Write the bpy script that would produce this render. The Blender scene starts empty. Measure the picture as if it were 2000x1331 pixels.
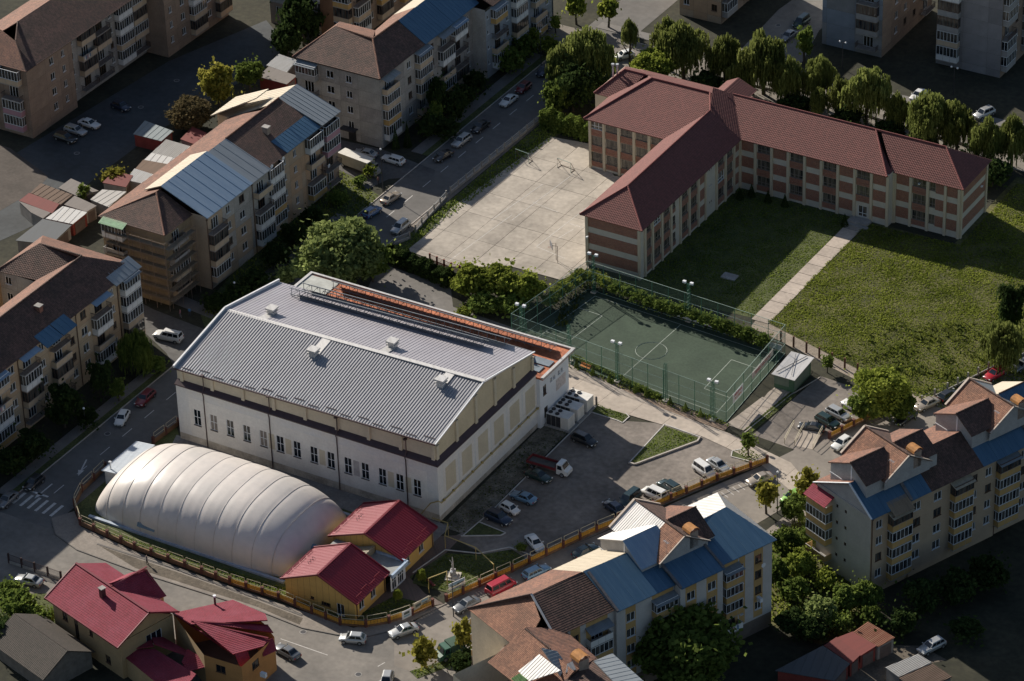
import bpy, math, random
import numpy as np
from mathutils import Vector, Matrix
R = random.Random(11)
rad = math.radians
scene = bpy.context.scene
# ---------------------------------------------------------------- camera (metres; x and y run along the sports hall's walls)
FPX, PIT, HDG, ROL = 6953.17, 0.5619253, -0.5555103, -0.0344277
CAM = np.array([244.49, -371.27, 312.0])
_f = np.array([math.sin(HDG)*math.cos(PIT), math.cos(HDG)*math.cos(PIT), -math.sin(PIT)])
_r0 = np.array([math.cos(HDG), -math.sin(HDG), 0.0]); _u0 = np.cross(_r0, _f)
_r = _r0*math.cos(ROL)+_u0*math.sin(ROL); _u = -_r0*math.sin(ROL)+_u0*math.cos(ROL)
def at(px, py, z=0.0):
    """surveyed point: where the sight line of photo pixel (px, py) meets height z"""
    d = _f+_r*(px-1000)/FPX-_u*(py-665.5)/FPX
    t = (CAM[2]-z)/-d[2]
    return (float(CAM[0]+d[0]*t), float(CAM[1]+d[1]*t), float(z))
cd = bpy.data.cameras.new('camera'); cam = bpy.data.objects.new('camera', cd)
scene.collection.objects.link(cam)
cam.matrix_world = Matrix(((_r[0], _u[0], -_f[0], CAM[0]), (_r[1], _u[1], -_f[1], CAM[1]), (_r[2], _u[2], -_f[2], CAM[2]), (0, 0, 0, 1)))
cd.sensor_width = 36; cd.lens = 36*FPX/2000; cd.clip_start = 5; cd.clip_end = 9000
scene.camera = cam
# ---------------------------------------------------------------- light
SUN_EL, SUN_AZ = 28.5, (-0.927, 0.375)          # direction on the ground towards the sun
w = bpy.data.worlds.new('World'); scene.world = w; w.use_nodes = True
wn = w.node_tree; wn.nodes.clear()
sky = wn.nodes.new('ShaderNodeTexSky'); sky.sky_type = 'NISHITA'; sky.sun_disc = False
sky.sun_elevation = rad(SUN_EL); sky.sun_rotation = math.atan2(SUN_AZ[0], SUN_AZ[1])
bg = wn.nodes.new('ShaderNodeBackground'); bg.inputs[1].default_value = 0.058
wo = wn.nodes.new('ShaderNodeOutputWorld')
wn.links.new(sky.outputs[0], bg.inputs[0]); wn.links.new(bg.outputs[0], wo.inputs[0])
sd = bpy.data.lights.new('sun', 'SUN'); sd.energy = 5.0; sd.angle = rad(0.5); sd.color = (1.0, 0.92, 0.81)
so = bpy.data.objects.new('sun', sd); scene.collection.objects.link(so)
_l = Vector((-SUN_AZ[0], -SUN_AZ[1], -math.tan(rad(SUN_EL))))
so.rotation_euler = _l.to_track_quat('-Z', 'Y').to_euler(); so.location = (0, 0, 300)
scene.view_settings.view_transform = 'Standard'; scene.view_settings.look = 'None'
scene.view_settings.exposure = 0.48; scene.view_settings.gamma = 1.0
scene.view_settings.use_curve_mapping = False
scene.cycles.max_bounces = 5; scene.cycles.transparent_max_bounces = 12
# ---------------------------------------------------------------- helpers
COL = scene.collection
def tag(o, label=None, cat=None, group=None, kind=None):
    if label: o['label'] = label
    if cat: o['category'] = cat
    if group: o['group'] = group
    if kind: o['kind'] = kind
    return o
def link(name, mesh, parent=None, loc=(0, 0, 0), rz=0.0, sc=None):
    o = bpy.data.objects.new(name, mesh); COL.objects.link(o)
    o.location = loc; o.rotation_euler = (0, 0, rz)
    if sc is not None: o.scale = sc if hasattr(sc, '__len__') else (sc, sc, sc)
    if parent is not None: o.parent = parent
    return o
def thing(name, label, cat, loc=(0, 0, 0), rz=0.0, group=None, sc=None):
    return tag(link(name, None, None, loc, rz, sc), label, cat, group)
def copy_tree(o, parent=None):
    c = o.copy(); COL.objects.link(c)
    if parent is not None: c.parent = parent
    for ch in list(o.children): copy_tree(ch, c)
    return c
def lift(p): return tuple(p) if len(p) == 3 else (p[0], p[1], 0.0)
class MB:
    def __init__(s): s.v, s.f, s.m, s.uv, s.sm = [], [], [], [], []
    def poly(s, pts, mi=0, uv=None, sm=False):
        n = len(s.v); s.v += [tuple(p) for p in pts]
        s.f.append(tuple(range(n, n+len(pts)))); s.m.append(mi); s.sm.append(sm)
        s.uv.append(uv if uv else [(p[0]+p[1], p[2]) for p in pts])
    def box(s, x0, y0, z0, x1, y1, z1, mi=0):
        if x0 > x1: x0, x1 = x1, x0
        if y0 > y1: y0, y1 = y1, y0
        a = [(x0, y0, z0), (x1, y0, z0), (x1, y1, z0), (x0, y1, z0), (x0, y0, z1), (x1, y0, z1), (x1, y1, z1), (x0, y1, z1)]
        for q in ((0, 3, 2, 1), (4, 5, 6, 7), (0, 1, 5, 4), (1, 2, 6, 5), (2, 3, 7, 6), (3, 0, 4, 7)): s.poly([a[i] for i in q], mi)
    def prism(s, pts, z0, z1, mi=0, mtop=None):
        """vertical prism over a 2-D outline (counter-clockwise)"""
        ar = sum(pts[i][0]*pts[(i+1) % len(pts)][1]-pts[(i+1) % len(pts)][0]*pts[i][1] for i in range(len(pts)))
        if ar < 0: pts = pts[::-1]
        s.poly([(p[0], p[1], z1) for p in pts], mi if mtop is None else mtop)
        s.poly([(p[0], p[1], z0) for p in pts[::-1]], mi)
        for i in range(len(pts)):
            a, b = pts[i], pts[(i+1) % len(pts)]
            s.poly([(a[0], a[1], z0), (b[0], b[1], z0), (b[0], b[1], z1), (a[0], a[1], z1)], mi)
    def bar(s, p, q, w, h=None, mi=0):
        """box-section bar from p to q"""
        p, q = Vector(lift(p)), Vector(lift(q)); h = h or w
        d = (q-p).normalized(); up = Vector((0, 0, 1)) if abs(d.z) < .95 else Vector((1, 0, 0))
        a = d.cross(up).normalized()*w/2; b = a.cross(d).normalized()*h/2
        c = [p-a-b, p+a-b, p+a+b, p-a+b, q-a-b, q+a-b, q+a+b, q-a+b]
        for k in ((0, 1, 2, 3), (7, 6, 5, 4), (0, 4, 5, 1), (1, 5, 6, 2), (2, 6, 7, 3), (3, 7, 4, 0)): s.poly([c[i] for i in k], mi)
    def tube(s, pts, rs, n=6, mi=0, cap=True, sm=True):
        pts = [Vector(lift(p)) for p in pts]
        if not hasattr(rs, '__len__'): rs = [rs]*len(pts)
        rings = []
        for i, p in enumerate(pts):
            d = (pts[min(i+1, len(pts)-1)]-pts[max(i-1, 0)]).normalized()
            up = Vector((0, 0, 1)) if abs(d.z) < .9 else Vector((1, 0, 0))
            a = d.cross(up).normalized(); b = a.cross(d)
            rings.append([p+(a*math.cos(2*math.pi*k/n)+b*math.sin(2*math.pi*k/n))*rs[i] for k in range(n)])
        for i in range(len(rings)-1):
            for k in range(n):
                s.poly([rings[i][k], rings[i+1][k], rings[i+1][(k+1) % n], rings[i][(k+1) % n]], mi, sm=sm)
        if cap: s.poly(rings[0], mi); s.poly(rings[-1][::-1], mi)
    def loft(s, rings, mi=0, close=True, cap=True, sm=True):
        n = len(rings[0])
        for i in range(len(rings)-1):
            for k in range(n if close else n-1):
                s.poly([rings[i][k], rings[i][(k+1) % n], rings[i+1][(k+1) % n], rings[i+1][k]], mi, sm=sm)
        if cap: s.poly(rings[0][::-1], mi); s.poly(rings[-1], mi)
    def mesh(s, name, mats, weld=False):
        me = bpy.data.meshes.new(name)
        me.from_pydata(s.v, [], s.f)
        for m in (mats if isinstance(mats, (list, tuple)) else [mats]): me.materials.append(m)
        me.polygons.foreach_set('material_index', s.m)
        me.polygons.foreach_set('use_smooth', s.sm)
        ul = me.uv_layers.new(name='UVMap')
        ul.data.foreach_set('uv', [c for u in s.uv for p in u for c in p])
        if weld:
            import bmesh
            b = bmesh.new(); b.from_mesh(me); bmesh.ops.remove_doubles(b, verts=b.verts, dist=1e-4); b.to_mesh(me); b.free()
        me.update()
        return me
    def build(s, name, mats, parent=None, loc=(0, 0, 0), rz=0.0, weld=False):
        return link(name, s.mesh(name, mats, weld), parent, loc, rz)
_cache = {}
def shared(key, fn):
    if key not in _cache: _cache[key] = fn()
    return _cache[key]
# ---------------------------------------------------------------- materials
def srgb(h):
    c = [int(h[i:i+2], 16)/255 for i in (0, 2, 4)]
    return tuple((x/12.92 if x < .04045 else ((x+.055)/1.055)**2.4) for x in c)
_mats = {}
def mat(name, col, rough=.8, var=.25, scale=.8, bump=0.0, metal=0.0, rnd=0.0, coat=0.0, fine=0.0, tint=None, spec=None):
    """plain procedural surface: two octaves of mottling, optional tone per object, optional fine grain"""
    if name in _mats: return _mats[name]
    m = bpy.data.materials.new(name); m.use_nodes = True; nt = m.node_tree; N = nt.nodes; L = nt.links
    b = N['Principled BSDF']; b.inputs['Roughness'].default_value = rough; b.inputs['Metallic'].default_value = metal
    if coat: b.inputs['Coat Weight'].default_value = coat; b.inputs['Coat Roughness'].default_value = .08
    if spec is not None: b.inputs['Specular IOR Level'].default_value = spec
    tc = N.new('ShaderNodeTexCoord')
    no = N.new('ShaderNodeTexNoise'); no.inputs['Scale'].default_value = scale; no.inputs['Detail'].default_value = 7
    no.inputs['Roughness'].default_value = .65
    L.new(tc.outputs['Object'], no.inputs['Vector'])
    cr = N.new('ShaderNodeValToRGB'); cr.color_ramp.elements[0].position = .3; cr.color_ramp.elements[1].position = .72
    lo = tuple(c*(1-var) for c in col); hi = tuple(min(1, c*(1+var)) for c in (tint or col))
    cr.color_ramp.elements[0].color = (*lo, 1); cr.color_ramp.elements[1].color = (*hi, 1)
    L.new(no.outputs['Fac'], cr.inputs['Fac'])
    out = cr.outputs['Color']
    if fine:
        n2 = N.new('ShaderNodeTexNoise'); n2.inputs['Scale'].default_value = scale*9; n2.inputs['Detail'].default_value = 5
        L.new(tc.outputs['Object'], n2.inputs['Vector'])
        mr = N.new('ShaderNodeMapRange'); mr.inputs['From Min'].default_value = .3; mr.inputs['From Max'].default_value = .7
        mr.inputs['To Min'].default_value = 1-fine; mr.inputs['To Max'].default_value = 1+fine
        L.new(n2.outputs['Fac'], mr.inputs['Value'])
        mx = N.new('ShaderNodeVectorMath'); mx.operation = 'SCALE'
        L.new(out, mx.inputs[0]); L.new(mr.outputs[0], mx.inputs['Scale']); out = mx.outputs[0]
    if rnd:
        oi = N.new('ShaderNodeObjectInfo'); mr = N.new('ShaderNodeMapRange')
        mr.inputs['To Min'].default_value = 1-rnd; mr.inputs['To Max'].default_value = 1+rnd
        L.new(oi.outputs['Random'], mr.inputs['Value'])
        mx = N.new('ShaderNodeVectorMath'); mx.operation = 'SCALE'
        L.new(out, mx.inputs[0]); L.new(mr.outputs[0], mx.inputs['Scale']); out = mx.outputs[0]
    L.new(out, b.inputs['Base Color'])
    if bump:
        bp = N.new('ShaderNodeBump'); bp.inputs['Strength'].default_value = bump; bp.inputs['Distance'].default_value = .1
        n3 = N.new('ShaderNodeTexNoise'); n3.inputs['Scale'].default_value = scale*6; n3.inputs['Detail'].default_value = 6
        L.new(tc.outputs['Object'], n3.inputs['Vector']); L.new(n3.outputs['Fac'], bp.inputs['Height']); L.new(bp.outputs[0], b.inputs['Normal'])
    _mats[name] = m
    return m
def tiles(name, c1, c2, tw=.24, th=.36, wear=.35, dirt=(.03, .025, .02), dirt_amt=.45, brick=False):
    """roof tiles or bricks laid out in metres on the UV map; per-piece tone, weathered patches, wavy relief"""
    if name in _mats: return _mats[name]
    m = bpy.data.materials.new(name); m.use_nodes = True; nt = m.node_tree; N = nt.nodes; L = nt.links
    b = N['Principled BSDF']; b.inputs['Roughness'].default_value = .85
    uv = N.new('ShaderNodeUVMap')
    br = N.new('ShaderNodeTexBrick'); br.inputs['Scale'].default_value = 1
    br.inputs['Brick Width'].default_value = tw; br.inputs['Row Height'].default_value = th
    br.inputs['Mortar Size'].default_value = .02 if not brick else .012; br.inputs['Mortar Smooth'].default_value = .4; br.inputs['Bias'].default_value = 0
    br.offset = .5 if brick else 0.0
    br.inputs['Color1'].default_value = (*c1, 1); br.inputs['Color2'].default_value = (*c2, 1)
    mo = tuple(c*.4 for c in c1) if not brick else (.3, .26, .22)
    br.inputs['Mortar'].default_value = (*mo, 1)
    L.new(uv.outputs[0], br.inputs['Vector'])
    no = N.new('ShaderNodeTexNoise'); no.inputs['Scale'].default_value = .35; no.inputs['Detail'].default_value = 8; no.inputs['Roughness'].default_value = .7
    L.new(uv.outputs[0], no.inputs['Vector'])
    cr = N.new('ShaderNodeValToRGB'); cr.color_ramp.elements[0].position = .38; cr.color_ramp.elements[1].position = .7
    cr.color_ramp.elements[0].color = (0, 0, 0, 1); cr.color_ramp.elements[1].color = (dirt_amt,)*3+(1,)
    L.new(no.outputs['Fac'], cr.inputs['Fac'])
    mx = N.new('ShaderNodeMix'); mx.data_type = 'RGBA'; mx.inputs['B'].default_value = (*dirt, 1)
    L.new(cr.outputs['Color'], mx.inputs['Factor']); L.new(br.outputs['Color'], mx.inputs['A'])
    L.new(mx.outputs['Result'], b.inputs['Base Color'])
    bp = N.new('ShaderNodeBump'); bp.inputs['Strength'].default_value = .5; bp.inputs['Distance'].default_value = .05
    if brick:
        L.new(br.outputs['Fac'], bp.inputs['Height']); bp.invert = True
    else:
        wv = N.new('ShaderNodeTexWave'); wv.wave_type = 'BANDS'; wv.bands_direction = 'X'; wv.inputs['Scale'].default_value = .314/tw
        L.new(uv.outputs[0], wv.inputs['Vector']); L.new(wv.outputs['Fac'], bp.inputs['Height'])
    L.new(bp.outputs[0], b.inputs['Normal'])
    _mats[name] = m
    return m
def streaked(name, col, streak, amt=.5, rough=.5, metal=0.0, rnd=0.06, width=1.6):
    """sheet metal with run-off streaks along the slope (UV v)"""
    if name in _mats: return _mats[name]
    m = bpy.data.materials.new(name); m.use_nodes = True; nt = m.node_tree; N = nt.nodes; L = nt.links
    b = N['Principled BSDF']; b.inputs['Roughness'].default_value = rough; b.inputs['Metallic'].default_value = metal
    uv = N.new('ShaderNodeUVMap'); mp = N.new('ShaderNodeMapping'); mp.inputs['Scale'].default_value = (width, .18, 1)
    L.new(uv.outputs[0], mp.inputs['Vector'])
    no = N.new('ShaderNodeTexNoise'); no.inputs['Scale'].default_value = 1.0; no.inputs['Detail'].default_value = 7; no.inputs['Roughness'].default_value = .7
    L.new(mp.outputs[0], no.inputs['Vector'])
    cr = N.new('ShaderNodeValToRGB'); cr.color_ramp.elements[0].position = .42; cr.color_ramp.elements[1].position = .72
    cr.color_ramp.elements[0].color = (0, 0, 0, 1); cr.color_ramp.elements[1].color = (amt,)*3+(1,)
    L.new(no.outputs['Fac'], cr.inputs['Fac'])
    mx = N.new('ShaderNodeMix'); mx.data_type = 'RGBA'; mx.inputs['A'].default_value = (*col, 1); mx.inputs['B'].default_value = (*streak, 1)
    L.new(cr.outputs['Color'], mx.inputs['Factor'])
    oi = N.new('ShaderNodeObjectInfo'); mr = N.new('ShaderNodeMapRange'); mr.inputs['To Min'].default_value = 1-rnd; mr.inputs['To Max'].default_value = 1+rnd
    L.new(oi.outputs['Random'], mr.inputs['Value']); sc = N.new('ShaderNodeVectorMath'); sc.operation = 'SCALE'
    L.new(mx.outputs['Result'], sc.inputs[0]); L.new(mr.outputs[0], sc.inputs['Scale'])
    L.new(sc.outputs[0], b.inputs['Base Color'])
    _mats[name] = m
    return m
def leafmat(name, c1, c2, trans=.35, noise=.35):
    """leaves: tone per leaf, slow tone drift through the crown, light passing through"""
    if name in _mats: return _mats[name]
    m = bpy.data.materials.new(name); m.use_nodes = True; nt = m.node_tree; N = nt.nodes; L = nt.links
    N.remove(N['Principled BSDF']); o = N['Material Output']
    ge = N.new('ShaderNodeNewGeometry'); tc = N.new('ShaderNodeTexCoord')
    no = N.new('ShaderNodeTexNoise'); no.inputs['Scale'].default_value = noise; no.inputs['Detail'].default_value = 3
    L.new(tc.outputs['Object'], no.inputs['Vector'])
    ad = N.new('ShaderNodeMath'); ad.operation = 'MULTIPLY_ADD'; ad.inputs[1].default_value = .55
    L.new(ge.outputs['Random Per Island'], ad.inputs[0])
    sb = N.new('ShaderNodeMath'); sb.operation = 'MULTIPLY_ADD'; sb.inputs[1].default_value = 1.2; sb.inputs[2].default_value = -.37
    L.new(no.outputs['Fac'], sb.inputs[0]); L.new(sb.outputs[0], ad.inputs[2])
    mx = N.new('ShaderNodeMix'); mx.data_type = 'RGBA'; mx.inputs['A'].default_value = (*c1, 1); mx.inputs['B'].default_value = (*c2, 1)
    L.new(ad.outputs[0], mx.inputs['Factor'])
    oi = N.new('ShaderNodeObjectInfo'); mr = N.new('ShaderNodeMapRange'); mr.inputs['To Min'].default_value = .8; mr.inputs['To Max'].default_value = 1.2
    L.new(oi.outputs['Random'], mr.inputs['Value']); sc = N.new('ShaderNodeVectorMath'); sc.operation = 'SCALE'
    L.new(mx.outputs['Result'], sc.inputs[0]); L.new(mr.outputs[0], sc.inputs['Scale'])
    df = N.new('ShaderNodeBsdfDiffuse'); tr = N.new('ShaderNodeBsdfTranslucent'); ms = N.new('ShaderNodeMixShader'); ms.inputs[0].default_value = trans
    L.new(sc.outputs[0], df.inputs['Color']); L.new(sc.outputs[0], tr.inputs['Color'])
    L.new(df.outputs[0], ms.inputs[1]); L.new(tr.outputs[0], ms.inputs[2]); L.new(ms.outputs[0], o.inputs['Surface'])
    _mats[name] = m
    return m
def glassmat(name, dark=(.012, .016, .022), lightc=(.16, .15, .13), share=.35):
    """window pane seen from outside: dark room, or a pale curtain close behind, tone by object"""
    if name in _mats: return _mats[name]
    m = bpy.data.materials.new(name); m.use_nodes = True; nt = m.node_tree; N = nt.nodes; L = nt.links
    b = N['Principled BSDF']; b.inputs['Roughness'].default_value = .06; b.inputs['Specular IOR Level'].default_value = .6
    oi = N.new('ShaderNodeObjectInfo'); tc = N.new('ShaderNodeTexCoord')
    mp = N.new('ShaderNodeMapping'); mp.inputs['Scale'].default_value = (2.2, .3, .35); L.new(tc.outputs['Object'], mp.inputs['Vector'])
    ad = N.new('ShaderNodeVectorMath'); ad.operation = 'ADD'; L.new(mp.outputs[0], ad.inputs[0]); L.new(oi.outputs['Random'], mp.inputs['Rotation'])
    L.new(oi.outputs['Location'], ad.inputs[1])
    no = N.new('ShaderNodeTexNoise'); no.inputs['Scale'].default_value = 1.1; L.new(ad.outputs[0], no.inputs['Vector'])
    cr = N.new('ShaderNodeValToRGB'); cr.color_ramp.elements[0].position = 1-share-.28; cr.color_ramp.elements[1].position = 1-share+.18
    cr.color_ramp.elements[0].color = (*dark, 1); cr.color_ramp.elements[1].color = (*lightc, 1)
    L.new(no.outputs['Fac'], cr.inputs['Fac']); L.new(cr.outputs['Color'], b.inputs['Base Color'])
    _mats[name] = m
    return m
GLASS = glassmat('window glass'); GLASSD = glassmat('dark glass', share=.1)
WHITE = mat('white frame paint', (.72, .74, .76), .5, .06, 2)
BROWNF = mat('brown frame paint', (.11, .06, .035), .6, .15, 2)
DARK = mat('dark metal', (.035, .035, .04), .5, .2, 2)
CONC = mat('grey concrete', (.30, .285, .265), .9, .28, .5, .15, fine=.12)
CONCL = mat('pale concrete', (.46, .42, .36), .9, .22, .35, .15, fine=.12)
GALV = mat('galvanised steel', (.5, .52, .54), .45, .15, 1.5, metal=.4)
SOIL = mat('dark soil', (.045, .04, .028), 1, .45, .5, .4)
T_SHADE = tiles('old tiles shade tone', srgb('70544a'), srgb('4d3a33'), .3, .36, dirt_amt=.65)  # old roof tile, shade painted into the brown for slopes away from the sun
T_LIT = tiles('old tiles sunlit tone', srgb('946854'), srgb('705045'), .3, .36, dirt_amt=.5)  # same tile in a sunlit tone, mostly for slopes towards the sun
T_SCH = tiles('plum red tiles', srgb('7a4a44'), srgb('68403b'), .3, .4, dirt_amt=.25, dirt=srgb('5a3232'))
T_SM = tiles('small brown tiles', srgb('a3745a'), srgb('7a5240'), .26, .3, dirt_amt=.5)
BLUEM = streaked('blue sheet metal', srgb('3d5f7a'), srgb('5f7d92'), .5, .45, .15)
BLUEL = streaked('pale blue sheet metal', srgb('7e93a8'), srgb('a0afba'), .5, .45, .15)
GREYM = streaked('grey sheet metal', srgb('8d9499'), srgb('6d7377'), .5, .5, .2)
WHITM = streaked('bright bare sheet metal', (.55, .54, .53), (.36, .35, .33), .8, .5, .25)
CREAMM = streaked('cream sheet metal', srgb('b3a894'), srgb('8f8472'), .6, .6, .05)
REDM = streaked('wine red sheet metal', srgb('7c1f2f'), srgb('8f3340'), .4, .42, 0)
REDT = tiles('glossy red tile sheet', srgb('8a2338'), srgb('7a1d30'), .22, .35, dirt_amt=.3, dirt=srgb('a0566a'))
YPIPE = mat('yellow gas pipe', srgb('a8955a'), .6, .15, 2)
mat('dark red trim', srgb('6b1826'), .4, .1, 1)
# ---------------------------------------------------------------- roofs
def clip(poly, ax, lim, keep_ge):
    out = []
    for i in range(len(poly)):
        a, b = poly[i], poly[(i+1) % len(poly)]
        da, db = a[ax]-lim, b[ax]-lim
        if not keep_ge: da, db = -da, -db
        if da >= -1e-9: out.append(a)
        if (da > 1e-9 and db < -1e-9) or (da < -1e-9 and db > 1e-9):
            t = da/(da-db); out.append((a[0]+(b[0]-a[0])*t, a[1]+(b[1]-a[1])*t))
    return out
def slope(mb, pts, style='flat', step=.36, h=.05, th=.16, mi=0, mi2=None):
    """one roof plane; pts start with the eave edge. courses = stepped rows, ribs = raised seams down the slope, corr = trapezoid sheet"""
    P = [Vector(p) for p in pts]
    e = (P[1]-P[0]).normalized(); n = Vector((0, 0, 0))
    for i in range(len(P)): n += (P[i]-P[0]).cross(P[(i+1) % len(P)]-P[0])
    n.normalize()
    if n.z < 0: n = -n
    v = n.cross(e); o = P[0]
    if sum((p-o).dot(v) for p in P) < 0: e, v = -e, -v
    flat = [((p-o).dot(e), (p-o).dot(v)) for p in P]
    if sum(flat[i][0]*flat[(i+1) % len(flat)][1]-flat[(i+1) % len(flat)][0]*flat[i][1] for i in range(len(flat))) < 0: flat = flat[::-1]
    ou, ov = R.uniform(0, 50), R.uniform(0, 50)
    to = lambda q, hh: o+e*q[0]+v*q[1]+n*hh
    bands = []
    if style == 'flat': bands, ax = [(-1e4, 1e4, 0, 0)], 0
    else:
        ax = 1 if style == 'courses' else 0
        lo, hi = min(q[ax] for q in flat), max(q[ax] for q in flat)
        t = lo
        while t < hi:
            if style == 'courses': bands.append((t, t+step, h, 0))
            elif style == 'ribs': bands += [(t, t+step-.12, 0, 0), (t+step-.12, t+step-.06, 0, h), (t+step-.06, t+step, h, 0)]
            else:
                a = step/4; bands += [(t, t+a, 0, 0), (t+a, t+a*1.6, 0, h), (t+a*1.6, t+a*3.4, h, h), (t+a*3.4, t+step, h, 0)]
            t += step
    for t0, t1, h0, h1 in bands:
        q = clip(clip(flat, ax, t0, True), ax, t1, False)
        if len(q) < 3: continue
        k = [(h0+(h1-h0)*((c[ax]-t0)/(t1-t0)) if t1 < 9e3 else 0) for c in q]
        mb.poly([to(c, hh) for c, hh in zip(q, k)], mi, [(c[0]+ou, c[1]+ov) for c in q])
        if style == 'courses':
            lowq = sorted([c for c in q if abs(c[1]-t0) < 1e-6])
            if len(lowq) >= 2:
                a, b = lowq[0], lowq[-1]
                mb.poly([to(a, 0), to(b, 0), to(b, h0), to(a, h0)], mi, [(a[0]+ou, a[1]+ov), (b[0]+ou, b[1]+ov), (b[0]+ou, b[1]+ov), (a[0]+ou, a[1]+ov)])
    bot = [to(c, -th) for c in flat]; top = [to(c, 0) for c in flat]
    m2 = mi if mi2 is None else mi2
    mb.poly(bot[::-1], m2)
    for i in range(len(flat)):
        j = (i+1) % len(flat); mb.poly([bot[i], bot[j], top[j], top[i]], m2)
def roof_slope(root, pts, m, style='courses', step=.36, h=.028, th=.16, name='roof_slope'):
    mb = MB(); slope(mb, pts, style, step, h, th)
    return mb.build(name, m, root)
def ridge(root, pts, m, r=.17, name='ridge_cap'):
    mb = MB()
    for a, b in zip(pts[:-1], pts[1:]):
        a, b = Vector(a), Vector(b); n = max(2, int((b-a).length/.42))
        for i in range(n):
            p, q = a.lerp(b, i/n), a.lerp(b, (i+1.12)/n)
            mb.tube([p+Vector((0, 0, .03)), q+Vector((0, 0, .03))], [r, r*.8], 6, 0, True, False)
    return mb.build(name, m, root)
# ---------------------------------------------------------------- walls with real openings
def wall_mesh(L, z0, z1, ops, m, depth=.16, paint=(), key='wall'):
    xs = sorted({0, L, *[c for o in ops for c in (o[0], o[2])], *[c for o in paint for c in (o[0], o[2])]})
    zs = sorted({z0, z1, *[c for o in ops for c in (o[1], o[3])], *[c for o in paint for c in (o[1], o[3])]})
    xs = [x for x in xs if -1e-6 <= x <= L+1e-6]; zs = [z for z in zs if z0-1e-6 <= z <= z1+1e-6]
    mb = MB()
    for i in range(len(xs)-1):
        for k in range(len(zs)-1):
            cx, cz = (xs[i]+xs[i+1])/2, (zs[k]+zs[k+1])/2
            if any(o[0] < cx < o[2] and o[1] < cz < o[3] for o in ops): continue
            mi = 0
            for p in paint:
                if p[0] < cx < p[2] and p[1] < cz < p[3]: mi = p[4]
            mb.poly([(xs[i], 0, zs[k]), (xs[i+1], 0, zs[k]), (xs[i+1], 0, zs[k+1]), (xs[i], 0, zs[k+1])], mi, [(xs[i], zs[k]), (xs[i+1], zs[k]), (xs[i+1], zs[k+1]), (xs[i], zs[k+1])])
    for x0, a, x1, b in [o[:4] for o in ops]:
        mb.poly([(x0, 0, a), (x0, 0, b), (x0, depth, b), (x0, depth, a)]); mb.poly([(x1, 0, b), (x1, 0, a), (x1, depth, a), (x1, depth, b)])
        mb.poly([(x1, 0, a), (x0, 0, a), (x0, depth, a), (x1, depth, a)]); mb.poly([(x0, 0, b), (x1, 0, b), (x1, depth, b), (x0, depth, b)])
    return mb.mesh(key, m)
def along(A, ang, x, y=0.0):
    return (A[0]+math.cos(ang)*x-math.sin(ang)*y, A[1]+math.sin(ang)*x+math.cos(ang)*y)
def window(root, A, ang, x, z, ww, hh, n=2, fm=None, transom=None, glass=None, name='window', sill=True, low=None):
    fm = fm or WHITE; glass = glass or GLASS
    def fr():
        mb = MB(); t = .07; y0, y1 = .05, .12
        mb.box(0, y0, 0, ww, y1, t); mb.box(0, y0, hh-t, ww, y1, hh); mb.box(0, y0, t, t, y1, hh-t); mb.box(ww-t, y0, t, ww, y1, hh-t)
        for i in range(1, n): mb.box(ww*i/n-.04, y0, t, ww*i/n+.04, y1, hh-t)
        if transom: mb.box(t, y0+.003, hh*transom-.04, ww-t, y1-.003, hh*transom+.04)
        if sill: mb.box(-.06, -.09, -.05, ww+.06, .06, 0)
        return mb.mesh(name, fm)
    def pn():
        mb = MB(); mb.poly([(.03, .09, .03), (ww-.03, .09, .03), (ww-.03, .09, hh-.03), (.03, .09, hh-.03)])
        return mb.mesh('pane', glass)
    px, py = along(A, ang, x)
    o = link(name, shared((name, ww, hh, n, fm.name, transom, sill), fr), root, (px, py, z), ang)
    link('pane', shared(('pane', ww, hh, glass.name), pn), o)
    return o
PARA = {'cream': mat('cream render', srgb('b9a58c'), .9, .14, .6), 'white': mat('white render', (.66, .66, .65), .85, .1, .6),
        'beige': mat('ochre render', srgb('b3925c'), .9, .12, .6), 'grey': mat('grey render', (.3, .29, .28), .9, .2, .6),
        'rail': mat('rusty rail paint', (.09, .065, .055), .7, .3, 2), 'blue': mat('faded blue paint', srgb('60809a'), .7, .15, 1), 'pink': mat('pink render', srgb('a8818a'), .9, .1, .6)}
DOORD = mat('dark room behind', (.02, .02, .022), .6, .2, 1)
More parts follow.
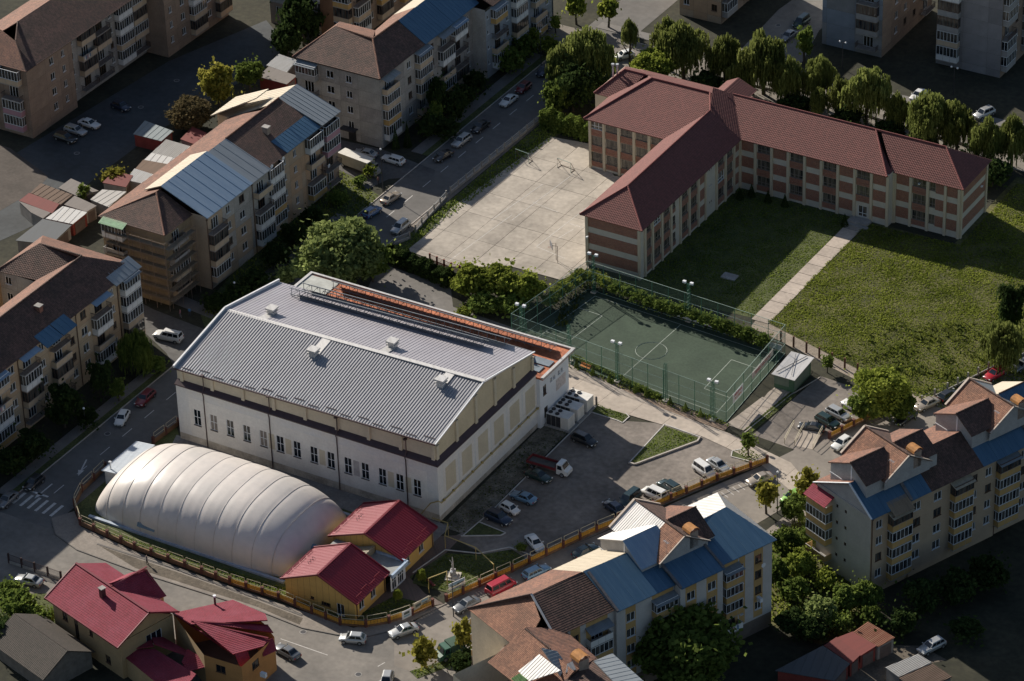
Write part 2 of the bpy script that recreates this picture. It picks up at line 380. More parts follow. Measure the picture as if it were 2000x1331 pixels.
def balcony(root, A, ang, x, z, ww, style, para, d=1.15, hh=2.75):
    """projecting balcony: slab and parapet; glazed ones carry a frame and panes, open ones a rail"""
    def base():
        mb = MB(); mb.box(0, -d, -.16, ww, 0, 0, 1); t = .08
        if style == 'rail':
            n = int(ww/.14)
            for i in range(n+1): mb.box(i*ww/n-.015, -d, 0, i*ww/n+.015, -d+.03, .95, 0)
            for s in (0, ww-.03):
                for k in range(8): mb.box(s, -d+k*d/8, 0, s+.03, -d+k*d/8+.03, .95, 0)
            mb.box(-.02, -d-.02, .95, ww+.02, -d+.05, 1.0, 0); mb.box(-.02, -d+.05, .95, .05, 0, 1.0, 0); mb.box(ww-.05, -d+.05, .95, ww+.02, 0, 1.0, 0)
        else:
            mb.box(0, -d, 0, ww, -d+t, 1.0); mb.box(0, -d+t, 0, t, 0, 1.0); mb.box(ww-t, -d+t, 0, ww, 0, 1.0)
            for i in range(1, 3): mb.box(ww*i/3-.02, -d-.012, .02, ww*i/3+.02, -d, .98, 1)
            mb.box(-.03, -d-.03, 1.0, ww+.03, -d+t+.03, 1.05, 1)
        return mb.mesh('balcony', [PARA[para], CONC])
    px, py = along(A, ang, x)
    b = link('balcony', shared(('bal', round(ww, 2), style, para, d), base), root, (px, py, z), ang)
    if style in ('glass', 'brown'):
        fm = WHITE if style == 'glass' else BROWNF
        z0, z1 = 1.05, hh-.16
        def gl():
            mb = MB(); n = max(3, int(round(ww/.72))); t = .06
            for i in range(n+1): mb.box(i*(ww-t)/n, -d, z0, i*(ww-t)/n+t, -d+t, z1)
            for s in (0, ww-t):
                mb.box(s, -d*.5, z0, s+t, -d*.5+t, z1)
            for zz in (z0, z1-.07):
                mb.box(0, -d-.005, zz, ww, -d+t+.005, zz+.07); mb.box(-.003, -d+t+.005, zz, t, 0, zz+.07); mb.box(ww-t, -d+t+.005, zz, ww+.003, 0, zz+.07)
            return mb.mesh('glazing_frame', fm)
        def pn():
            mb = MB()
            mb.poly([(0.02, -d+.03, z0), (ww-.02, -d+.03, z0), (ww-.02, -d+.03, z1), (.02, -d+.03, z1)])
            mb.poly([(.03, 0, z0), (.03, -d+.03, z0), (.03, -d+.03, z1), (.03, 0, z1)]); mb.poly([(ww-.03, -d+.03, z0), (ww-.03, 0, z0), (ww-.03, 0, z1), (ww-.03, -d+.03, z1)])
            return mb.mesh('pane', GLASS)
        link('glazing_frame', shared(('balg', round(ww, 2), style, d, hh), gl), b)
        link('pane', shared(('balp', round(ww, 2), d, hh), pn), b)
    else:
        if R.random() < .5:
            def wash():
                mb = MB(); k = 0
                for i in range(5): mb.box(.25+i*.42, -d-.12, .25, .25+i*.42+.3, -d-.1, .95, i % 3)
                return mb.mesh('laundry', [PARA['white'], PARA['blue'], PARA['pink']])
            if style != 'rail' and R.random() < .4: link('laundry', shared(('laundry',), wash), b)
    return b
def canopy(root, A, ang, x, z, ww, m, d=1.5, style='corr', drop=.55):
    mb = MB(); slope(mb, [(0, -d, -drop), (ww, -d, -drop), (ww, .1, 0), (0, .1, 0)], style, .2, .05, .05)
    px, py = along(A, ang, x)
    return link('canopy', mb.mesh('canopy', m), root, (px, py, z), ang)
KIND = {'w15': (1.5, 1.45, .95, 2), 'w12': (1.2, 1.4, .95, 2), 'w21': (2.0, 1.45, .95, 3), 's': (.65, .75, 1.5, 1), 'w9': (.9, 1.3, 1.0, 2), 'b': (2.0, 2.15, .12, 3), '-': None, 'w6': (.55, .8, 1.3, 1)}
def facade(root, A, ang, cols, zf, fh, wm, style='panel', bal=None, z0=0.0, ztop=None, fm=None, paint=None, joint=.02, canopies=None, core=True):
    """cols = [(x0, x1, kind)], zf = floor heights. panel style: one object per storey-high wall panel with open joints; plaster: one wall"""
    L = cols[-1][1]; ztop = ztop or zf[-1]+fh
    wins = []
    if style == 'panel':
        if core:
            mb = MB(); mb.poly([(cols[0][0], .09, z0), (L, .09, z0), (L, .09, ztop), (cols[0][0], .09, ztop)]); px, py = A
            link('wall_core', mb.mesh('wall_core', SOIL), root, (px, py, 0), ang)
        rows = ([(z0, zf[0], None)] if zf[0]-z0 > .3 else [])+[(z, min(z+fh, ztop), z) for z in zf]
        for x0, x1, kd in cols:
            for za, zb, fl in rows:
                k = KIND[kd] if fl is not None else None
                wv, hv = x1-x0-joint, zb-za-joint
                ops = []
                if k: c = wv/2; ops = [(c-k[0]/2, k[2], c+k[0]/2, k[2]+k[1])]
                mm = wm[(R.randrange(len(wm)))] if isinstance(wm, list) else wm
                me = shared(('panel', round(wv, 2), round(hv, 2), kd if fl is not None else '', mm.name), lambda: wall_mesh(wv, 0, hv, ops, mm, .2, key='wall_panel'))
                px, py = along(A, ang, x0+joint/2)
                link('wall_panel', me, root, (px, py, za+joint/2), ang)
    else:
        ops = []
        for x0, x1, kd in cols:
            k = KIND[kd]
            if k:
                for z in zf: c = (x0+x1)/2; ops.append((c-k[0]/2, z+k[2], c+k[0]/2, z+k[2]+k[1]))
        me = wall_mesh(L, z0, ztop, ops, wm, .2, paint or ())
        link('wall', me, root, (A[0], A[1], 0), ang)
    for x0, x1, kd in cols:
        k = KIND[kd]
        if not k: continue
        c = (x0+x1)/2
        for i, z in enumerate(zf):
            if kd == 'b':
                window(root, A, ang, c-k[0]/2, z+k[2], k[0], k[1], 3, fm if fm else (WHITE if R.random() < .6 else BROWNF), None, GLASSD, 'balcony_door', False)
                bw = min(x1-x0-.1, 4.2)
                st, pa = (bal or (lambda i, c: R.choice((('glass', 'cream'), ('glass', 'white'), ('brown', 'cream'), ('open', 'cream'), ('rail', 'rail'), ('glass', 'beige')))))(i, c)
                balcony(root, A, ang, c-bw/2, z, bw, st, pa, hh=fh-.02)
                if i == len(zf)-1 and canopies: canopy(root, A, ang, c-bw/2-.1, z+fh+.08, bw+.2, R.choice(canopies))
            else:
                f2 = fm or (WHITE if R.random() < .8 else BROWNF)
                window(root, A, ang, c-k[0]/2, z+k[2], k[0], k[1], k[3], f2)
def plain_wall(root, A, ang, L, z0, z1, m, name='wall'):
    return link(name, wall_mesh(L, z0, z1, [], m), root, (A[0], A[1], 0), ang)
def downpipe(root, x, y, z0, z1, m=None, r=.07):
    mb = MB(); mb.tube([(0, 0, z0), (0, 0, z1)], r, 6); mb.box(-.14, -.14, z1-.25, .14, .14, z1)
    return link('downpipe', mb.mesh('downpipe', m or BROWNF), root, (x, y, 0))
def cols_from(L, spec):
    """spec = [(width, kind)...] scaled to fill L"""
    t = sum(s[0] for s in spec); x = 0; out = []
    for wv, k in spec: out.append((x, x+wv*L/t, k)); x += wv*L/t
    return out
def chimney(root, x, y, z0, z1, sx=.7, sy=.7, m=None, cap=True):
    mb = MB(); mb.box(x-sx/2, y-sy/2, z0, x+sx/2, y+sy/2, z1, 0)
    if cap: mb.box(x-sx/2-.1, y-sy/2-.1, z1, x+sx/2+.1, y+sy/2+.1, z1+.12, 1)
    return mb.build('chimney', [m or mat('chimney plaster', (.33, .25, .2), .9, .3, 1.5), CONC], root)
def antenna(root, x, y, z, h=1.6):
    mb = MB(); mb.tube([(x, y, z), (x, y, z+h)], .03, 4, 0); mb.bar((x-.5, y, z+h-.1), (x+.5, y, z+h-.1), .04)
    for k in range(5): mb.bar((x-.45+k*.22, y-.25, z+h-.1), (x-.45+k*.22, y+.25, z+h-.1), .03)
    return mb.build('aerial', GALV, root)
def dish(root, p, ang, r=.4):
    mb = MB(); n = 10
    rings = []
    for j, (rr, dd) in enumerate(((.03, .14), (.6, .09), (1, 0))):
        rings.append([(r*rr*math.cos(2*math.pi*k/n), -.3-r*(0.35-dd)*1.2, r*rr*math.sin(2*math.pi*k/n)) for k in range(n)])
    mb.loft(rings, 0, True, True); mb.bar((0, 0, -.1), (0, -.3, 0), .05)
    return link('satellite_dish', shared(('dish', r), lambda: mb.mesh('satellite_dish', WHITE)), root, p, ang)
# ================================================================ GROUND, ROADS, LAWNS
ASPH = mat('worn asphalt', (.17, .158, .143), .95, .22, .12, .15, fine=.12, tint=(.2, .182, .16))
ASPD = mat('dark asphalt', (.10, .096, .092), .95, .3, .16, .15, fine=.15)
DUST = mat('dusty car park asphalt', (.19, .165, .143), .95, .38, .13, .2, fine=.2)
PAVE = mat('pavement slabs', (.24, .21, .18), .95, .2, .4, .15, fine=.12)
COURT = mat('old court concrete', (.37, .33, .28), .95, .3, .13, .15, fine=.12, rnd=.06)
LANE = mat('lane concrete', (.40, .345, .29), .95, .2, .12, .15, fine=.12, rnd=.06)
KERB = mat('kerb stone', (.42, .38, .34), .9, .2, 1, .1)
PAINT = mat('road paint', (.55, .53, .5), .8, .3, 2)
LAWN = mat('lawn ground', (.055, .075, .022), 1, .45, .35, .5, fine=.35, tint=(.075, .085, .028))
MEAD = mat('meadow ground', (.06, .07, .02), 1, .5, .22, .6, fine=.4, tint=(.095, .088, .03))
DIRT = mat('trodden earth', (.11, .092, .07), 1, .4, .4, .4, fine=.25)
def plane(name, pts, z, m, px=True, th=0.0):
    P = [at(*p)[:2] for p in pts] if px else pts
    ar = sum(P[i][0]*P[(i+1) % len(P)][1]-P[(i+1) % len(P)][0]*P[i][1] for i in range(len(P)))
    if ar < 0: P = P[::-1]
    mb = MB()
    if th: mb.prism(P, z-th, z)
    else: mb.poly([(p[0], p[1], z) for p in P])
    return tag(mb.build(name, m), kind='structure')
def slabs(root, P, dx, dy, ang, z, th, m, gap=.05, name='slab', org=(0, 0)):
    """concrete cast in bays: every bay its own slab with an open joint"""
    ca, sa = math.cos(ang), math.sin(ang)
    q = [((p[0]-org[0])*ca+(p[1]-org[1])*sa, -(p[0]-org[0])*sa+(p[1]-org[1])*ca) for p in P]
    x0, x1, y0, y1 = min(p[0] for p in q), max(p[0] for p in q), min(p[1] for p in q), max(p[1] for p in q)
    i = math.floor(x0/dx)
    while i*dx < x1:
        k = math.floor(y0/dy)
        while k*dy < y1:
            c = clip(clip(clip(clip(q, 0, i*dx+gap/2, True), 0, (i+1)*dx-gap/2, False), 1, k*dy+gap/2, True), 1, (k+1)*dy-gap/2, False)
            if len(c) >= 3 and max(a[0] for a in c)-min(a[0] for a in c) > .3 and max(a[1] for a in c)-min(a[1] for a in c) > .3:
                mb = MB(); mb.prism([(a[0]*ca-a[1]*sa+org[0], a[0]*sa+a[1]*ca+org[1]) for a in c], z-th, z+R.uniform(-.008, .008)); mb.build(name, m, root)
            k += 1
        i += 1
def kerb(pts, px=True, name='kerb', w_=.16, h=.13, m=None):
    P = [at(*p)[:2] for p in pts] if px else pts
    mb = MB()
    for a, b in zip(P[:-1], P[1:]): mb.bar((a[0], a[1], h/2+.01), (b[0], b[1], h/2+.01), w_, h)
    return tag(mb.build(name, m or KERB), kind='structure')
plane('ground', [(-1500, -1200), (1500, -1200), (1500, 2200), (-1500, 2200)], 0, mat('rough ground', (.024, .028, .014), 1, .5, .12, .5, fine=.3, tint=(.032, .03, .018)), False)  # near-black base colour also carries the darkness of the corners
ws = plane('west_street', [(-61.6, -30), (-51.7, -30), (-51.7, 176), (-61.6, 176)], .024, mat('street asphalt', (.135, .128, .12), .95, .2, .1, .12, fine=.1), False)
ss = plane('south_street', [(-130, -46), (22, -56), (34, -40), (21.5, -25), (18.9, -29), (15.7, -33.6), (13.7, -23.5), (8.3, -26.8), (6.1, -29.6), (1.8, -31.5), (-3.5, -32.6), (-12, -32.1), (-33.5, -32.8), (-44.6, -32.5), (-49.9, -30.8), (-52.5, -28.5), (-130, -28)], .02, ASPH, False)
es = plane('east_street', [(770, 1238), (870, 1178), (1000, 1115), (1240, 1015), (1485, 912), (1560, 875), (1700, 820), (1850, 760), (2000, 690), (2080, 760), (1850, 900), (1650, 935), (1560, 975), (1478, 1024), (1350, 1090), (1150, 1185), (1000, 1262), (930, 1268), (872, 1290), (800, 1312), (770, 1300)], .032, mat('east street asphalt', (.22, .195, .168), .95, .2, .11, .15, fine=.1))
plane('top_street', [(-130, 140.5), (90, 140.5), (90, 151.5), (-130, 151.5)], .036, mat('top street asphalt', (.2, .178, .152), .95, .2, .11, .12, fine=.1), False)
plane('side_road', [(1440, 105), (1560, 135), (1600, 60), (1680, 0), (1590, -30), (1520, 20)], .04, ASPH)
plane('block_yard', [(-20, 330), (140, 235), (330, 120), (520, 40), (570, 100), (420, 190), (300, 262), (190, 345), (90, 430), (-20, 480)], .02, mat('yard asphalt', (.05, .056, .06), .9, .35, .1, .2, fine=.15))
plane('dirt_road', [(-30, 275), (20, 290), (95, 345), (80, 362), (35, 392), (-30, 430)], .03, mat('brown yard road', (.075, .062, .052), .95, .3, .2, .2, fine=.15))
plane('side_alley', [(262, 585), (300, 605), (410, 648), (480, 690), (345, 725), (325, 690), (272, 640)], .03, ASPD)
plane('forecourt', [(640, 268), (745, 292), (850, 333), (850, 345), (760, 350), (715, 372), (690, 345), (655, 330)], .034, ASPD)
plane('service_yard', [(742, 515), (880, 560), (885, 600), (1000, 640), (1110, 700), (1080, 760), (700, 600)], .028, mat('service yard asphalt', (.15, .14, .13), .95, .25, .12, .15, fine=.12))
plane('lower_yard', [(1560, 1400), (1680, 1285), (1730, 1260), (1800, 1262), (1850, 1290), (1800, 1300), (1740, 1340), (1700, 1400)], .02, DIRT)
plane('parking_lot', [(890, 1047), (905, 1040), (955, 1004), (1155, 806), (1205, 822), (1300, 828), (1370, 853), (1432, 878), (1428, 893), (1478, 910), (1240, 1012), (1000, 1118), (940, 1080), (900, 1060)], .04, DUST)
plane('second_parking', [(1470, 850), (1555, 775), (1602, 735), (1690, 765), (1760, 800), (1640, 860), (1560, 882)], .036, DUST)
# pavements
sw = plane('pavement', [(100, 1014), (108, 1045), (150, 1075), (264, 1117), (396, 1159), (500, 1192), (591, 1228), (658, 1241), (719, 1244), (765, 1233), (878, 1178), (820, 1195), (690, 1228), (560, 1185), (395, 1128), (264, 1079), (158, 1030), (145, 1000)], .12, PAVE, th=.1)
kerb([(100, 1014), (108, 1045), (150, 1075), (264, 1117), (396, 1159), (500, 1192), (591, 1228), (658, 1241), (719, 1244), (765, 1233)], m=mat('dark kerb', (.13, .12, .11), .9, .2, 1))
kerb([(190, 1064), (340, 1112), (470, 1158), (590, 1204)], w_=.3, h=.16, m=_mats['dark kerb'])
b = plane('earth_strip', [(195, 1068), (340, 1117), (470, 1163), (592, 1209), (585, 1222), (500, 1186), (396, 1153), (264, 1111)], .126, DIRT)
plane('west_pavement', [(-65.0, -26), (-63.0, -26), (-63.0, 16), (-65.0, 16)], .1, mat('west pavement', (.17, .16, .15), .95, .2, .5), False, .1)
plane('west_pavement', [(-65.2, 40), (-63.2, 40), (-63.2, 71), (-65.2, 71)], .1, _mats['west pavement'], False, .1)
plane('west_pavement', [(-65.5, 96), (-63.2, 96), (-63.2, 139), (-65.5, 139)], .1, _mats['west pavement'], False, .1)
plane('yard_edge', [(-51.7, 62), (-50.2, 62), (-50.2, 140), (-51.7, 140)], .06, mat('street edge earth', (.2, .17, .14), .95, .3, .5, fine=.2), False, .05)
plane('top_pavement', [(-60, 153.5), (60, 153.5), (60, 156), (-60, 156)], .1, _mats['west pavement'], False, .1)
plane('block_path', [(330, 590), (480, 650), (500, 640), (560, 600), (545, 590), (480, 630), (350, 575)], .05, _mats['west pavement'])
plane('east_pavement', [(1490, 1062), (1560, 1020), (1650, 945), (1640, 935), (1545, 1000), (1480, 1050)], .1, PAVE, th=.1)
kerb([(-61.7, -26), (-61.7, 19)], False); kerb([(-61.7, 30), (-61.7, 140)], False); kerb([(-51.6, 3), (-51.6, 138)], False); kerb([(-50, 151.6), (80, 151.6)], False); kerb([(-50, 140.4), (40, 140.4)], False)
kerb([(905, 1047), (955, 1004), (1155, 806), (1205, 822), (1216, 827), (1229, 815), (1222, 808)], m=mat('white kerb', (.5, .48, .45), .85, .2, 1))
kerb([(1228, 906), (1298, 830)], m=_mats['white kerb']); kerb([(1298, 830), (1368, 855)], m=_mats['white kerb']); kerb([(1368, 855), (1362, 864), (1240, 909), (1228, 906)], w_=.25, h=.3)
kerb([(1475, 905), (1428, 893), (1430, 882), (1460, 876)], m=_mats['white kerb']); kerb([(900, 1048), (978, 1047), (988, 1042), (935, 1020)], m=_mats['white kerb']); kerb([(806, 1120), (870, 1075), (935, 1082), (995, 1070), (1050, 1090)], m=_mats['white kerb'])
kerb([(1452, 848), (1545, 772), (1602, 738)]); kerb([(860, 605), (890, 640), (1000, 690)]); kerb([(832, 462), (862, 435), (880, 410)], m=_mats['dark kerb'])
# lawns
plane('dome_lawn', [(146, 985), (210, 915), (345, 835), (352, 857), (856, 1022), (850, 1045), (770, 1195), (700, 1222), (560, 1178), (264, 1072), (158, 1024)], .01, LAWN)
plane('hall_apron', [(345, 850), (858, 1021), (880, 1030), (845, 1062), (700, 1005), (330, 880)], .05, mat('apron slabs', (.2, .19, .18), .95, .25, .3, .15, fine=.15))
plane('hall_verge', [(862, 1028), (1052, 838), (1150, 803), (953, 1003), (905, 1043), (880, 1035)], .034, mat('patchy verge', (.06, .062, .035), 1, .55, .35, .4, fine=.35, tint=(.17, .15, .12)))
plane('brick_paving', [(848, 1048), (905, 1046), (870, 1082), (800, 1128), (830, 1160), (868, 1180), (760, 1196), (700, 1190), (780, 1120)], .042, tiles('brick paving', (.17, .12, .1), (.14, .105, .09), .22, .11, brick=True))
for pts in ([(1232, 904), (1298, 833), (1364, 856), (1358, 863), (1244, 906)], [(1150, 800), (1160, 786), (1190, 790), (1228, 813), (1215, 825), (1165, 808)], [(1432, 881), (1462, 876), (1492, 893), (1470, 906), (1430, 893)], [(870, 1082), (935, 1085), (1000, 1074), (1030, 1094), (880, 1160), (806, 1140), (812, 1122)], [(705, 1200), (770, 1165), (830, 1180), (775, 1205)], [(905, 1046), (935, 1022), (984, 1041), (976, 1045)], [(1455, 838), (1542, 766), (1556, 772), (1468, 846)]):
    plane('lawn', pts, .09, LAWN, th=.08)
plane('street_verge', [(-63.0, -26), (-61.8, -26), (-61.8, 16), (-63.0, 16)], .06, LAWN, False, .05); plane('street_verge', [(-63.2, 96), (-61.8, 96), (-61.8, 139), (-63.2, 139)], .06, LAWN, False, .05); plane('street_verge', [(-63.2, 40), (-61.8, 40), (-61.8, 71), (-63.2, 71)], .06, LAWN, False, .05)
plane('yard_verge', [(-50.0, 62), (-47.8, 62), (-45, 116), (-50, 116)], .05, LAWN, False)
plane('school_lawn', [(-7.4, 76), (-18, 72), (15.2, 74.6), (15.5, 112), (-7.4, 112)], .02, LAWN, False)
plane('meadow', [(17.6, 74.4), (40, 67.5), (62, 62), (95, 95), (80, 150), (34, 138), (34, 112), (17.6, 112)], .02, MEAD, False)
plane('garden_lawn', [(1500, 1045), (1600, 970), (1700, 1150), (1700, 1230), (1600, 1260), (1500, 1220)], .02, MEAD)
plane('villa_lawn', [(-20, 1160), (100, 1160), (120, 1240), (40, 1290), (-20, 1290)], .055, LAWN)
plane('left_green', [(620, 330), (665, 330), (745, 385), (700, 440), (600, 520), (400, 640), (390, 610), (500, 480)], .012, LAWN)
plane('corner_verge', [(800, 1312), (872, 1290), (928, 1262), (932, 1275), (880, 1302), (815, 1326)], .07, LAWN, th=.06)
# concrete in bays
ct = plane('school_court', [(795, 490), (830, 462), (880, 408), (1075, 268), (1152, 282), (1200, 345), (1240, 350), (1150, 430), (1150, 525), (1095, 548), (1000, 522), (880, 522)], .03, SOIL)
slabs(ct, [at(*p)[:2] for p in [(795, 490), (830, 462), (880, 408), (1075, 268), (1152, 282), (1200, 345), (1240, 350), (1150, 430), (1150, 525), (1095, 548), (1000, 522), (880, 522)]], 5.2, 7.4, rad(-1), .1, .06, COURT, .07)
ln = plane('concrete_lane', [(1085, 700), (1300, 802), (1425, 848), (1545, 905), (1590, 960), (1560, 975), (1485, 907), (1370, 853), (1130, 783), (1080, 740)], .044, SOIL)
slabs(ln, [at(*p)[:2] for p in [(1085, 700), (1300, 802), (1425, 848), (1545, 905), (1590, 960), (1560, 975), (1485, 907), (1370, 853), (1130, 783), (1080, 740)]], 6.0, 12, rad(-7), .1, .05, LANE, .05)
pa = plane('garden_path', [(15.0, 109.3), (18.2, 109.3), (17.9, 74.2), (14.9, 74.2)], .03, SOIL, False)
slabs(pa, [(14.9, 109.6), (18.2, 109.6), (17.9, 74.0), (14.8, 74.0)], 4, 3.4, 0, .1, .06, mat('path concrete', (.40, .34, .285), .95, .2, .2, .15, fine=.12, rnd=.08), .1, org=(14, 74))
ap = plane('pitch_apron', [(1418, 830), (1530, 745), (1552, 760), (1452, 842)], .046, SOIL)
slabs(ap, [at(*p)[:2] for p in [(1418, 830), (1530, 745), (1552, 760), (1452, 842)]], 2.6, 2.6, rad(4), .1, .05, LANE, .05)
mp_ = plane('meadow_path', [(1478, 624), (1500, 632), (1700, 735), (1800, 772), (1860, 750), (1860, 760), (1800, 790), (1690, 752), (1500, 655), (1465, 640)], .036, mat('gravel path', (.3, .25, .2), 1, .25, .6, .3, fine=.25))
er = plane('earth_bank', [(1095, 712), (1425, 832), (1415, 842), (1300, 802), (1085, 722)], .06, mat('dry earth bank', (.26, .19, .14), 1, .35, .4, .4, fine=.3))
# lane markings, crossing, arrow
for y in range(-22, 140, 6):
    mb = MB(); mb.poly([(-.07, 0, 0), (.07, 0, 0), (.07, 2.6, 0), (-.07, 2.6, 0)])
    link('lane_marking', shared(('lm',), lambda: mb.mesh('lane_marking', PAINT)), ws, (-56.8, y, .03))
for i in range(6):
    x, y, _ = at(38+i*13.0, 990+i*5.2); mb = MB(); mb.poly([(-.25, -1.6, 0), (.25, -1.6, 0), (.25, 1.6, 0), (-.25, 1.6, 0)]); link('crossing_bar', shared(('cb',), lambda: mb.mesh('crossing_bar', PAINT)), ws, (-60.8+i*1.45, -25.6, .03))
mb = MB(); mb.poly([(-.12, 0, 0), (.12, 0, 0), (.12, 3, 0), (-.12, 3, 0)]); mb.poly([(-.5, 3, 0), (.5, 3, 0), (0, 4.6, 0)]); mb.build('turn_arrow', PAINT, ws, (-57.9, -12, .03), rad(200)); mb.build('turn_arrow', PAINT, ws, (-58.6, -20, .03), rad(180))
mb = MB(); mb.poly([(-61, -23.4, .03), (-57, -23.4, .03), (-57, -23.0, .03), (-61, -23.0, .03)]); mb.build('stop_line', PAINT, ws)
for a, b_ in (((548, 1248), (640, 1280)), ((738, 1302), (752, 1294)), ((420, 1205), (480, 1224))):
    p, q = Vector(at(*a, .026)), Vector(at(*b_, .026)); mb = MB(); mb.bar(p, q, .12, .008); mb.build('lane_marking', PAINT, ss)
# white court lines on the school yard
cl = MB()
for a, b_ in (((1198, 365), (1048, 482)), ((1048, 482), (1103, 505)), ((1112, 437), (1142, 446)), ((1090, 466), (1120, 448)), ((1060, 360), (960, 430)), ((1120, 340), (1000, 430)), ((1040, 395), (1090, 415)), ((870, 515), (1000, 420))):
    cl.bar(at(*a, .106), at(*b_, .106), .09, .012)
cl.build('court_line', PAINT, ct)
# parking bay frames on the east street
for k in range(7):
    p, q = at(1395+k*11+3, 965-k*5+2, .04), at(1408+k*11+3, 975-k*5+2, .04); mb = MB(); mb.bar(p, q, .1, .012); mb.build('bay_marking', PAINT, es)
for px, py in ((345, 1262), (1165, 330), (592, 1235), (700, 1318), (1330, 818), (1140, 745), (210, 848), (150, 300), (345, 158), (275, 210), (1520, 50)):
    x, y, _ = at(px, py); mb = MB(); n = 12; mb.poly([(.42*math.cos(2*math.pi*k/n), .42*math.sin(2*math.pi*k/n), .05) for k in range(n)]); mb.poly([(.55*math.cos(2*math.pi*k/n), .55*math.sin(2*math.pi*k/n), .045) for k in range(n)], 1)
    o = link('manhole', shared(('mh',), lambda: mb.mesh('manhole', [DARK, CONC])), None, (x, y, 0)); tag(o, kind='structure')
for px, py in ((1005+420, 542),):
    x, y, _ = at(px, py); tag(link('concrete_lid', (lambda m_: (m_.box(-1.3, -.9, 0, 1.3, .9, .25), m_.mesh('concrete_lid', CONC))[1])(MB()), None, (x, y, 0)), 'lone concrete cover slab lying in the shaded school lawn', 'concrete slab')
# ================================================================ FOOTBALL PITCH
PC = [(-16.5, 49.2), (25.5, 44.9), (24.5, 67.2), (-13.8, 69.6)]
TURF = mat('artificial turf', (.034, .058, .036), .95, .18, .25, .2, fine=.15, tint=(.042, .066, .042))
pt = plane('pitch_turf', PC, .06, TURF, False, .05)
ml = MB()
def pm(u, v): a = [PC[0][i]*(1-u)+PC[1][i]*u for i in (0, 1)]; b = [PC[3][i]*(1-u)+PC[2][i]*u for i in (0, 1)]; return (a[0]*(1-v)+b[0]*v, a[1]*(1-v)+b[1]*v, .068)
for a, b_ in (((.06, .06), (.94, .06)), ((.94, .06), (.94, .94)), ((.94, .94), (.06, .94)), ((.06, .94), (.06, .06)), ((.5, .06), (.5, .94)), ((.82, .28), (.82, .72)), ((.82, .28), (.94, .28)), ((.82, .72), (.94, .72)), ((.18, .28), (.18, .72)), ((.18, .28), (.06, .28)), ((.18, .72), (.06, .72))): ml.bar(pm(*a), pm(*b_), .1, .01)
c0 = pm(.5, .5); ml.tube([(c0[0]+2.6*math.cos(k*.314), c0[1]+2.6*math.sin(k*.314), .07) for k in range(21)], .05, 4)
ml.build('pitch_marking', mat('turf line paint', (.34, .38, .33), .9, .2, 2), pt)
def netmat():
    m = bpy.data.materials.new('wire netting'); m.use_nodes = True; nt = m.node_tree; N = nt.nodes; L = nt.links
    b = N['Principled BSDF']; b.inputs['Base Color'].default_value = (.1, .16, .12, 1)
    tr = N.new('ShaderNodeBsdfTransparent'); mx = N.new('ShaderNodeMixShader'); uv = N.new('ShaderNodeUVMap')
    br = N.new('ShaderNodeTexBrick'); br.offset = 0; br.inputs['Scale'].default_value = 1; br.inputs['Brick Width'].default_value = .12; br.inputs['Row Height'].default_value = .12; br.inputs['Mortar Size'].default_value = .006; br.inputs['Mortar Smooth'].default_value = 0
    L.new(uv.outputs[0], br.inputs['Vector']); L.new(br.outputs['Fac'], mx.inputs[0]); L.new(tr.outputs[0], mx.inputs[1]); L.new(b.outputs[0], mx.inputs[2]); L.new(mx.outputs[0], N['Material Output'].inputs['Surface'])
    return m
NET = netmat(); PGRN = mat('green post paint', srgb('3f6f5a'), .6, .15, 1); PGRY = mat('pale rail paint', srgb('8fa59a'), .6, .15, 1)
cg = thing('pitch_fence', 'tall green netted fence around the football pitch', 'fence', (PC[1][0], PC[1][1], 0))
o_ = Vector((-PC[1][0], -PC[1][1], 0)); HC = 5.6
def postmesh(): m = MB(); m.tube([(0, 0, 0), (0, 0, HC)], .05, 6); return m.mesh('post', PGRN)
for i in range(4):
    a, b_ = Vector((*PC[i], 0))+o_, Vector((*PC[(i+1) % 4], 0))+o_; L = (b_-a).length; n = int(L/3)
    for k in range(n): link('post', shared(('pfp',), postmesh), cg, a.lerp(b_, k/n))
    for z in (.1, 1.9, 3.8, HC): m = MB(); m.tube([a+Vector((0, 0, z)), b_+Vector((0, 0, z))], .04, 5); m.build('rail', PGRY, cg)
    m = MB(); m.poly([a, b_, b_+Vector((0, 0, HC)), a+Vector((0, 0, HC))], 0, [(0, 0), (L, 0), (L, HC), (0, HC)]); m.build('net', NET, cg)
for i, (px, py, two) in enumerate(((1020, 672, 1), (1112, 708, 0), (1206, 746, 1), (1300, 784, 0), (1393, 822, 1), (1160, 572, 1), (1345, 628, 1))):
    x, y, _ = at(px, py); r = thing('floodlight_mast', ['green mast with white lamps at the left corner of the pitch fence', 'bare green lattice mast second from the left corner of the pitch', 'green mast with white lamps at the middle of the lane side of the pitch', 'bare green lattice mast between the middle and right lamp masts', 'green mast with lamps near the red and white banner', 'lamp mast by the vines in front of the school gable', 'lamp mast on the school lawn side behind the vines'][i], 'floodlight mast', (x, y, 0), 0, 'floodlight masts around the football pitch')
    m = MB()
    for q in ((-.22, -.22), (.22, -.22), (.22, .22), (-.22, .22)): m.tube([(q[0], q[1], 0), (q[0]*.8, q[1]*.8, 7.2)], .05, 5)
    for k in range(10): m.bar((-.2, -.2, k*.7+.3), (.2, .2, k*.7+.7), .04); m.bar((.2, -.2, k*.7+.3), (-.2, .2, k*.7+.7), .04)
    m.build('mast', PGRN, r)
    if two:
        m = MB(); m.bar((-1.0, 0, 7.2), (1.0, 0, 7.2), .09); m.build('crossbar', PGRN, r)
        for s in (-.8, .55): m = MB(); m.box(s-.28, -.15, 7.25, s+.28, .3, 7.6); m.build('lamp', WHITE, r)
    m = MB(); m.box(-.45, -.45, 0, .45, .45, .25); m.build('footing', CONCL, r)
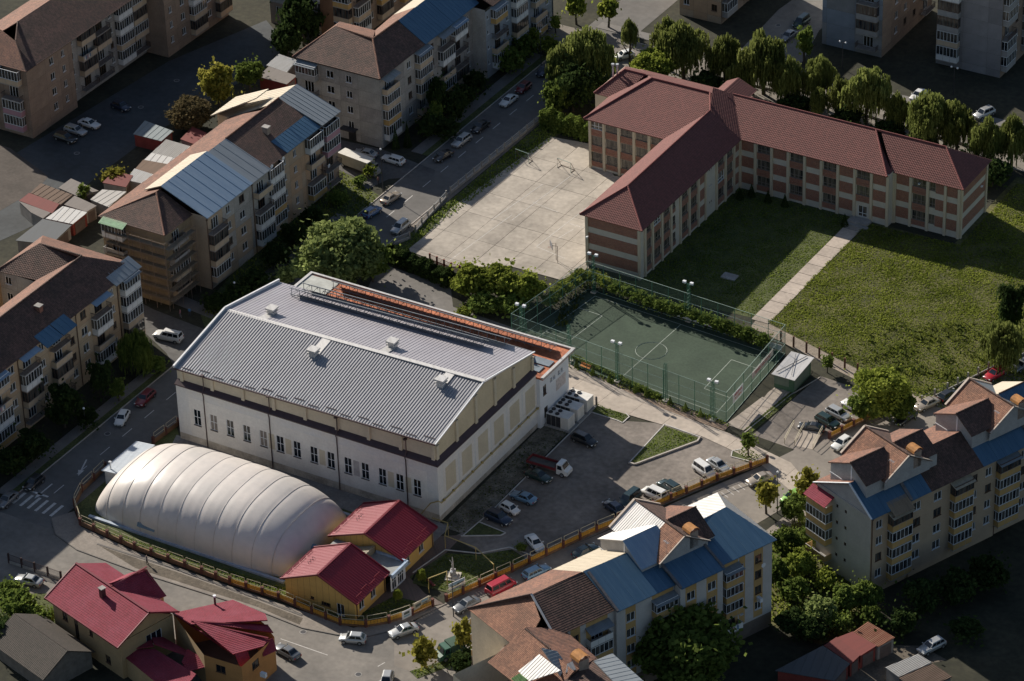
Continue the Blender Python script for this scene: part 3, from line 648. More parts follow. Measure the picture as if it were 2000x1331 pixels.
# boards and banners on the pitch fence
def text_obj(body, size, m, parent, loc, rot, name='lettering', extrude=.01):
    c = bpy.data.curves.new(name, 'FONT'); c.body = body; c.size = size; c.extrude = extrude; c.align_x = 'CENTER'; c.align_y = 'CENTER'; c.materials.append(m)
    t = bpy.data.objects.new(name, c); COL.objects.link(t)
    me = bpy.data.meshes.new_from_object(t.evaluated_get(bpy.context.evaluated_depsgraph_get()))
    bpy.data.objects.remove(t); o = link(name, me, parent, loc); o.rotation_euler = rot
    return o
def banner(a, b_, h, z, cb, label, texts, name='banner'):
    a, b_ = Vector((*a, 0)), Vector((*b_, 0)); d = b_-a; an = math.atan2(d.y, d.x); L = d.length
    r = thing(name, label, 'banner', (*((a+b_)/2).xy, 0), an)
    m = MB(); m.box(-L/2, -.05, z, L/2, 0, z+h); m.build('board', cb, r)
    for t, s, x, dz, mm in texts: o = text_obj(t, s, mm, r, (x, -.062, z+h*dz), (rad(90), 0, 0)); o.scale.x = 1.2
    return r
NAVY = mat('navy board', (.02, .045, .12), .6, .1, 1); BW = mat('white board', (.6, .61, .62), .7, .12, .8); REDI = mat('red print', srgb('b03a2e'), .7, .1, 1); ORI = mat('orange print', srgb('b8673a'), .7, .1, 1)
_t = lambda u: tuple(PC[3][i]*(1-u)+PC[2][i]*u+(0, -.12)[i] for i in (0, 1))
banner(_t(.655), _t(.80), 1.0, .6, NAVY, 'navy board reading DEDEMAN on the vine side of the pitch', [('DEDEMAN', .95, 0, .5, WHITE)])
banner(_t(.46), _t(.65), 1.0, .6, BW, 'long white board with grey and red marks left of the navy one', [('CSM', .7, -2.2, .5, mat('grey print', (.25, .26, .28), .7, .1, 1)), ('- - -', .7, .4, .5, _mats['grey print']), ('o', .9, 2.9, .5, REDI)])
banner(_t(.87), _t(.985), 1.0, .5, BW, 'white board at the right end of the vine side', [('- - - - -', .7, 0, .5, _mats['grey print'])])
_e = lambda v, o=0: tuple(PC[1][i]*(1-v)+PC[2][i]*v+(.1, 0)[i] for i in (0, 1))
banner(_e(.10), _e(.27), 1.7, 2.2, BW, 'square white and orange banner on the right end netting', [('ARENA', .75, 0, .72, REDI), ('FOTBAL', .6, 0, .3, ORI)])
banner(_e(.42), _e(.78), 1.1, 2.7, mat('pinkish white board', (.55, .47, .44), .7, .15, .8), 'long pinkish white banner on the right end netting', [('TEREN SINTETIC', .7, 0, .5, REDI)])
# benches by the lane and round lawn
def bench(x, y, an, label, m):
    r = thing('bench', label, 'bench', (x, y, 0), an)
    for k in range(3): q = MB(); q.box(-.95, -.25+k*.17, .42, .95, -.11+k*.17, .47); q.build('slat', m, r)
    for k in range(2): q = MB(); q.box(-.95, .26, .55+k*.18, .95, .31, .69+k*.18); q.build('slat', m, r)
    for s in (-.75, .75): q = MB(); q.box(s-.04, -.25, 0, s+.04, -.2, .42); q.box(s-.04, .25, 0, s+.04, .3, .9); q.box(s-.04, -.2, .36, s+.04, .25, .42); q.build('leg', DARK, r)
OB = mat('orange bench wood', srgb('b5712e'), .7, .2, 2)
for px, py, l in ((1100, 706, 'orange bench half hidden behind the hall annex corner'), (1142, 722, 'orange bench in full view between two small conifers')): x, y, _ = at(px, py); bench(x, y+.2, rad(-7), l, OB)
x, y, _ = at(842, 1143); bench(x, y, rad(150), 'dark red bench on the lawn by the monument', mat('maroon bench wood', srgb('6b2a26'), .7, .2, 2))
# goal and basketball hoop on the school court
GR_ = mat('rusty goal tube', (.12, .08, .06), .7, .3, 2)
def goal(px, py, an, label):
    x, y, _ = at(px, py); r = thing('goal', label, 'goal', (x, y, .1), an)
    m = MB(); m.tube([(-1.5, 0, 0), (-1.5, 0, 2), (1.5, 0, 2), (1.5, 0, 0)], .05, 6); m.build('goal_frame', PGRY, r)
    m = MB(); m.tube([(-1.5, 0, .05), (-1.5, 1.1, .05), (1.5, 1.1, .05), (1.5, 0, .05)], .05, 5)
    for s in (-1.5, 1.5): m.bar((s, 0, 2), (s, 1.1, .05), .06)
    m.build('goal_stay', GR_, r)
goal(1102, 334, rad(-8), 'small goal frame in the sun by the school corner'); goal(1020, 316, rad(-8), 'small goal frame in the shaded end of the school yard')
x, y, _ = at(1088, 512); r = thing('basketball_hoop', 'basketball hoop with grey backboard on the school court', 'basketball hoop', (x, y, .1), rad(-45))
m = MB()
for s in (-.5, .5): m.tube([(s, 0, 0), (s, 0, 3.3), (s*.8, -.9, 3.5)], .05, 6)
m.build('post', GR_, r)
m = MB(); m.box(-.9, -.98, 2.9, .9, -.92, 4.0); m.build('backboard', mat('grey backboard', (.2, .2, .21), .7, .2, 1), r)
m = MB(); m.tube([(.23*math.cos(k*.524), -1.25+.23*math.sin(k*.524), 3.05) for k in range(13)], .02, 4); m.build('rim', REDI, r)
# ================================================================ FENCES
BRK = mat('fence brick', srgb('5f3a32'), .9, .25, 1.5, .1); YP_ = mat('yellow fence board', srgb('b5852f'), .75, .2, .9, rnd=.1); RAIL = mat('cream rail', srgb('b3a88c'), .6, .15, 1.5); OWL = mat('orange low wall', srgb('71553f'), .9, .25, .8, .1)
def fence_run(pts, label, boards=True, step=3.05, z0=.1, px=True, rails=True):
    P = [Vector((*at(*p)[:2], 0)) for p in pts] if px else [Vector((*p, 0)) for p in pts]
    r = thing('fence', label, 'fence', P[0]+Vector((0, 0, z0)))
    def post(): m = MB(); m.box(-.2, -.2, 0, .2, .2, 1.25); m.box(-.24, -.24, 1.25, .24, .24, 1.33); return m.mesh('post', BRK)
    for a, b_ in zip(P[:-1], P[1:]):
        d = b_-a; n = max(1, round(d.length/step)); L = d.length/n; an = math.atan2(d.y, d.x)
        def pan():
            m = MB(); k = int(L/.5) if boards else 0; m.box(.2, -.12, 0, L-.2, .12, .32, 1)
            if boards:
                for i in range(k): m.box(.22+i*(L-.44)/k+.025, -.05, .36, .22+(i+1)*(L-.44)/k-.025, -.01, 1.05, 0)
                m.box(.2, 0, .5, L-.2, .05, .58, 1); m.box(.2, 0, .85, L-.2, .05, .93, 1)
            else: m.box(.2, -.1, .32, L-.2, .1, .75, 1)
            return m.mesh('panel', [YP_, OWL])
        def rl():
            m = MB()
            for z in (1.2, 1.95): m.tube([(.25, 0, z), (L-.25, 0, z)], .045, 5)
            for s in (.25, L-.25): m.tube([(s, 0, .7), (s, 0, 1.95)], .045, 5)
            return m.mesh('rail', RAIL)
        for i in range(n):
            q = a.lerp(b_, i/n)-P[0]
            link('post', shared(('fpost',), post), r, q, an); link('panel', shared(('fpan', round(L, 2), boards), pan), r, q, an)
            if rails: link('rail', shared(('frail', round(L, 2)), rl), r, q, an)
    link('post', shared(('fpost',), post), r, P[-1]-P[0], an)
    return r
fence_run([(348, 832), (300, 868)], 'grey wall and rail fence beside the hall end on the left street', False)
fence_run([(206, 918), (160, 962), (146, 990), (158, 1027), (264, 1074), (395, 1122), (450, 1142)], 'low wall with rails curving around the air dome corner', False)
fence_run([(450, 1142), (545, 1172), (610, 1200), (665, 1222), (715, 1226), (760, 1218), (805, 1203), (845, 1185)], 'yellow board and brick post fence around the front yellow house')
fence_run([(872, 1176), (1000, 1118), (1165, 1040)], 'yellow board and brick post fence along the car park by the parked red van')
fence_run([(1165, 1040), (1240, 1010), (1310, 978), (1400, 940), (1498, 905)], 'yellow board and brick post fence at the sunny end of the car park')
fence_run([(1620, 858), (1690, 822), (1745, 795)], 'short yellow fence by the second parking bay', rails=False)
def bar_fence(pts, label, m, pm_, h=1.5, step=2.6, bars=True, base=True):
    P = [Vector((*at(*p)[:2], 0)) for p in pts]; r = thing('fence', label, 'fence', P[0])
    for a, b_ in zip(P[:-1], P[1:]):
        d = b_-a; n = max(1, round(d.length/step)); L = d.length/n; an = math.atan2(d.y, d.x)
        def pst(): q = MB(); q.box(-.12, -.12, 0, .12, .12, h+.1); return q.mesh('post', pm_)
        def pan():
            q = MB()
            if base: q.box(.12, -.08, 0, L-.12, .08, .5, 1)
            if bars:
                q.box(.12, -.02, h-.1, L-.12, .02, h-.04, 0); q.box(.12, -.02, .55, L-.12, .02, .6, 0)
                k = int(L/.2)
                for i in range(k): q.box(.15+i*.2, -.015, .5 if base else .1, .18+i*.2, .015, h-.05, 0)
            else: q.poly([(.1, 0, .1), (L-.1, 0, .1), (L-.1, 0, h), (.1, 0, h)], 0, [(0, 0), (L, 0), (L, h), (0, h)])
            return q.mesh('panel', [m, CONC])
        for i in range(n):
            q = a.lerp(b_, i/n)-P[0]; link('post', shared(('bp', h, pm_.name), pst), r, q, an); link('panel', shared(('bpan', round(L, 2), h, m.name, bars, base), pan), r, q, an)
    link('post', shared(('bp', h, pm_.name), pst), r, P[-1]-P[0], an)
bar_fence([(812, 455), (872, 388)], 'grey concrete fence with posts between street and court, lower piece', GALV, CONC)
bar_fence([(880, 380), (1058, 235)], 'grey concrete fence with posts along the upper street', GALV, CONC)
bar_fence([(770, 480), (800, 468)], 'short fence piece by the parked silver car', GALV, CONC)
bar_fence([(840, 512), (882, 530), (930, 545)], 'rusty red railings between court and service yard', mat('rusty railing', srgb('7d3a2a'), .8, .3, 2), mat('rusty railing', (0, 0, 0)), 1.6, 1.9, True, False)
bar_fence([(1525, 668), (1600, 700), (1700, 742), (1745, 770)], 'brown post fence beside the kiosk and gravel path', NET, mat('rusty post', srgb('6b4636'), .8, .3, 2), 2.0, 2.6, False, False)
bar_fence([(1800, 790), (1850, 765), (1950, 715), (2010, 690)], 'grey wire fence along the meadow edge at the right', NET, CONC, 1.6, 2.4, False, True)
bar_fence([(1120, 775), (1165, 793)], 'thin wire fence by the air conditioning units', NET, DARK, 1.6, 1.5, False, False)
bar_fence([(1390, 150), (1560, 190), (1750, 245), (1900, 290)], 'street side fence behind the willows', NET, CONC, 1.4, 2.6, False, True)
bar_fence([(18, 1100), (120, 1135)], 'dark plot wall by the silver car next to the villa', mat('dark board', (.05, .03, .03), .9, .3, 1), _mats['dark board'], 1.7, 2.5, True, True)
# steps with cream hand rails at the second parking
x, y, _ = at(1578, 862); r = thing('ramp_stairs', 'concrete ramp with cream hand rails at the second parking', 'ramp', (x, y, 0), rad(8))
m = MB(); m.poly([(-1.5, -2, .05), (1.5, -2, .05), (1.5, 1.8, .5), (-1.5, 1.8, .5)]); m.box(-1.5, 1.8, 0, 1.5, 2.6, .5); m.build('ramp', LANE, r)
for s in (-1.5, 1.5, -3.2): m = MB(); m.tube([(s, -2, 0), (s, -2, 1.1), (s, 1.8, 1.6), (s, 2.6, 1.6), (s, 2.6, 0)], .05, 5); m.tube([(s, -2, .6), (s, 1.8, 1.1), (s, 2.6, 1.1)], .04, 5); m.build('hand_rail', RAIL, r)
# monument on the lawn
x, y, _ = at(885, 1128); r = thing('monument', 'small white stone monument with slender column on the lawn', 'monument', (x, y, .1), rad(20))
m = MB(); m.box(-1.1, -1.1, 0, 1.1, 1.1, .15); m.box(-.7, -.7, .15, .7, .7, .4); m.build('plinth', CONCL, r)
m = MB(); m.box(-.38, -.38, .4, .38, .38, 1.3); m.tube([(0, 0, 1.3), (0, 0, 1.6)], [.3, .2], 8); m.build('pedestal', mat('grey stone', (.33, .32, .31), .8, .2, 1.5), r)
m = MB(); m.tube([(0, 0, 1.6), (0, 0, 2.2), (.05, 0, 2.9), (0, 0, 3.6)], [.12, .17, .1, .05], 8); m.tube([(-.1, 0, 2.6), (-.4, 0, 3.0)], .05, 5); m.build('statue', _mats['grey stone'], r)
# yellow gas pipe arch by the gate and two notice boards
m = MB(); p = [at(838, 1158)[:2], at(874, 1144)[:2]]; m.tube([(*p[0], 0), (*p[0], 2.6), (*p[1], 2.6), (*p[1], 0)], .09, 6); tag(m.build('gas_pipe_arch', _mats['yellow gas pipe']), 'yellow gas pipe arch over the gateway by the monument', 'pipe')
m = MB(); p = [at(845, 1037, 0), at(876, 1047, 0), at(870, 1072, 0), at(930, 1095, 0), at(965, 1128, 0)]; m.tube([(q[0], q[1], 2.4) for q in p], .08, 6)
for q in p[1:]: m.tube([(q[0], q[1], 0), (q[0], q[1], 2.4)], .05, 5)
tag(m.build('gas_pipe', _mats['yellow gas pipe']), 'thin yellow gas pipe on posts from house corner across the lawn', 'pipe')
def notice(a, b_, z, h, label, cb, pr):
    a, b_ = Vector((*at(*a)[:2], 0)), Vector((*at(*b_)[:2], 0)); d = b_-a; L = d.length; r = thing('notice_board', label, 'notice board', (a+b_)/2, math.atan2(d.y, d.x))
    m = MB(); m.box(-L/2, -.16, z, L/2, -.1, z+h); m.build('board', cb, r)
    m = MB()
    for i, (u, v, su, sv) in enumerate(pr): m.box(-L/2+u*L, -.17, z+v*h, -L/2+(u+su)*L, -.161, z+(v+sv)*h, i % 2)
    m.build('print', [mat('dark print', (.08, .1, .09), .8, .3, 2), mat('blue print', (.2, .32, .42), .8, .2, 2)], r)
notice((876, 1165), (908, 1150), .9, 1.3, 'pale blue picture board with a dark bird shape on the fence', BW, ((.15, .35, .5, .2), (.05, .6, .9, .35), (.5, .5, .4, .15), (.1, .08, .8, .1)))
notice((808, 1202), (838, 1185), .9, 1.2, 'large notice board on the fence by the gate', mat('beige board', (.42, .38, .3), .8, .3, 1.5), ((.1, .3, .35, .4), (.5, .55, .4, .3), (.55, .15, .3, .3)))
notice((785, 1216), (803, 1207), .5, 1.4, 'white poster board on the yellow fence', BW, ((.2, .5, .6, .3), (.2, .2, .6, .2)))
# ================================================================ SPORTS HALL
def sports_hall():
    r = thing('sports_hall', 'large white sports hall with grey corrugated gable roof and rusty rear annex', 'sports hall')
    XL, D = -48.3, 29.4
    HW = mat('hall white render', (.66, .67, .68), .85, .1, .25, .1, fine=.06, tint=(.62, .6, .55))
    HB = mat('hall cream render', srgb('c2b8a2'), .9, .1, .3, fine=.05)
    HS = mat('hall stained plinth', (.42, .38, .32), .95, .4, .4, .2, fine=.15)
    BRN = mat('brown ledge sheet', (.055, .03, .032), .45, .2, 1)
    # south wall with fourteen window openings
    wx = [-44.6+i*3.138 for i in range(14)]
    A = (XL, 0); L = -XL
    ops = [(x-XL-.68, 3.65, x-XL+.68, 6.55) for x in wx]
    paint = [(0, 0, L, 1.3, 2)]
    link('wall', wall_mesh(L, 0, 10.4, ops, [HW, HB, HS], .3, paint), r, (XL, 0, 0))
    mb = MB(); ops2 = [(o[0]-2.3+0, 0, o[2], 0) for o in ops]
    # slightly proud lighter plaster field round the windows, with ochre bays between them
    fld = MB(); x0f, x1f = 2.3, L-2.0
    xs = [x0f]+[c for o in ops for c in (o[0], o[2])]+[x1f]
    fld.box(x0f, -.02, 6.55, x1f, 0, 8.6); fld.box(x0f, -.02, 1.5, x1f, 0, 3.65)
    for i in range(0, len(xs), 2): fld.box(xs[i], -.02, 3.65, xs[i+1], 0, 6.55)
    fld.build('plaster_field', mat('warm white plaster', (.68, .66, .62), .9, .12, .3, fine=.06), r, (XL, 0, 0))
    for i in range(13):
        if i in (9,): m_ = mat('bare grey plaster', (.4, .38, .37), .95, .25, .8)
        elif R.random() < .45: continue
        else: m_ = HB
        b = MB(); b.box(ops[i][2]+.35, -.035, 3.7, ops[i+1][0]-.35, -.021, 6.5); b.build('plaster_bay', m_, r, (XL, 0, 0))
    for o in ops:
        window(r, (XL, 0), 0, o[0], o[1], 1.36, 2.9, 2, WHITE, .52, GLASSD if R.random() < .75 else mat('boarded pane', (.2, .18, .16), .6, .2, 1), 'window', False)
        b = MB(); b.box(o[0]-.06, -.14, o[1]-.1, o[2]+.06, .05, o[1]); b.build('window_sill', mat('dark sill', (.08, .07, .07), .7, .3, 2), r, (XL, 0, 0))
    # east wall, six cream bays
    link('wall', wall_mesh(D, 0, 10.4, [], [HW, HB, HS], .3, [(0, 0, D, .9, 2)]), r, (0, 0, 0), rad(90))
    for i in range(6):
        y = 2.2+i*4.75; b = MB(); b.box(0, y, 4.3, .03, y+2.9, 8.6); b.build('plaster_bay', HB, r)
        b = MB(); b.box(0, y-.7, 2.4, .012, y+3.6, 9.3); b.build('plaster_field', _mats['warm white plaster'], r)
    plain_wall(r, (XL, D), rad(-90), D, 0, 10.4, HW)
    # brown sloping ledge all round the front
    b = MB()
    for pts in ([(XL-.1, -.25, 10.4), (.25, -.25, 10.4), (-.6, .6, 11.0), (XL, .6, 11.0)], [(.25, -.25, 10.4), (.25, D, 10.4), (-.6, D, 11.0), (-.6, .6, 11.0)]): b.poly(pts)
    b.box(XL-.1, -.25, 10.22, .25, 0, 10.4); b.box(0, 0, 10.22, .25, D, 10.4); b.build('ledge', BRN, r)
    # upper walls behind the ledge
    zl, zr, rl, rr_ = 13.1, 14.0, 15.9, 17.1; yr = 14.6; ys = .6; xe = -.6
    b = MB(); b.poly([(XL, ys, 10.9), (xe, ys, 10.9), (xe, ys, zr), (XL, ys, zl)]); b.build('upper_wall', HB, r)
    b = MB(); b.poly([(xe, ys, 10.9), (xe, D, 10.9), (xe, D, zr), (xe, yr, rr_-.1), (xe, ys, zr)]); b.build('upper_wall', mat('gable render', srgb('c0b397'), .9, .12, .4, fine=.06), r)
    b = MB(); b.poly([(XL, D, 0), (XL, ys, 0), (XL, ys, zl), (XL, yr, rl), (XL, D, zl)]); b.build('gable_wall', HW, r)
    for i in range(9):
        x = XL+1.0+i*(L-1.9)/8; zt = zl+(zr-zl)*i/8-.35
        b = MB(); b.box(x-.28, ys-.3, 10.85, x+.28, ys, zt); b.box(x-.34, ys-.34, zt, x+.34, ys, zt+.1); b.build('pier', HB, r)
        if i % 2 == 0 and i < 8 or i == 8: pass
    for i in range(6):
        y = ys+.3+i*(D-ys-.6)/5; zt = (zr+(rr_-zr)*(1-abs(y-yr)/(yr-ys)))-.75
        b = MB(); b.box(xe, y-.3, 10.85, xe+.3, y+.3, zt); b.box(xe, y-.36, zt, xe+.36, y+.36, zt+.1); b.build('pier', HB, r)
    for x in (-43.0, -30.6, -18.1, -5.6):
        b = MB(); b.tube([(x, ys-.42, 13.4), (x, ys-.42, 11.0), (x, -.3, 10.2), (x, -.12, 9.6), (x, -.12, .1)], .085, 6); b.box(x-.25, -.75+ys-.05, 13.25, x+.25, ys-.3, 13.5)
        b.build('downpipe', BRN, r)
    # corrugated front slope, flatter-looking rear slope, ridge cap, edge trims
    cor = streaked('hall corrugated sheet', srgb('96969a'), srgb('838386'), .6, .5, .12, 0, .8)
    rear = streaked('hall rear sheet', srgb('a3a0a6'), srgb('8d8a90'), .5, .5, .12, 0, .5)
    f0, f1 = (XL-.1, .15, zl), (xe+.35, .15, zr); g0, g1 = (XL-.1, yr, rl), (xe+.35, yr, rr_)
    roof_slope(r, [f0, f1, g1, g0], cor, 'corr', .5, .1, .12)
    roof_slope(r, [(f1[0], D+.2, zr), (f0[0], D+.2, zl), g0, g1], rear, 'ribs', .62, .045, .12)
    b = MB(); b.bar(Vector(g0)+Vector((0, 0, .1)), Vector(g1)+Vector((0, 0, .1)), .75, .12); b.build('ridge_cap', WHITM, r)
    b = MB(); b.bar((f0[0], .05, zl-.02), (f1[0], .05, zr-.02), .16, .2); b.build('gutter', BRN, r)
    b = MB()
    for k in range(16):
        x = XL+1.2+k*2.95; b.bar((x, .55+(k % 2)*.5, zl+(zr-zl)*k/16+.3+(k % 2)*.1), (x+2.0, .55+(k % 2)*.5, zl+(zr-zl)*(k+.7)/16+.3+(k % 2)*.1), .06, .1)
    b.build('snow_guard', BRN, r)
    b = MB(); b.bar((f0[0]-.05, .1, zl+.25), (g0[0]-.05, yr, rl+.3), .3, .55); b.bar((g0[0]-.05, yr, rl+.3), (f0[0]-.05, D+.2, zl+.25), .3, .55); b.build('verge_parapet', mat('white coping sheet', (.66, .67, .68), .5, .1, 1), r)
    b = MB(); b.bar((f1[0], .1, zr+.08), (g1[0], yr, rr_+.1), .2, .14); b.bar((g1[0], yr, rr_+.1), (f1[0], D+.2, zr+.08), .2, .14); b.build('verge_trim', WHITE, r)
    # four roof cowls on pale curbs
    for (px, py, up) in ((612, 684, 1), (862, 750, 1), (531, 602, 0), (767, 672, 0)):
        x, y, _ = at(px, py, 16.6); fr = (x-XL)/L; zz = (rl+(rr_-rl)*fr); z0 = zz-abs(y-yr)*(2.85/yr)
        v = MB(); v.box(-.55, -.55, -.4, .55, .55, 1.0, 0); v.box(-.8, -.8, 1.0, .8, .8, 1.3, 0); v.box(-.75, -.75, .55, -.5, .75, .75, 0); v.box(.5, -.75, .55, .75, .75, .75, 0)
        v.build('roof_cowl', WHITM, r, (x, y, z0))
        c = MB(); s = 1 if up else -1
        ya, yb = y+s*.55, yr-.3*s
        za, zb = zz-abs(ya-yr)*(2.85/yr)+.16, zz-abs(yb-yr)*(2.85/yr)+.16
        c.poly([(x-.75, ya, za), (x+.75, ya, za), (x+.75, yb, zb), (x-.75, yb, zb)]); c.poly([(x-.75, ya, za-.15), (x+.75, ya, za-.15), (x+.75, ya, za), (x-.75, ya, za)])
        for xx in (-.75, .75): c.poly([(x+xx, ya, za-.15), (x+xx, yb, zb-.15), (x+xx, yb, zb), (x+xx, ya, za)])
        c.build('cowl_flashing', WHITM, r)
    # yellow gas pipe along the east wall
    YP = mat('yellow gas pipe', srgb('a8955a'), .6, .15, 2)
    b = MB(); b.tube([(-2.4, -1.6, 0), (-2.4, -1.6, 1.6), (-1.2, -.5, 3.4), (.15, -.3, 4.1), (.32, .2, 3.5), (.32, 36.0, 4.0)], .1, 6)
    for k in range(12): b.box(.05, 1+k*2.8, 3.4+k*.035, .45, 1.2+k*2.8, 3.68+k*.035)
    b.build('gas_pipe', YP, r)
    # rear annex
    AX = mat('annex white render', (.7, .72, .75), .85, .08, .4)
    aops = [(1.0, 5.6, 2.0, 7.4), (3.3, 6.9, 3.9, 7.6), (4.2, 6.9, 4.8, 7.6), (5.7, 6.9, 6.3, 7.6), (6.6, 6.9, 7.2, 7.6), (1.2, 1.4, 2.3, 3.2)]
    link('wall', wall_mesh(9.0, 0, 9.3, aops, [AX], .2, ()), r, (.6, D, 0), rad(90))
    for o in aops: window(r, (.6, D), rad(90), o[0], o[1], o[2]-o[0], o[3]-o[1], 2, BROWNF if o[3]-o[1] > 1 else WHITE, None, GLASSD)
    plain_wall(r, (XL, D), 0, L+.6, 0, 9.3, AX); plain_wall(r, (.6, D+9), rad(180), L+.6, 0, 9.3, AX); plain_wall(r, (XL, D+9), rad(-90), 9, 0, 9.3, AX)
    RU = mat('rusted flat roof sheet', srgb('8a4526'), .8, .45, .5, .2, tint=srgb('b06a48'), fine=.3)
    b = MB(); b.box(XL-.3, D-.1, 9.3, 1.3, D+9.6, 9.62); b.build('annex_roof', RU, r)
    b = MB(); b.box(1.0, D-.3, 9.63, 1.5, D+9.8, 9.95); b.box(XL-.5, D+9.4, 9.63, 1.0, D+9.8, 9.9); b.box(XL-.5, D, 9.63, XL, D+9.4, 9.9); b.build('roof_edge', WHITM, r)
    b = MB(); b.box(XL, D+.3, 9.64, XL+5.5, D+9, 9.75); b.build('roof_patch', mat('grey green felt', (.42, .43, .4), .9, .25, .6), r)
    for k, (x0, x1) in enumerate(((-6.5, -.2), (-6.2, .4))):
        b = MB(); b.box(x0, D+1.2+k*2.1, 9.64, x1, D+2.9+k*2.1, 9.8); b.build('roof_patch', mat('blue grey felt', (.16, .2, .24), .8, .25, .8), r)
    # faded painted notice on the annex
    b = MB(); b.box(.6, D+5.0, 4.2, .62, D+8.0, 6.3); b.build('wall_notice', mat('faded notice board', (.58, .52, .5), .9, .3, 2.5), r)
    return r
hall = sports_hall()
# solar collectors: four long racks standing on the hall and annex roofs
def collector_rack(x0, x1, y, z0, z1, label):
    r = thing('collector_rack', label, 'solar rack', ((x0+x1)/2, y, z0), 0, 'solar collector racks on the hall roof')
    L = x1-x0; dz = z1-z0
    PAN = mat('collector panel', (.035, .04, .05), .35, .3, 1.2)
    n = int(L/1.55); fm = MB()
    for i in range(n+1):
        x = -L/2+i*L/n; zz = dz*i/n
        fm.bar((x, -.55, zz), (x, -.55, zz+1.5), .07); fm.bar((x, -.55, zz+1.5), (x, 1.0, zz+.35), .06); fm.bar((x, 1.0, zz-.05), (x, 1.0, zz+.35), .06)
        fm.bar((x, -.55, zz+.1), (x, .9, zz+.3), .05)
    for yy, hh in ((-.55, 1.53), (-.55, .35), (1.0, .37)): fm.bar((-L/2-.3, yy, hh), (L/2+.3, yy, hh+dz), .11)
    fm.build('rack_frame', mat('rack steel', (.2, .22, .24), .5, .15, 1.5, metal=.3), r)
    def pnl():
        m = MB(); wv = L/n-.06; m.poly([(0, -.5, 1.5), (wv, -.5, 1.5), (wv, 1.0, .42), (0, 1.0, .42)]); m.poly([(0, -.5, 1.43), (0, 1.0, .35), (wv, 1.0, .35), (wv, -.5, 1.43)]); m.poly([(0, -.5, 1.43), (wv, -.5, 1.43), (wv, -.5, 1.5), (0, -.5, 1.5)])
        return m.mesh('panel', PAN)
    me = pnl()
    for i in range(n): link('panel', me, r, (-L/2+i*L/n+.03, 0, dz*(i+.5)/n))
    return r
collector_rack(-43.3, -7.5, 26.3, 13.9, 14.9, 'front collector rack on white struts above the corrugated roof')
collector_rack(-43.0, -5.2, 29.3, 13.3, 14.2, 'second collector rack along the rear eave of the hall roof')
collector_rack(-42.0, -4.0, 33.6, 9.7, 9.9, 'third collector rack on the rusty flat annex roof')
collector_rack(-42.5, -1.5, 36.9, 9.7, 9.9, 'rearmost collector rack on the rusty flat annex roof')
# three rooftop-style chillers standing beside the annex
def chiller(x, y, label):
    r = thing('air_conditioning_unit', label, 'air conditioner', (x, y, 0), 0, 'air conditioning units beside the hall annex')
    W_ = mat('unit casing', (.66, .64, .6), .6, .12, 1.2)
    def cas(): m = MB(); m.box(0, 0, .3, 4.0, 2.1, 2.35); m.box(-.03, -.03, 2.35, 4.03, 2.13, 2.42); return m.mesh('casing', W_)
    def gri():
        m = MB()
        for k in range(3): m.box(.08+k*.86, -.03, .35, .08+k*.86+.8, 0, 2.28)
        return m.mesh('grille', DARK)
    def fan():
        m = MB(); n = 14
        m.loft([[(.36*math.cos(2*math.pi*k/n), .36*math.sin(2*math.pi*k/n), 0) for k in range(n)], [(.36*math.cos(2*math.pi*k/n), .36*math.sin(2*math.pi*k/n), .14) for k in range(n)], [(.3*math.cos(2*math.pi*k/n), .3*math.sin(2*math.pi*k/n), .14) for k in range(n)]], 0, True, False, False)
        m.poly([(.34*math.cos(2*math.pi*k/n), .34*math.sin(2*math.pi*k/n), .03) for k in range(n)], 1)
        for k in range(4): m.bar((0, 0, .09), (.3*math.cos(k*1.57), .3*math.sin(k*1.57), .07), .16, .02, 0)
        return m.mesh('fan', [DARK, mat('fan pit', (.01, .01, .012), .8, .1, 1)])
    link('casing', shared(('ch1',), cas), r); link('grille', shared(('ch2',), gri), r)
    for a in (.55, 1.75):
        for b_ in (.55, 1.5): link('fan', shared(('ch3',), fan), r, (a, b_, 2.42))
    def pad(): m = MB(); m.box(-.3, -.3, 0, 4.4, 2.4, .3); return m.mesh('plinth', CONC)
    link('plinth', shared(('ch4',), pad), r)
    return r
chiller(.9, 30.6, 'air conditioning unit nearest the car park, ivy on its casing')
chiller(.9, 33.6, 'middle air conditioning unit of three beside the white annex')
chiller(.9, 36.6, 'farthest air conditioning unit, next to the concrete lane')
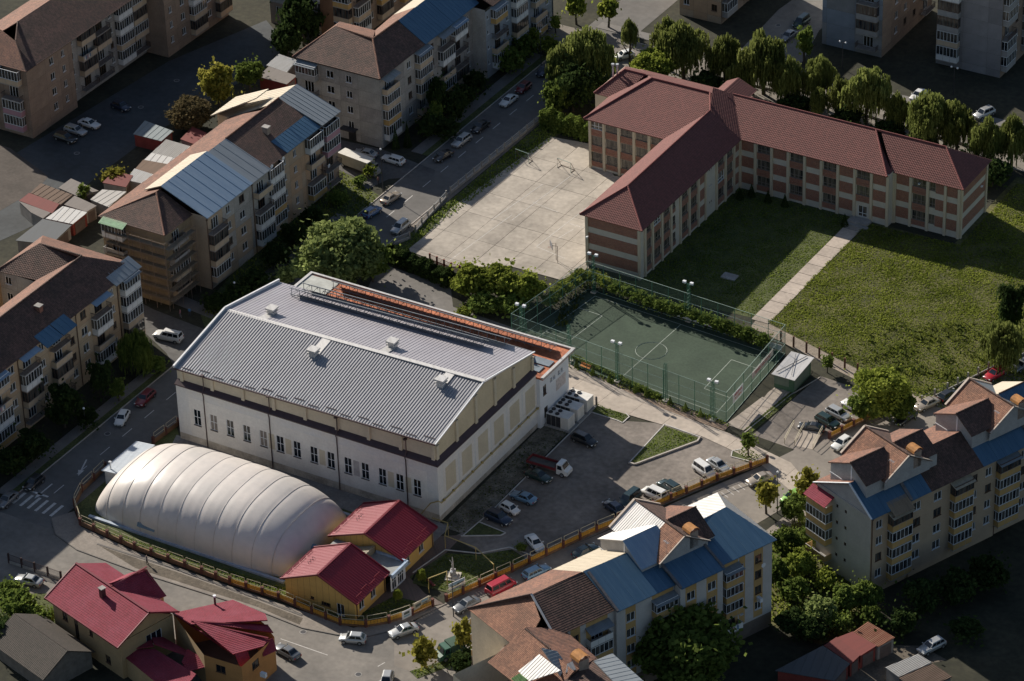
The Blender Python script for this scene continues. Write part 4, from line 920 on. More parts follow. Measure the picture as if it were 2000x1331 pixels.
# ================================================================ AIR DOME
def dome():
    r = thing('air_dome', 'big pale inflated air dome with curved seams between fence and hall', 'air dome', (-30.1, -14.9, 0))
    M_ = mat('dome membrane', (.58, .55, .52), .36, .1, .12, 0, fine=.03, tint=(.66, .6, .55))
    a, b, H = 18.6, 9.6, 8.2
    U, V = 120, 40; mb = MB(); nb = 11
    def pt(u, v):
        # u along x (-1..1), v across (0..pi): rounded box of air, fuller near the ends
        x = u*a; e = (1-abs(u)**3.2)**(1/2.4) if abs(u) < 1 else 0
        pe = .30+.70*e
        c, s = math.cos(v), math.sin(v)
        y = math.copysign(abs(c)**.78, c)*b*(.72+.28*e)
        z = (abs(s)**.8)*H*e
        q = (u*.5+.5)*nb; t = abs(q-round(q))*2
        k = 1+.018*(min(1, t*3.0)-1)*.55 if e > .25 else 1
        return (x, y*k, max(0, z*k))
    g = [[pt(math.sin((i/U-.5)*math.pi), math.pi*j/V) for j in range(V+1)] for i in range(U+1)]
    for i in range(U):
        for j in range(V): mb.poly([g[i][j], g[i][j+1], g[i+1][j+1], g[i+1][j]], 0, None, True)
    mb.build('membrane', M_, r, weld=True)
    for q in range(1, nb):
        u = q/nb*2-1; m = MB(); m.tube([Vector(pt(u, math.pi*j/40))*1.004 for j in range(41)], .045, 4); m.build('seam', mat('dome seam', (.5, .46, .42), .5, .1, 1), r)
    for sx in (-1, 1):
        m = MB(); m.box(-a*.97, sx*b-.25, 0, a*.97, sx*b+.25, .35)
        m.build('anchor_strip', mat('blue grey skirt', (.36, .42, .5), .7, .2, 1), r)
    p = pt(-.22, math.pi*1.0-.0)
    m = MB(); yy = -b*1.0; m.poly([(-8.9, yy-.06, 1.35), (-5.6, yy-.06, 1.35), (-5.6, yy+.42, 2.3), (-8.9, yy+.42, 2.3)]); m.build('window_strip', mat('clear film', (.12, .18, .24), .2, .5, 2), r)
    return r
dome()
# blue blower bags between the dome and the changing rooms
for i, (px, py, rr_) in enumerate(((632, 1042, 1.05), (617, 1058, 1.2), (600, 1068, 1.1), (613, 1078, .9))):
    x, y, _ = at(px, py, 1.2)
    r = thing('air_lock_bag', ('bulging grey blue air bag, farthest from the street, beside the dome', 'largest bulging grey blue air bag beside the dome', 'bulging grey blue air bag tight against the dome wall', 'smallest grey blue air bag close to the front red roof')[i], 'air bag', (x, y, 0), 0, 'air bags between dome and red roofed house')
    m = MB(); n = 12
    m.loft([[(rr_*math.cos(t)*math.cos(2*math.pi*k/n), rr_*1.1*math.cos(t)*math.sin(2*math.pi*k/n), 1.25+1.25*math.sin(t)) for k in range(n)] for t in [(-1.45+j*.29) for j in range(11)]], 0)
    m.build('bag', mat('bag fabric', (.17, .24, .3), .6, .2, .8), r)
    m = MB(); m.tube([(rr_*math.cos(2*math.pi*k/16), rr_*1.1*math.sin(2*math.pi*k/16), 1.25) for k in range(17)], .05, 4); m.build('strap', DARK, r)
# ================================================================ YELLOW HOUSES WITH RED ROOFS
YEL = mat('yellow cladding', srgb('c6a15c'), .75, .1, .6); YJ = mat('yellow joint', srgb('8a6f42'), .8, .1, 1)
def red_house(x0, x1, y0, y1, ze, zr, label, front):
    r = thing('club_house', label, 'house', (x0, y0, 0), 0, 'low yellow club houses beside the air dome')
    Wd, Ln = x1-x0, y1-y0
    # wall cladding boards (front gable), plain sheets elsewhere
    ops = [(4.4, 1.3, 5.0, 1.75), (6.3, .9, 7.9, 1.5), (9.0, .1, 10.3, 2.1)] if front else []
    link('wall', wall_mesh(Wd, 0, ze, ops, YEL, .15), r)
    m = MB(); m.poly([(0, 0, ze), (Wd, 0, ze), (Wd/2, 0, zr)]); m.build('gable', YEL, r)
    m = MB()
    for k in range(1, 11): x = k*Wd/11; m.box(x-.02, -.012, 0 if front else 1.8, x+.02, 0, ze+(zr-ze)*(1-abs(x-Wd/2)/(Wd/2))-.1)
    m.build('cladding_joint', YJ, r)
    for o in ops: window(r, (0, 0), 0, o[0], o[1], o[2]-o[0], o[3]-o[1], 2, WHITE if o[3]-o[1] > 1 else BROWNF, None, GLASSD if o[3]-o[1] < 1 else GLASS, 'window' if o[3]-o[1] < 1 else 'door')
    eo = [(1.2, 1.0, 2.5, 2.3), (Ln-4.0, 1.0, Ln-2.7, 2.3)]
    link('wall', wall_mesh(Ln, 0, ze, eo, YEL, .15), r, (Wd, 0, 0), rad(90))
    for o in eo: window(r, (Wd, 0), rad(90), o[0], o[1], 1.3, 1.3, 2)
    plain_wall(r, (Wd, Ln), rad(180), Wd, 0, ze, YEL); plain_wall(r, (0, Ln), rad(-90), Ln, 0, ze, YEL)
    o_ = .35
    a = (-o_-.3, -o_, ze-.15); b = (-o_-.3, Ln+o_, ze-.15); c = (Wd/2, Ln+o_, zr+.12); d = (Wd/2, -o_, zr+.12); e = (Wd+o_+.3, -o_, ze-.15); f = (Wd+o_+.3, Ln+o_, ze-.15)
    roof_slope(r, [e, f, c, d], REDM, 'ribs', .48, .09, .14); roof_slope(r, [b, a, d, c], REDM, 'ribs', .48, .05, .14)
    m = MB(); m.bar(Vector(d)+Vector((0, 0, .08)), Vector(c)+Vector((0, 0, .08)), .35, .1)
    for p, q in ((a, d), (d, e), (b, c), (c, f)): m.bar(Vector(p)+Vector((0, 0, .04)), Vector(q)+Vector((0, 0, .04)), .2, .26)
    m.bar(e, f, .14, .16); m.bar(a, b, .14, .16); m.build('roof_trim', mat('dark red trim', srgb('6b1826'), .4, .1, 1), r)
    m = MB()
    for k in range(4):
        t = .1+.2*k; p = Vector(e).lerp(Vector(f), t)+Vector((-.7-.3*(k % 2), 0, .55+.1*(k % 2))); m.bar(p, p+Vector((0, 1.5, 0)), .07, .12)
        p = Vector(a).lerp(Vector(b), t)+Vector((.6, 0, .5)); m.bar(p, p+Vector((0, 1.5, 0)), .07, .12)
    m.build('snow_guard', mat('dark red trim', (0, 0, 0)), r)
    m = MB()
    for k in range(3): m.tube([Vector((2.0, Ln*.42+k*.6, ze+1.0)), Vector((1.8, Ln*.42+k*.6, ze+1.5)), Vector((2.1, Ln*.42+k*.6+.3, ze+1.25))], .05, 5)
    m.build('roof_hook', DARK, r)
    downpipe(r, Wd+.12, .4, 0, ze-.2); downpipe(r, Wd+.12, Ln-.4, 0, ze-.2)
    return r
red_house(-9.9, 2.3, -27.2, -18.9, 3.45, 6.2, 'front yellow house under a wine red ribbed roof behind the corner fence', True)
red_house(-9.6, 2.4, -14.8, -5.7, 3.5, 5.9, 'rear yellow house under a wine red ribbed roof beside the hall corner', False)
r = thing('entrance_link', 'flat grey roofed glazed entrance joining the two red roofed houses', 'entrance', (-9, -18.9, 0))
link('wall', wall_mesh(4.1, 0, 3.0, [(.4, .1, 1.6, 2.2), (2.0, .1, 3.6, 2.4)], WHITE, .1), r, (12.2, 0, 0), rad(90))
window(r, (12.2, 0), rad(90), .4, .1, 1.2, 2.1, 2, WHITE, .7, GLASSD, 'door'); window(r, (12.2, 0), rad(90), 2.0, .1, 1.6, 2.3, 3, WHITE, .6, GLASSD, 'window')
m = MB(); m.box(0, .02, 2.9, 12.4, 4.08, 3.1); m.build('flat_roof', mat('grey roofing felt', (.3, .31, .3), .9, .2, .7), r)
m = MB(); m.box(12.4, -.1, 2.75, 12.75, 4.2, 3.4); m.box(7.2, 3.85, 3.1, 12.4, 4.09, 3.5); m.build('roof_edge', mat('blue white fascia', (.35, .45, .58), .5, .2, 1), r)
m = MB(); slope(m, [(4.2, .1, 3.15), (4.2, 4.0, 3.15), (7.0, 4.0, 4.3), (7.0, .1, 4.3)], 'ribs', .5, .1, .05); m.poly([(7.0, .1, 3.1), (7.0, 4.0, 3.1), (7.0, 4.0, 4.28), (7.0, .1, 4.28)]); m.build('skylight', streaked('dirty clear sheet', (.3, .27, .2), (.12, .1, .08), .6, .4), r)
# small metal shed beside the dome
r = thing('metal_shed', 'narrow shed with pale corrugated roof between air dome and street', 'shed', (-51.2, -16.0, 0))
m = MB(); m.box(0, 0, 0, 2.9, 8.4, 2.7); m.build('wall', mat('shed white', (.5, .5, .5), .8, .2, 1), r)
m = MB(); slope(m, [(-.25, -.5, 2.75), (-.25, 8.8, 2.75), (3.4, 8.8, 3.15), (3.4, -.5, 3.15)], 'corr', .3, .06, .08); m.build('roof', streaked('shed roof sheet', (.5, .55, .6), (.4, .42, .44), .4, .5), r)
m = MB(); m.tube([(1.0, .3, 2.9), (1.0, .3, 4.2)], .12, 8); m.box(.8, .1, 4.2, 1.2, .5, 4.35); m.build('flue', GALV, r)
m = MB(); m.box(2.9, 1.5, .1, 2.95, 2.6, 2.1); m.build('door', DARK, r)
# ================================================================ SCHOOL
def school():
    r = thing('school', 'three storey brick and cream school with plum red tiled hip roofs', 'school', (-18, 76.5, 0))
    S = lambda x, y: (x+18, y-76.5)
    S3 = lambda x, y, z: (x+18, y-76.5, z)
    BR = tiles('school brick', srgb('9a5f4a'), srgb('7d4636'), .26, .085, dirt_amt=.45, dirt=srgb('b08a70'), brick=True)
    WB = mat('school cream band', srgb('beb8ac'), .9, .1, .5, fine=.05); PL = mat('school pilaster', srgb('c0b49e'), .9, .08, .5)
    F = [.6, 3.85, 7.1]; ZT = 10.25
    def brick(A, ang, x0, x1, z0, z1):
        def f():
            m = MB(); wv, hv = x1-x0, z1-z0
            a = [(0, -.05, 0), (wv, -.05, 0), (wv, -.05, hv), (0, -.05, hv)]; b = [(0, 0, 0), (wv, 0, 0), (wv, 0, hv), (0, 0, hv)]
            m.poly(a, 0, [(0, 0), (wv, 0), (wv, hv), (0, hv)])
            for i in range(4): j = (i+1) % 4; m.poly([b[i], b[j], a[j], a[i]])
            return m.mesh('brick_panel', BR)
        px, py = along(A, ang, x0)
        link('brick_panel', shared(('bp', round(x1-x0, 2), round(z1-z0, 2)), f), r, (px, py, z0), ang)
    def face(A, ang, bays):
        L = sum(b[0] for b in bays); x = 0; ops = []; todo = []; spots = []
        for wv, kd in bays:
            c = x+wv/2; a, b = x+.28, x+wv-.28
            if kd != 'n': spots.append(x)
            for i, z in enumerate(F):
                if kd == 'W' or (kd == 'D' and i > 0):
                    ops.append((a+.08, z+1.0, b-.08, z+2.8)); todo.append((a+.08, z+1.0, b-a-.16, 1.8, 3, i))
                    brick(A, ang, a, b, z+.12 if i else .5, z+.95)
                    if i < 2: brick(A, ang, a, b, z+2.85, F[i+1]+.1)
                elif kd == 'D':
                    ops.append((c-.85, .6, c+.85, 2.75)); todo.append((c-.85, .6, 1.7, 2.15, 2, 9)); brick(A, ang, a, b, z+2.9, F[1]+.1)
                elif kd == 'K':
                    brick(A, ang, a, b, z+.65, z+2.75)
                elif kd == 'H':
                    mid = x+wv*.42; ops.append((a, z+1.0, mid, z+2.8)); todo.append((a, z+1.0, mid-a, 1.8, 2, i)); brick(A, ang, mid+.05, b, z+.65, z+2.75)
                elif kd == 'S':
                    for q in (-.45, .15): ops.append((c+q, z+1.7, c+q+.35, z+2.2)); todo.append((c+q, z+1.7, .35, .5, 1, i))
                elif kd == 'P':
                    ops.append((a, z+1.0, b-1.3, z+2.7)); todo.append((a, z+1.0, b-1.3-a, 1.7, 2, i)); brick(A, ang, a, b-1.3, z+.1, z+.95)
            x += wv
        spots.append(L)
        link('wall', wall_mesh(L, 0, ZT, ops, WB, .3), r, (A[0], A[1], 0), ang)
        for x0, z0, wv, hv, n, i in todo:
            nw = (i == 9) or (R.random() < .06)
            window(r, A, ang, x0, z0, round(wv, 2), round(hv, 2), n, WHITE if nw else mat('grey brown frame', (.2, .17, .15), .7, .15, 2), .32 if hv > 1 else None, glassmat('school glass', (.014, .016, .02), (.2, .17, .13), .42), 'door' if i == 9 else 'window', hv > 1 and i != 9)
        for s in spots:
            m = MB(); m.box(-.24, -.28, 0, .24, 0, ZT-.1); px, py = along(A, ang, min(max(s, .24), L-.24))
            link('pilaster', shared(('pil',), lambda: m.mesh('pilaster', PL)), r, (px, py, 0), ang)
    W = 'W'; K = 'K'
    face(S(-34.2, 106), 0, [(3.05, W)]*5+[(.9, 'n')])
    face(S(-18, 76.5), 0, [(10.6, K)])
    face(S(-7.4, 76.5), rad(90), [(1.3, 'n'), (2.6, W), (3.3, W), (3.2, W), (3.3, 'P'), (3.2, W), (3.3, W), (2.6, K), (4.0, 'S'), (3.3, W), (3.2, W), (2.9, K)])
    face(S(-7.4, 112), 0, [(3.2, K), (3.2, W), (3.2, K), (3.2, W), (3.2, K), (3.2, W), (3.2, K), (3.2, 'D'), (3.3, K)])
    face(S(21.5, 112), rad(90), [(1.9, 'n')])
    face(S(21.5, 113.9), 0, [(3.2, K), (3.2, W), (3.3, 'H'), (2.8, K)])
    face(S(34.0, 113.9), rad(90), [(10.6, K)])
    plain_wall(r, S(-18, 106), rad(-90), 29.5, 0, ZT, WB); plain_wall(r, S(-34.2, 125.5), rad(-90), 19.5, 0, ZT, WB); plain_wall(r, S(34, 124.5), rad(180), 68.2, 0, ZT, WB)
    m = MB(); m.box(3.4, 35.2, 0, 8.6, 36.3, .45)
    # doorstep at the garden door
    x, y = S(16.6, 112); m = MB(); m.box(x-1.9, y-2.2, 0, x+1.9, y-.3, .5); m.box(x-2.3, y-2.9, 0, x+2.3, y-2.2, .25); m.build('doorstep', CONC, r)
    T = T_SCH
    q = [
        [(-34.9, 105.3, 10.05), (-18.8, 105.3, 10.05), (-13.2, 112, 13.88), (-16.3, 117.8, 13.9), (-28, 117.8, 13.9)],
        [(-34.9, 126.2, 10.05), (-34.9, 105.3, 10.05), (-28, 117.8, 13.9)],
        [(-12, 126.2, 10.05), (-34.9, 126.2, 10.05), (-28, 117.8, 13.9), (-12.4, 117.8, 13.9)],
        [(-18.8, 75.8, 10.05), (-18.8, 105.3, 10.05), (-13.2, 112, 13.88), (-13, 82.2, 13.88)],
        [(-18.8, 75.8, 10.05), (-6.7, 75.8, 10.05), (-13, 82.2, 13.88)],
        [(-6.7, 75.8, 10.05), (-6.7, 111.4, 10.05), (-13.2, 112, 13.88), (-13, 82.2, 13.88)],
        [(-6.7, 111.4, 10.05), (-12.4, 119.2, 13.9), (-16.3, 117.8, 13.9), (-13.2, 112, 13.88)],
        [(-6.7, 111.4, 10.05), (21.3, 111.4, 10.05), (15.3, 119.2, 13.9), (-12.4, 119.2, 13.9)],
        [(21.3, 111.4, 10.05), (21.35, 113.3, 10.05), (16.3, 119.2, 13.88), (15.3, 119.2, 13.9)],
        [(21.35, 113.3, 10.05), (34.7, 113.3, 10.05), (28.6, 119.2, 13.9), (16.3, 119.2, 13.9)],
        [(34.7, 113.3, 10.05), (34.7, 125.1, 10.05), (28.6, 119.2, 13.9)],
        [(34.7, 125.1, 10.05), (-12.4, 125.1, 10.05), (-12.4, 119.2, 13.9), (28.6, 119.2, 13.9)],
        [(-38, 114.4, 10.0), (-33, 114.4, 10.0), (-30.2, 119.4, 13.3), (-34.4, 119.4, 13.3)],
        [(-38, 126, 10.0), (-38, 114.4, 10.0), (-34.4, 119.4, 13.3)],
        [(-30, 126, 10), (-38, 126, 10.0), (-34.4, 119.4, 13.3), (-30.2, 119.4, 13.3)],
        [(-16.5, 124.6, 13.0), (-16.5, 118.2, 13.0), (-14.2, 119.0, 14.2), (-14.2, 124.6, 14.2)],
        [(-10.5, 118.2, 12.6), (-10.5, 124.6, 12.6), (-14.2, 124.6, 14.2), (-14.2, 119.0, 14.2)]]
    for p in q: roof_slope(r, [S3(*c) for c in p], T, 'courses', .42, .032, .2)
    RC = mat('ridge clay', srgb('7c4440'), .8, .25, 2)
    for p in ([(-28, 117.8, 13.93), (-16.3, 117.8, 13.93)], [(-12.4, 119.2, 13.93), (28.6, 119.2, 13.93)], [(-13, 82.2, 13.93), (-13.2, 112, 13.93)], [(-6.7, 75.8, 10.1), (-13, 82.2, 13.93)], [(-18.8, 75.8, 10.1), (-13, 82.2, 13.93)],
              [(21.3, 111.4, 10.1), (15.3, 119.2, 13.93)], [(34.7, 113.3, 10.1), (28.6, 119.2, 13.93)], [(-34.9, 105.3, 10.1), (-28, 117.8, 13.93)], [(-13.2, 112, 13.93), (-16.3, 117.8, 13.93)], [(-38, 114.4, 10.05), (-34.4, 119.4, 13.33)], [(-34.4, 119.4, 13.33), (-30.2, 119.4, 13.33)]):
        ridge(r, [S3(*c) for c in p], RC, .16)
    x, y = S(-37.9, 114.7); m = MB(); m.box(x, y, 0, x+4, y+11, 10.2); m.build('stair_tower', PL, r)
    for k in (0, .75):
        x, y = S(-36.4+k, 118.6+k*.4); m = MB(); m.tube([(x, y, 10.8), (x, y, 14.0)], .17, 8); m.tube([(x, y, 14.0), (x, y, 14.35)], .3, 8); m.build('flue', GALV, r)
    for px, py, z in ((1192, 432, 8.6), (1148, 462, 6.6), (1530, 300, 8.8), (1723, 345, 8.8), (1797, 358, 8.8), (1919, 363, 7.5)):
        x, y, _ = at(px, py, z); m = MB(); m.box(-.14, -.3, -.1, .14, .1, .12); m.bar((0, .1, 0), (0, .5, -.1), .05)
        link('floodlight', shared(('fl',), lambda: m.mesh('floodlight', WHITE)), r, (x+18, y-76.5-.2, z))
    return r
school()
# ================================================================ APARTMENT BLOCKS
PAN_G = [mat('grey panel concrete', (.33, .315, .29), .92, .2, .45, .12, fine=.12, rnd=.1), mat('worn panel concrete', (.28, .265, .25), .92, .28, .5, .12, fine=.15, rnd=.1)]
PAN_C = [mat('cream panel render', srgb('a8957f'), .9, .14, .4, .1, fine=.08, rnd=.08), mat('tan panel render', srgb('b09478'), .9, .14, .4, .1, fine=.08, rnd=.06)]
PAN_D = [mat('taupe panel render', srgb('8f7c6c'), .92, .2, .4, .1, fine=.1, rnd=.1)]
PAN_Y = [mat('warm tan render', srgb('a89277'), .9, .14, .4, .1, fine=.08, rnd=.06), mat('pale tan render', srgb('a99880'), .9, .14, .4, .1, fine=.08, rnd=.06)]
GREENC = mat('green corrugated plastic', srgb('9cc096'), .5, .2, 1.5)
CAN = [BLUEM, GREYM, streaked('weathered canopy sheet', (.3, .31, .31), (.18, .17, .15), .6, .6), BLUEL]
ZF = [1.5, 4.6, 7.7, 10.8]
def block_upper():
    r = thing('apartment_block', 'grey panel apartment block with brown tile hip and blue sheet roof along the upper street', 'apartment block', (-70.6, 94.6, 0))
    facade(r, (-17.9, 0), 0, [(0, 5.2, 'b'), (5.2, 9.3, 'w15'), (9.3, 13.2, 'w12'), (13.2, 17.9, '-')], ZF, 3.1, PAN_G, ztop=14.3, canopies=[GREYM], bal=lambda i, c: [('open', 'grey'), ('rail', 'rail'), ('rail', 'rail'), ('glass', 'grey')][i])
    sp = [(0, 5.4, 'b'), (5.4, 8, '-'), (8, 11.5, 'w12'), (11.5, 16.2, 'b'), (16.2, 19.2, 'w9'), (19.2, 24, 'b'), (24, 28.4, 'b'), (28.4, 31.5, 'w9')]
    facade(r, (0, 0), rad(90), sp, ZF, 3.1, PAN_G, ztop=14.3, canopies=CAN)
    facade(r, (3, 31.5), rad(90), [(0, 1.6, 'w6'), (1.6, 6.4, 'b'), (6.4, 9, 'w9'), (9, 13.6, 'b'), (13.6, 16, 'w9'), (16, 20.6, 'b'), (20.6, 24, 'w12')], ZF, 3.1, [mat('blue grey panel', (.27, .3, .34), .9, .15, .4)], ztop=14.3, canopies=CAN)
    plain_wall(r, (0, 31.5), 0, 3, 0, 14.3, PAN_G[0]); plain_wall(r, (-17.9, 15), rad(-90), 15, 0, 14.3, PAN_G[0]); plain_wall(r, (-10.6, 56), rad(-90), 41, 0, 14.3, PAN_G[0]); plain_wall(r, (3, 56), rad(180), 13.6, 0, 14.3, PAN_G[0]); plain_wall(r, (-10.6, 15), rad(180), 7.3, 0, 14.3, PAN_G[0])
    E_, G_ = 14.35, 17.8
    roof_slope(r, [(-18.3, -.4, E_), (.4, -.4, E_), (-5.4, 6.6, G_), (-14, 7.5, G_)], T_SHADE)
    roof_slope(r, [(.4, -.4, E_), (.4, 14.8, E_), (-5.2, 14.8, G_), (-5.4, 6.6, G_)], T_SHADE)
    roof_slope(r, [(-18.3, 15.2, E_), (-18.3, -.4, E_), (-14, 7.5, G_)], T_LIT)
    roof_slope(r, [(-10.6, 15.2, E_), (-18.3, 15.2, E_), (-14, 7.5, G_), (-5.4, 6.6, G_)], T_LIT)
    roof_slope(r, [(.5, 14.85, E_), (.5, 24.4, E_), (-5.2, 24.4, G_+.1), (-5.2, 14.85, G_+.1)], BLUEM, 'ribs', .9, .04); roof_slope(r, [(.5, 24.5, E_), (.5, 33.5, E_), (-5.2, 33.5, G_+.1), (-5.2, 24.5, G_+.1)], BLUEM, 'ribs', .9, .04)
    roof_slope(r, [(3.4, 33.6, E_), (3.4, 56, E_), (-5.2, 56, G_), (-5.2, 33.6, G_)], T_SHADE)
    roof_slope(r, [(-11, 22, E_), (-10.6, 15.2, E_), (-5.4, 6.6, G_), (-5.2, 20.5, G_)], T_LIT); roof_slope(r, [(-11, 56, E_), (-11, 22, E_), (-5.2, 20.5, G_+.06), (-5.2, 56, G_+.06)], CREAMM, 'ribs', .8, .04)
    ridge(r, [(.4, -.4, E_+.05), (-5.4, 6.6, G_+.05), (-14, 7.5, G_+.05)], T_LIT); ridge(r, [(-5.4, 6.6, G_+.05), (-5.2, 14.8, G_+.05)], T_LIT); ridge(r, [(-14, 7.5, G_+.05), (-18.3, -.4, E_+.05)], T_LIT)
    m = MB(); m.box(-7.3, -.06, 0, -5.7, .1, 2.3, 0); m.build('door', mat('dark door', (.02, .022, .025), .5, .2, 1), r)
    m = MB(); m.box(-8.4, -1.5, 2.5, -5.2, 0, 2.66); m.build('door_canopy', DARK, r)
    return r
block_upper()
def block_scaffold():
    r = thing('apartment_block', 'tan apartment block with scaffolding on its near gable and pale blue sheet roof', 'apartment block', (-73.1, 32.1, 0))
    OC = [mat('insulated ochre render', srgb('8a7a62'), .95, .2, .5, .1, fine=.12, rnd=.06)]
    facade(r, (-12.9, 0), 0, [(0, 5.6, 'b'), (5.6, 9.2, '-'), (9.2, 12.9, '-')], ZF, 3.1, OC, ztop=13.9, bal=lambda i, c: [('open', 'grey'), ('open', 'grey'), ('open', 'grey'), ('glass', 'white')][i])
    canopy(r, (-12.9, 0), 0, .5, 14.1, 5.0, GREENC, 1.6)
    facade(r, (0, 0), rad(90), [(0, 6.0, 'b'), (6.0, 7.6, '-')], ZF, 3.1, OC, ztop=13.9, bal=lambda i, c: [('brown', 'cream'), ('glass', 'cream'), ('open', 'grey'), ('open', 'grey')][i])
    plain_wall(r, (0, 7.6), 0, 3.2, 0, 14.2, PAN_C[0])
    facade(r, (3.2, 7.6), rad(90), [(0, 4.6, 'b'), (4.6, 8, 'w12'), (8, 12.6, 'w15'), (12.6, 13.4, '-'), (13.4, 18.4, 'b')], ZF, 3.1, [PAN_G[0], PAN_C[0]], ztop=13.9)
    facade(r, (2.4, 26), rad(90), [(0, 4.5, 'b'), (4.5, 7.5, 'w9'), (7.5, 11, 'w9'), (11, 12.2, '-'), (12.2, 17, 'b')], ZF, 3.1, PAN_C, ztop=13.9)
    facade(r, (2.4, 43), rad(90), [(0, 5.4, 'b')], ZF, 3.1, PAN_D, ztop=13.9, bal=lambda i, c: R.choice([('brown', 'grey'), ('rail', 'rail'), ('glass', 'pink')]))
    plain_wall(r, (-12.9, 48.4), rad(-90), 48.4, 0, 13.9, PAN_C[0]); plain_wall(r, (2.4, 48.4), rad(180), 15.3, 0, 13.9, PAN_C[0]); plain_wall(r, (3.2, 26), rad(180), .8, 0, 13.9, PAN_C[0])
    E_ = 13.95; G_ = 17.6
    roof_slope(r, [(-13.3, -.4, E_), (.4, -.4, E_), (-5.8, 6.4, 17.0)], T_SHADE)
    roof_slope(r, [(.5, -.4, E_), (.5, 7.6, E_), (-5.6, 7.6, 17.2), (-5.8, 6.4, 17.0)], T_SHADE)
    roof_slope(r, [(-13.4, 38.8, E_), (-13.3, -.4, E_), (-5.8, 6.4, 17.0), (-5.7, 38.8, G_)], T_LIT)
    roof_slope(r, [(3.6, 7.5, E_+.1), (3.6, 21, E_+.1), (-5.6, 21, 17.9), (-5.6, 7.5, 17.9)], BLUEL, 'ribs', 2.1, .06)
    roof_slope(r, [(-9.2, 21, 16.2), (-9.2, 7.5, 16.2), (-5.6, 7.5, 17.9), (-5.6, 21, 17.9)], CREAMM, 'ribs', .8, .04)
    roof_slope(r, [(3.5, 21.02, E_), (3.5, 26.6, E_), (-5.6, 26.6, 17.6), (-5.6, 21.02, 17.6)], GREYM, 'ribs', 1.8, .05)
    roof_slope(r, [(2.8, 26.6, E_), (2.8, 43, E_), (-5.7, 43, G_), (-5.7, 26.6, G_)], T_SHADE)
    roof_slope(r, [(2.9, 32.5, E_+.1), (2.9, 43, E_+.1), (-.4, 43, 15.42), (-.4, 32.5, 15.42)], BLUEM, 'ribs', .9, .04)
    roof_slope(r, [(3.2, 43.02, E_+.4), (3.2, 49, E_+.4), (-5.9, 49, 17.5), (-5.9, 43.02, 17.5)], GREYM, 'ribs', 1.0, .05)
    roof_slope(r, [(-13.4, 49, E_), (-13.4, 38.9, E_), (-6.2, 40.5, 17.2), (-5.9, 49, 17.4)], CREAMM, 'ribs', 1.0, .05)
    roof_slope(r, [(-16.5, 37.2, E_+.2), (-16.5, 45, E_+.2), (-9.2, 45.0, 17.6), (-9.2, 41.0, 17.6)], CREAMM, 'ribs', 1.0, .05)
    m = MB(); m.box(-16, 38.5, 0, -12.9, 47, 13.9); m.build('wall', PAN_C[0], r)
    ridge(r, [(.4, -.4, E_), (-5.8, 6.4, 17.05)], T_LIT); ridge(r, [(-5.6, 26.6, G_), (-5.7, 43, G_)], T_LIT)
    chimney(r, -2.2, 33.8, 15.4, 17.2, 1.1, .9); antenna(r, -5.6, 40.5, 17.3)
    for s_, z_ in ((27.5, 13.88), (44.5, 5.5), (31, 13.7)): dish(r, (2.55, s_, z_), rad(90))
    for s in (7.5, 20.9, 26.0, 43.0): downpipe(r, 3.3 if s < 26 else 2.55, s+.15, .2, 13.7)
    return r
block_scaffold()
def scaffold():
    r = thing('scaffold', 'tube scaffold with plank decks round the ochre gable of the tan block', 'scaffold', (-80.3, 30.6, 0))
    fr = MB(); xs = [-4.0, -1.6, .8, 3.2, 5.6, 8.2]
    for x in xs:
        for y in (0, 1.0): fr.tube([(x, y, 0), (x, y, 13.2)], .045, 5)
        for k in range(1, 7): fr.bar((x, 0, k*2), (x, 1.0, k*2), .06)
    for y in (2.5, 5.0, 7.5):
        for x in (8.2, 9.2):
            fr.tube([(x, y, 0), (x, y, 13.2)], .045, 5)
        for k in range(1, 7): fr.bar((8.2, y, k*2), (9.2, y, k*2), .06)
    for k in range(1, 7):
        for y in (0, 1.0): fr.bar((-4.0, y, k*2), (8.2, y, k*2), .07); fr.bar((-4, y, k*2+1), (8.2, y, k*2+1), .05)
        for x in (8.2, 9.2): fr.bar((x, 0, k*2), (x, 7.5, k*2), .07); fr.bar((x, 0, k*2+1), (x, 7.5, k*2+1), .05)
    fr.build('frame', mat('scaffold tube', (.2, .15, .12), .6, .3, 2), r)
    dk = MB(); dk.box(-2.5, .08, 0, -.1, .92, .06); me = dk.mesh('plank_deck', mat('scaffold plank', (.2, .16, .11), .9, .3, 1.5))
    for k in range(1, 7):
        for i in range(5): link('plank_deck', me, r, (xs[i]+2.45, 0, k*2+.05))
        for i in range(3): link('plank_deck', me, r, (9.2, 2.45+i*2.5, k*2+.05), rad(90))
scaffold()
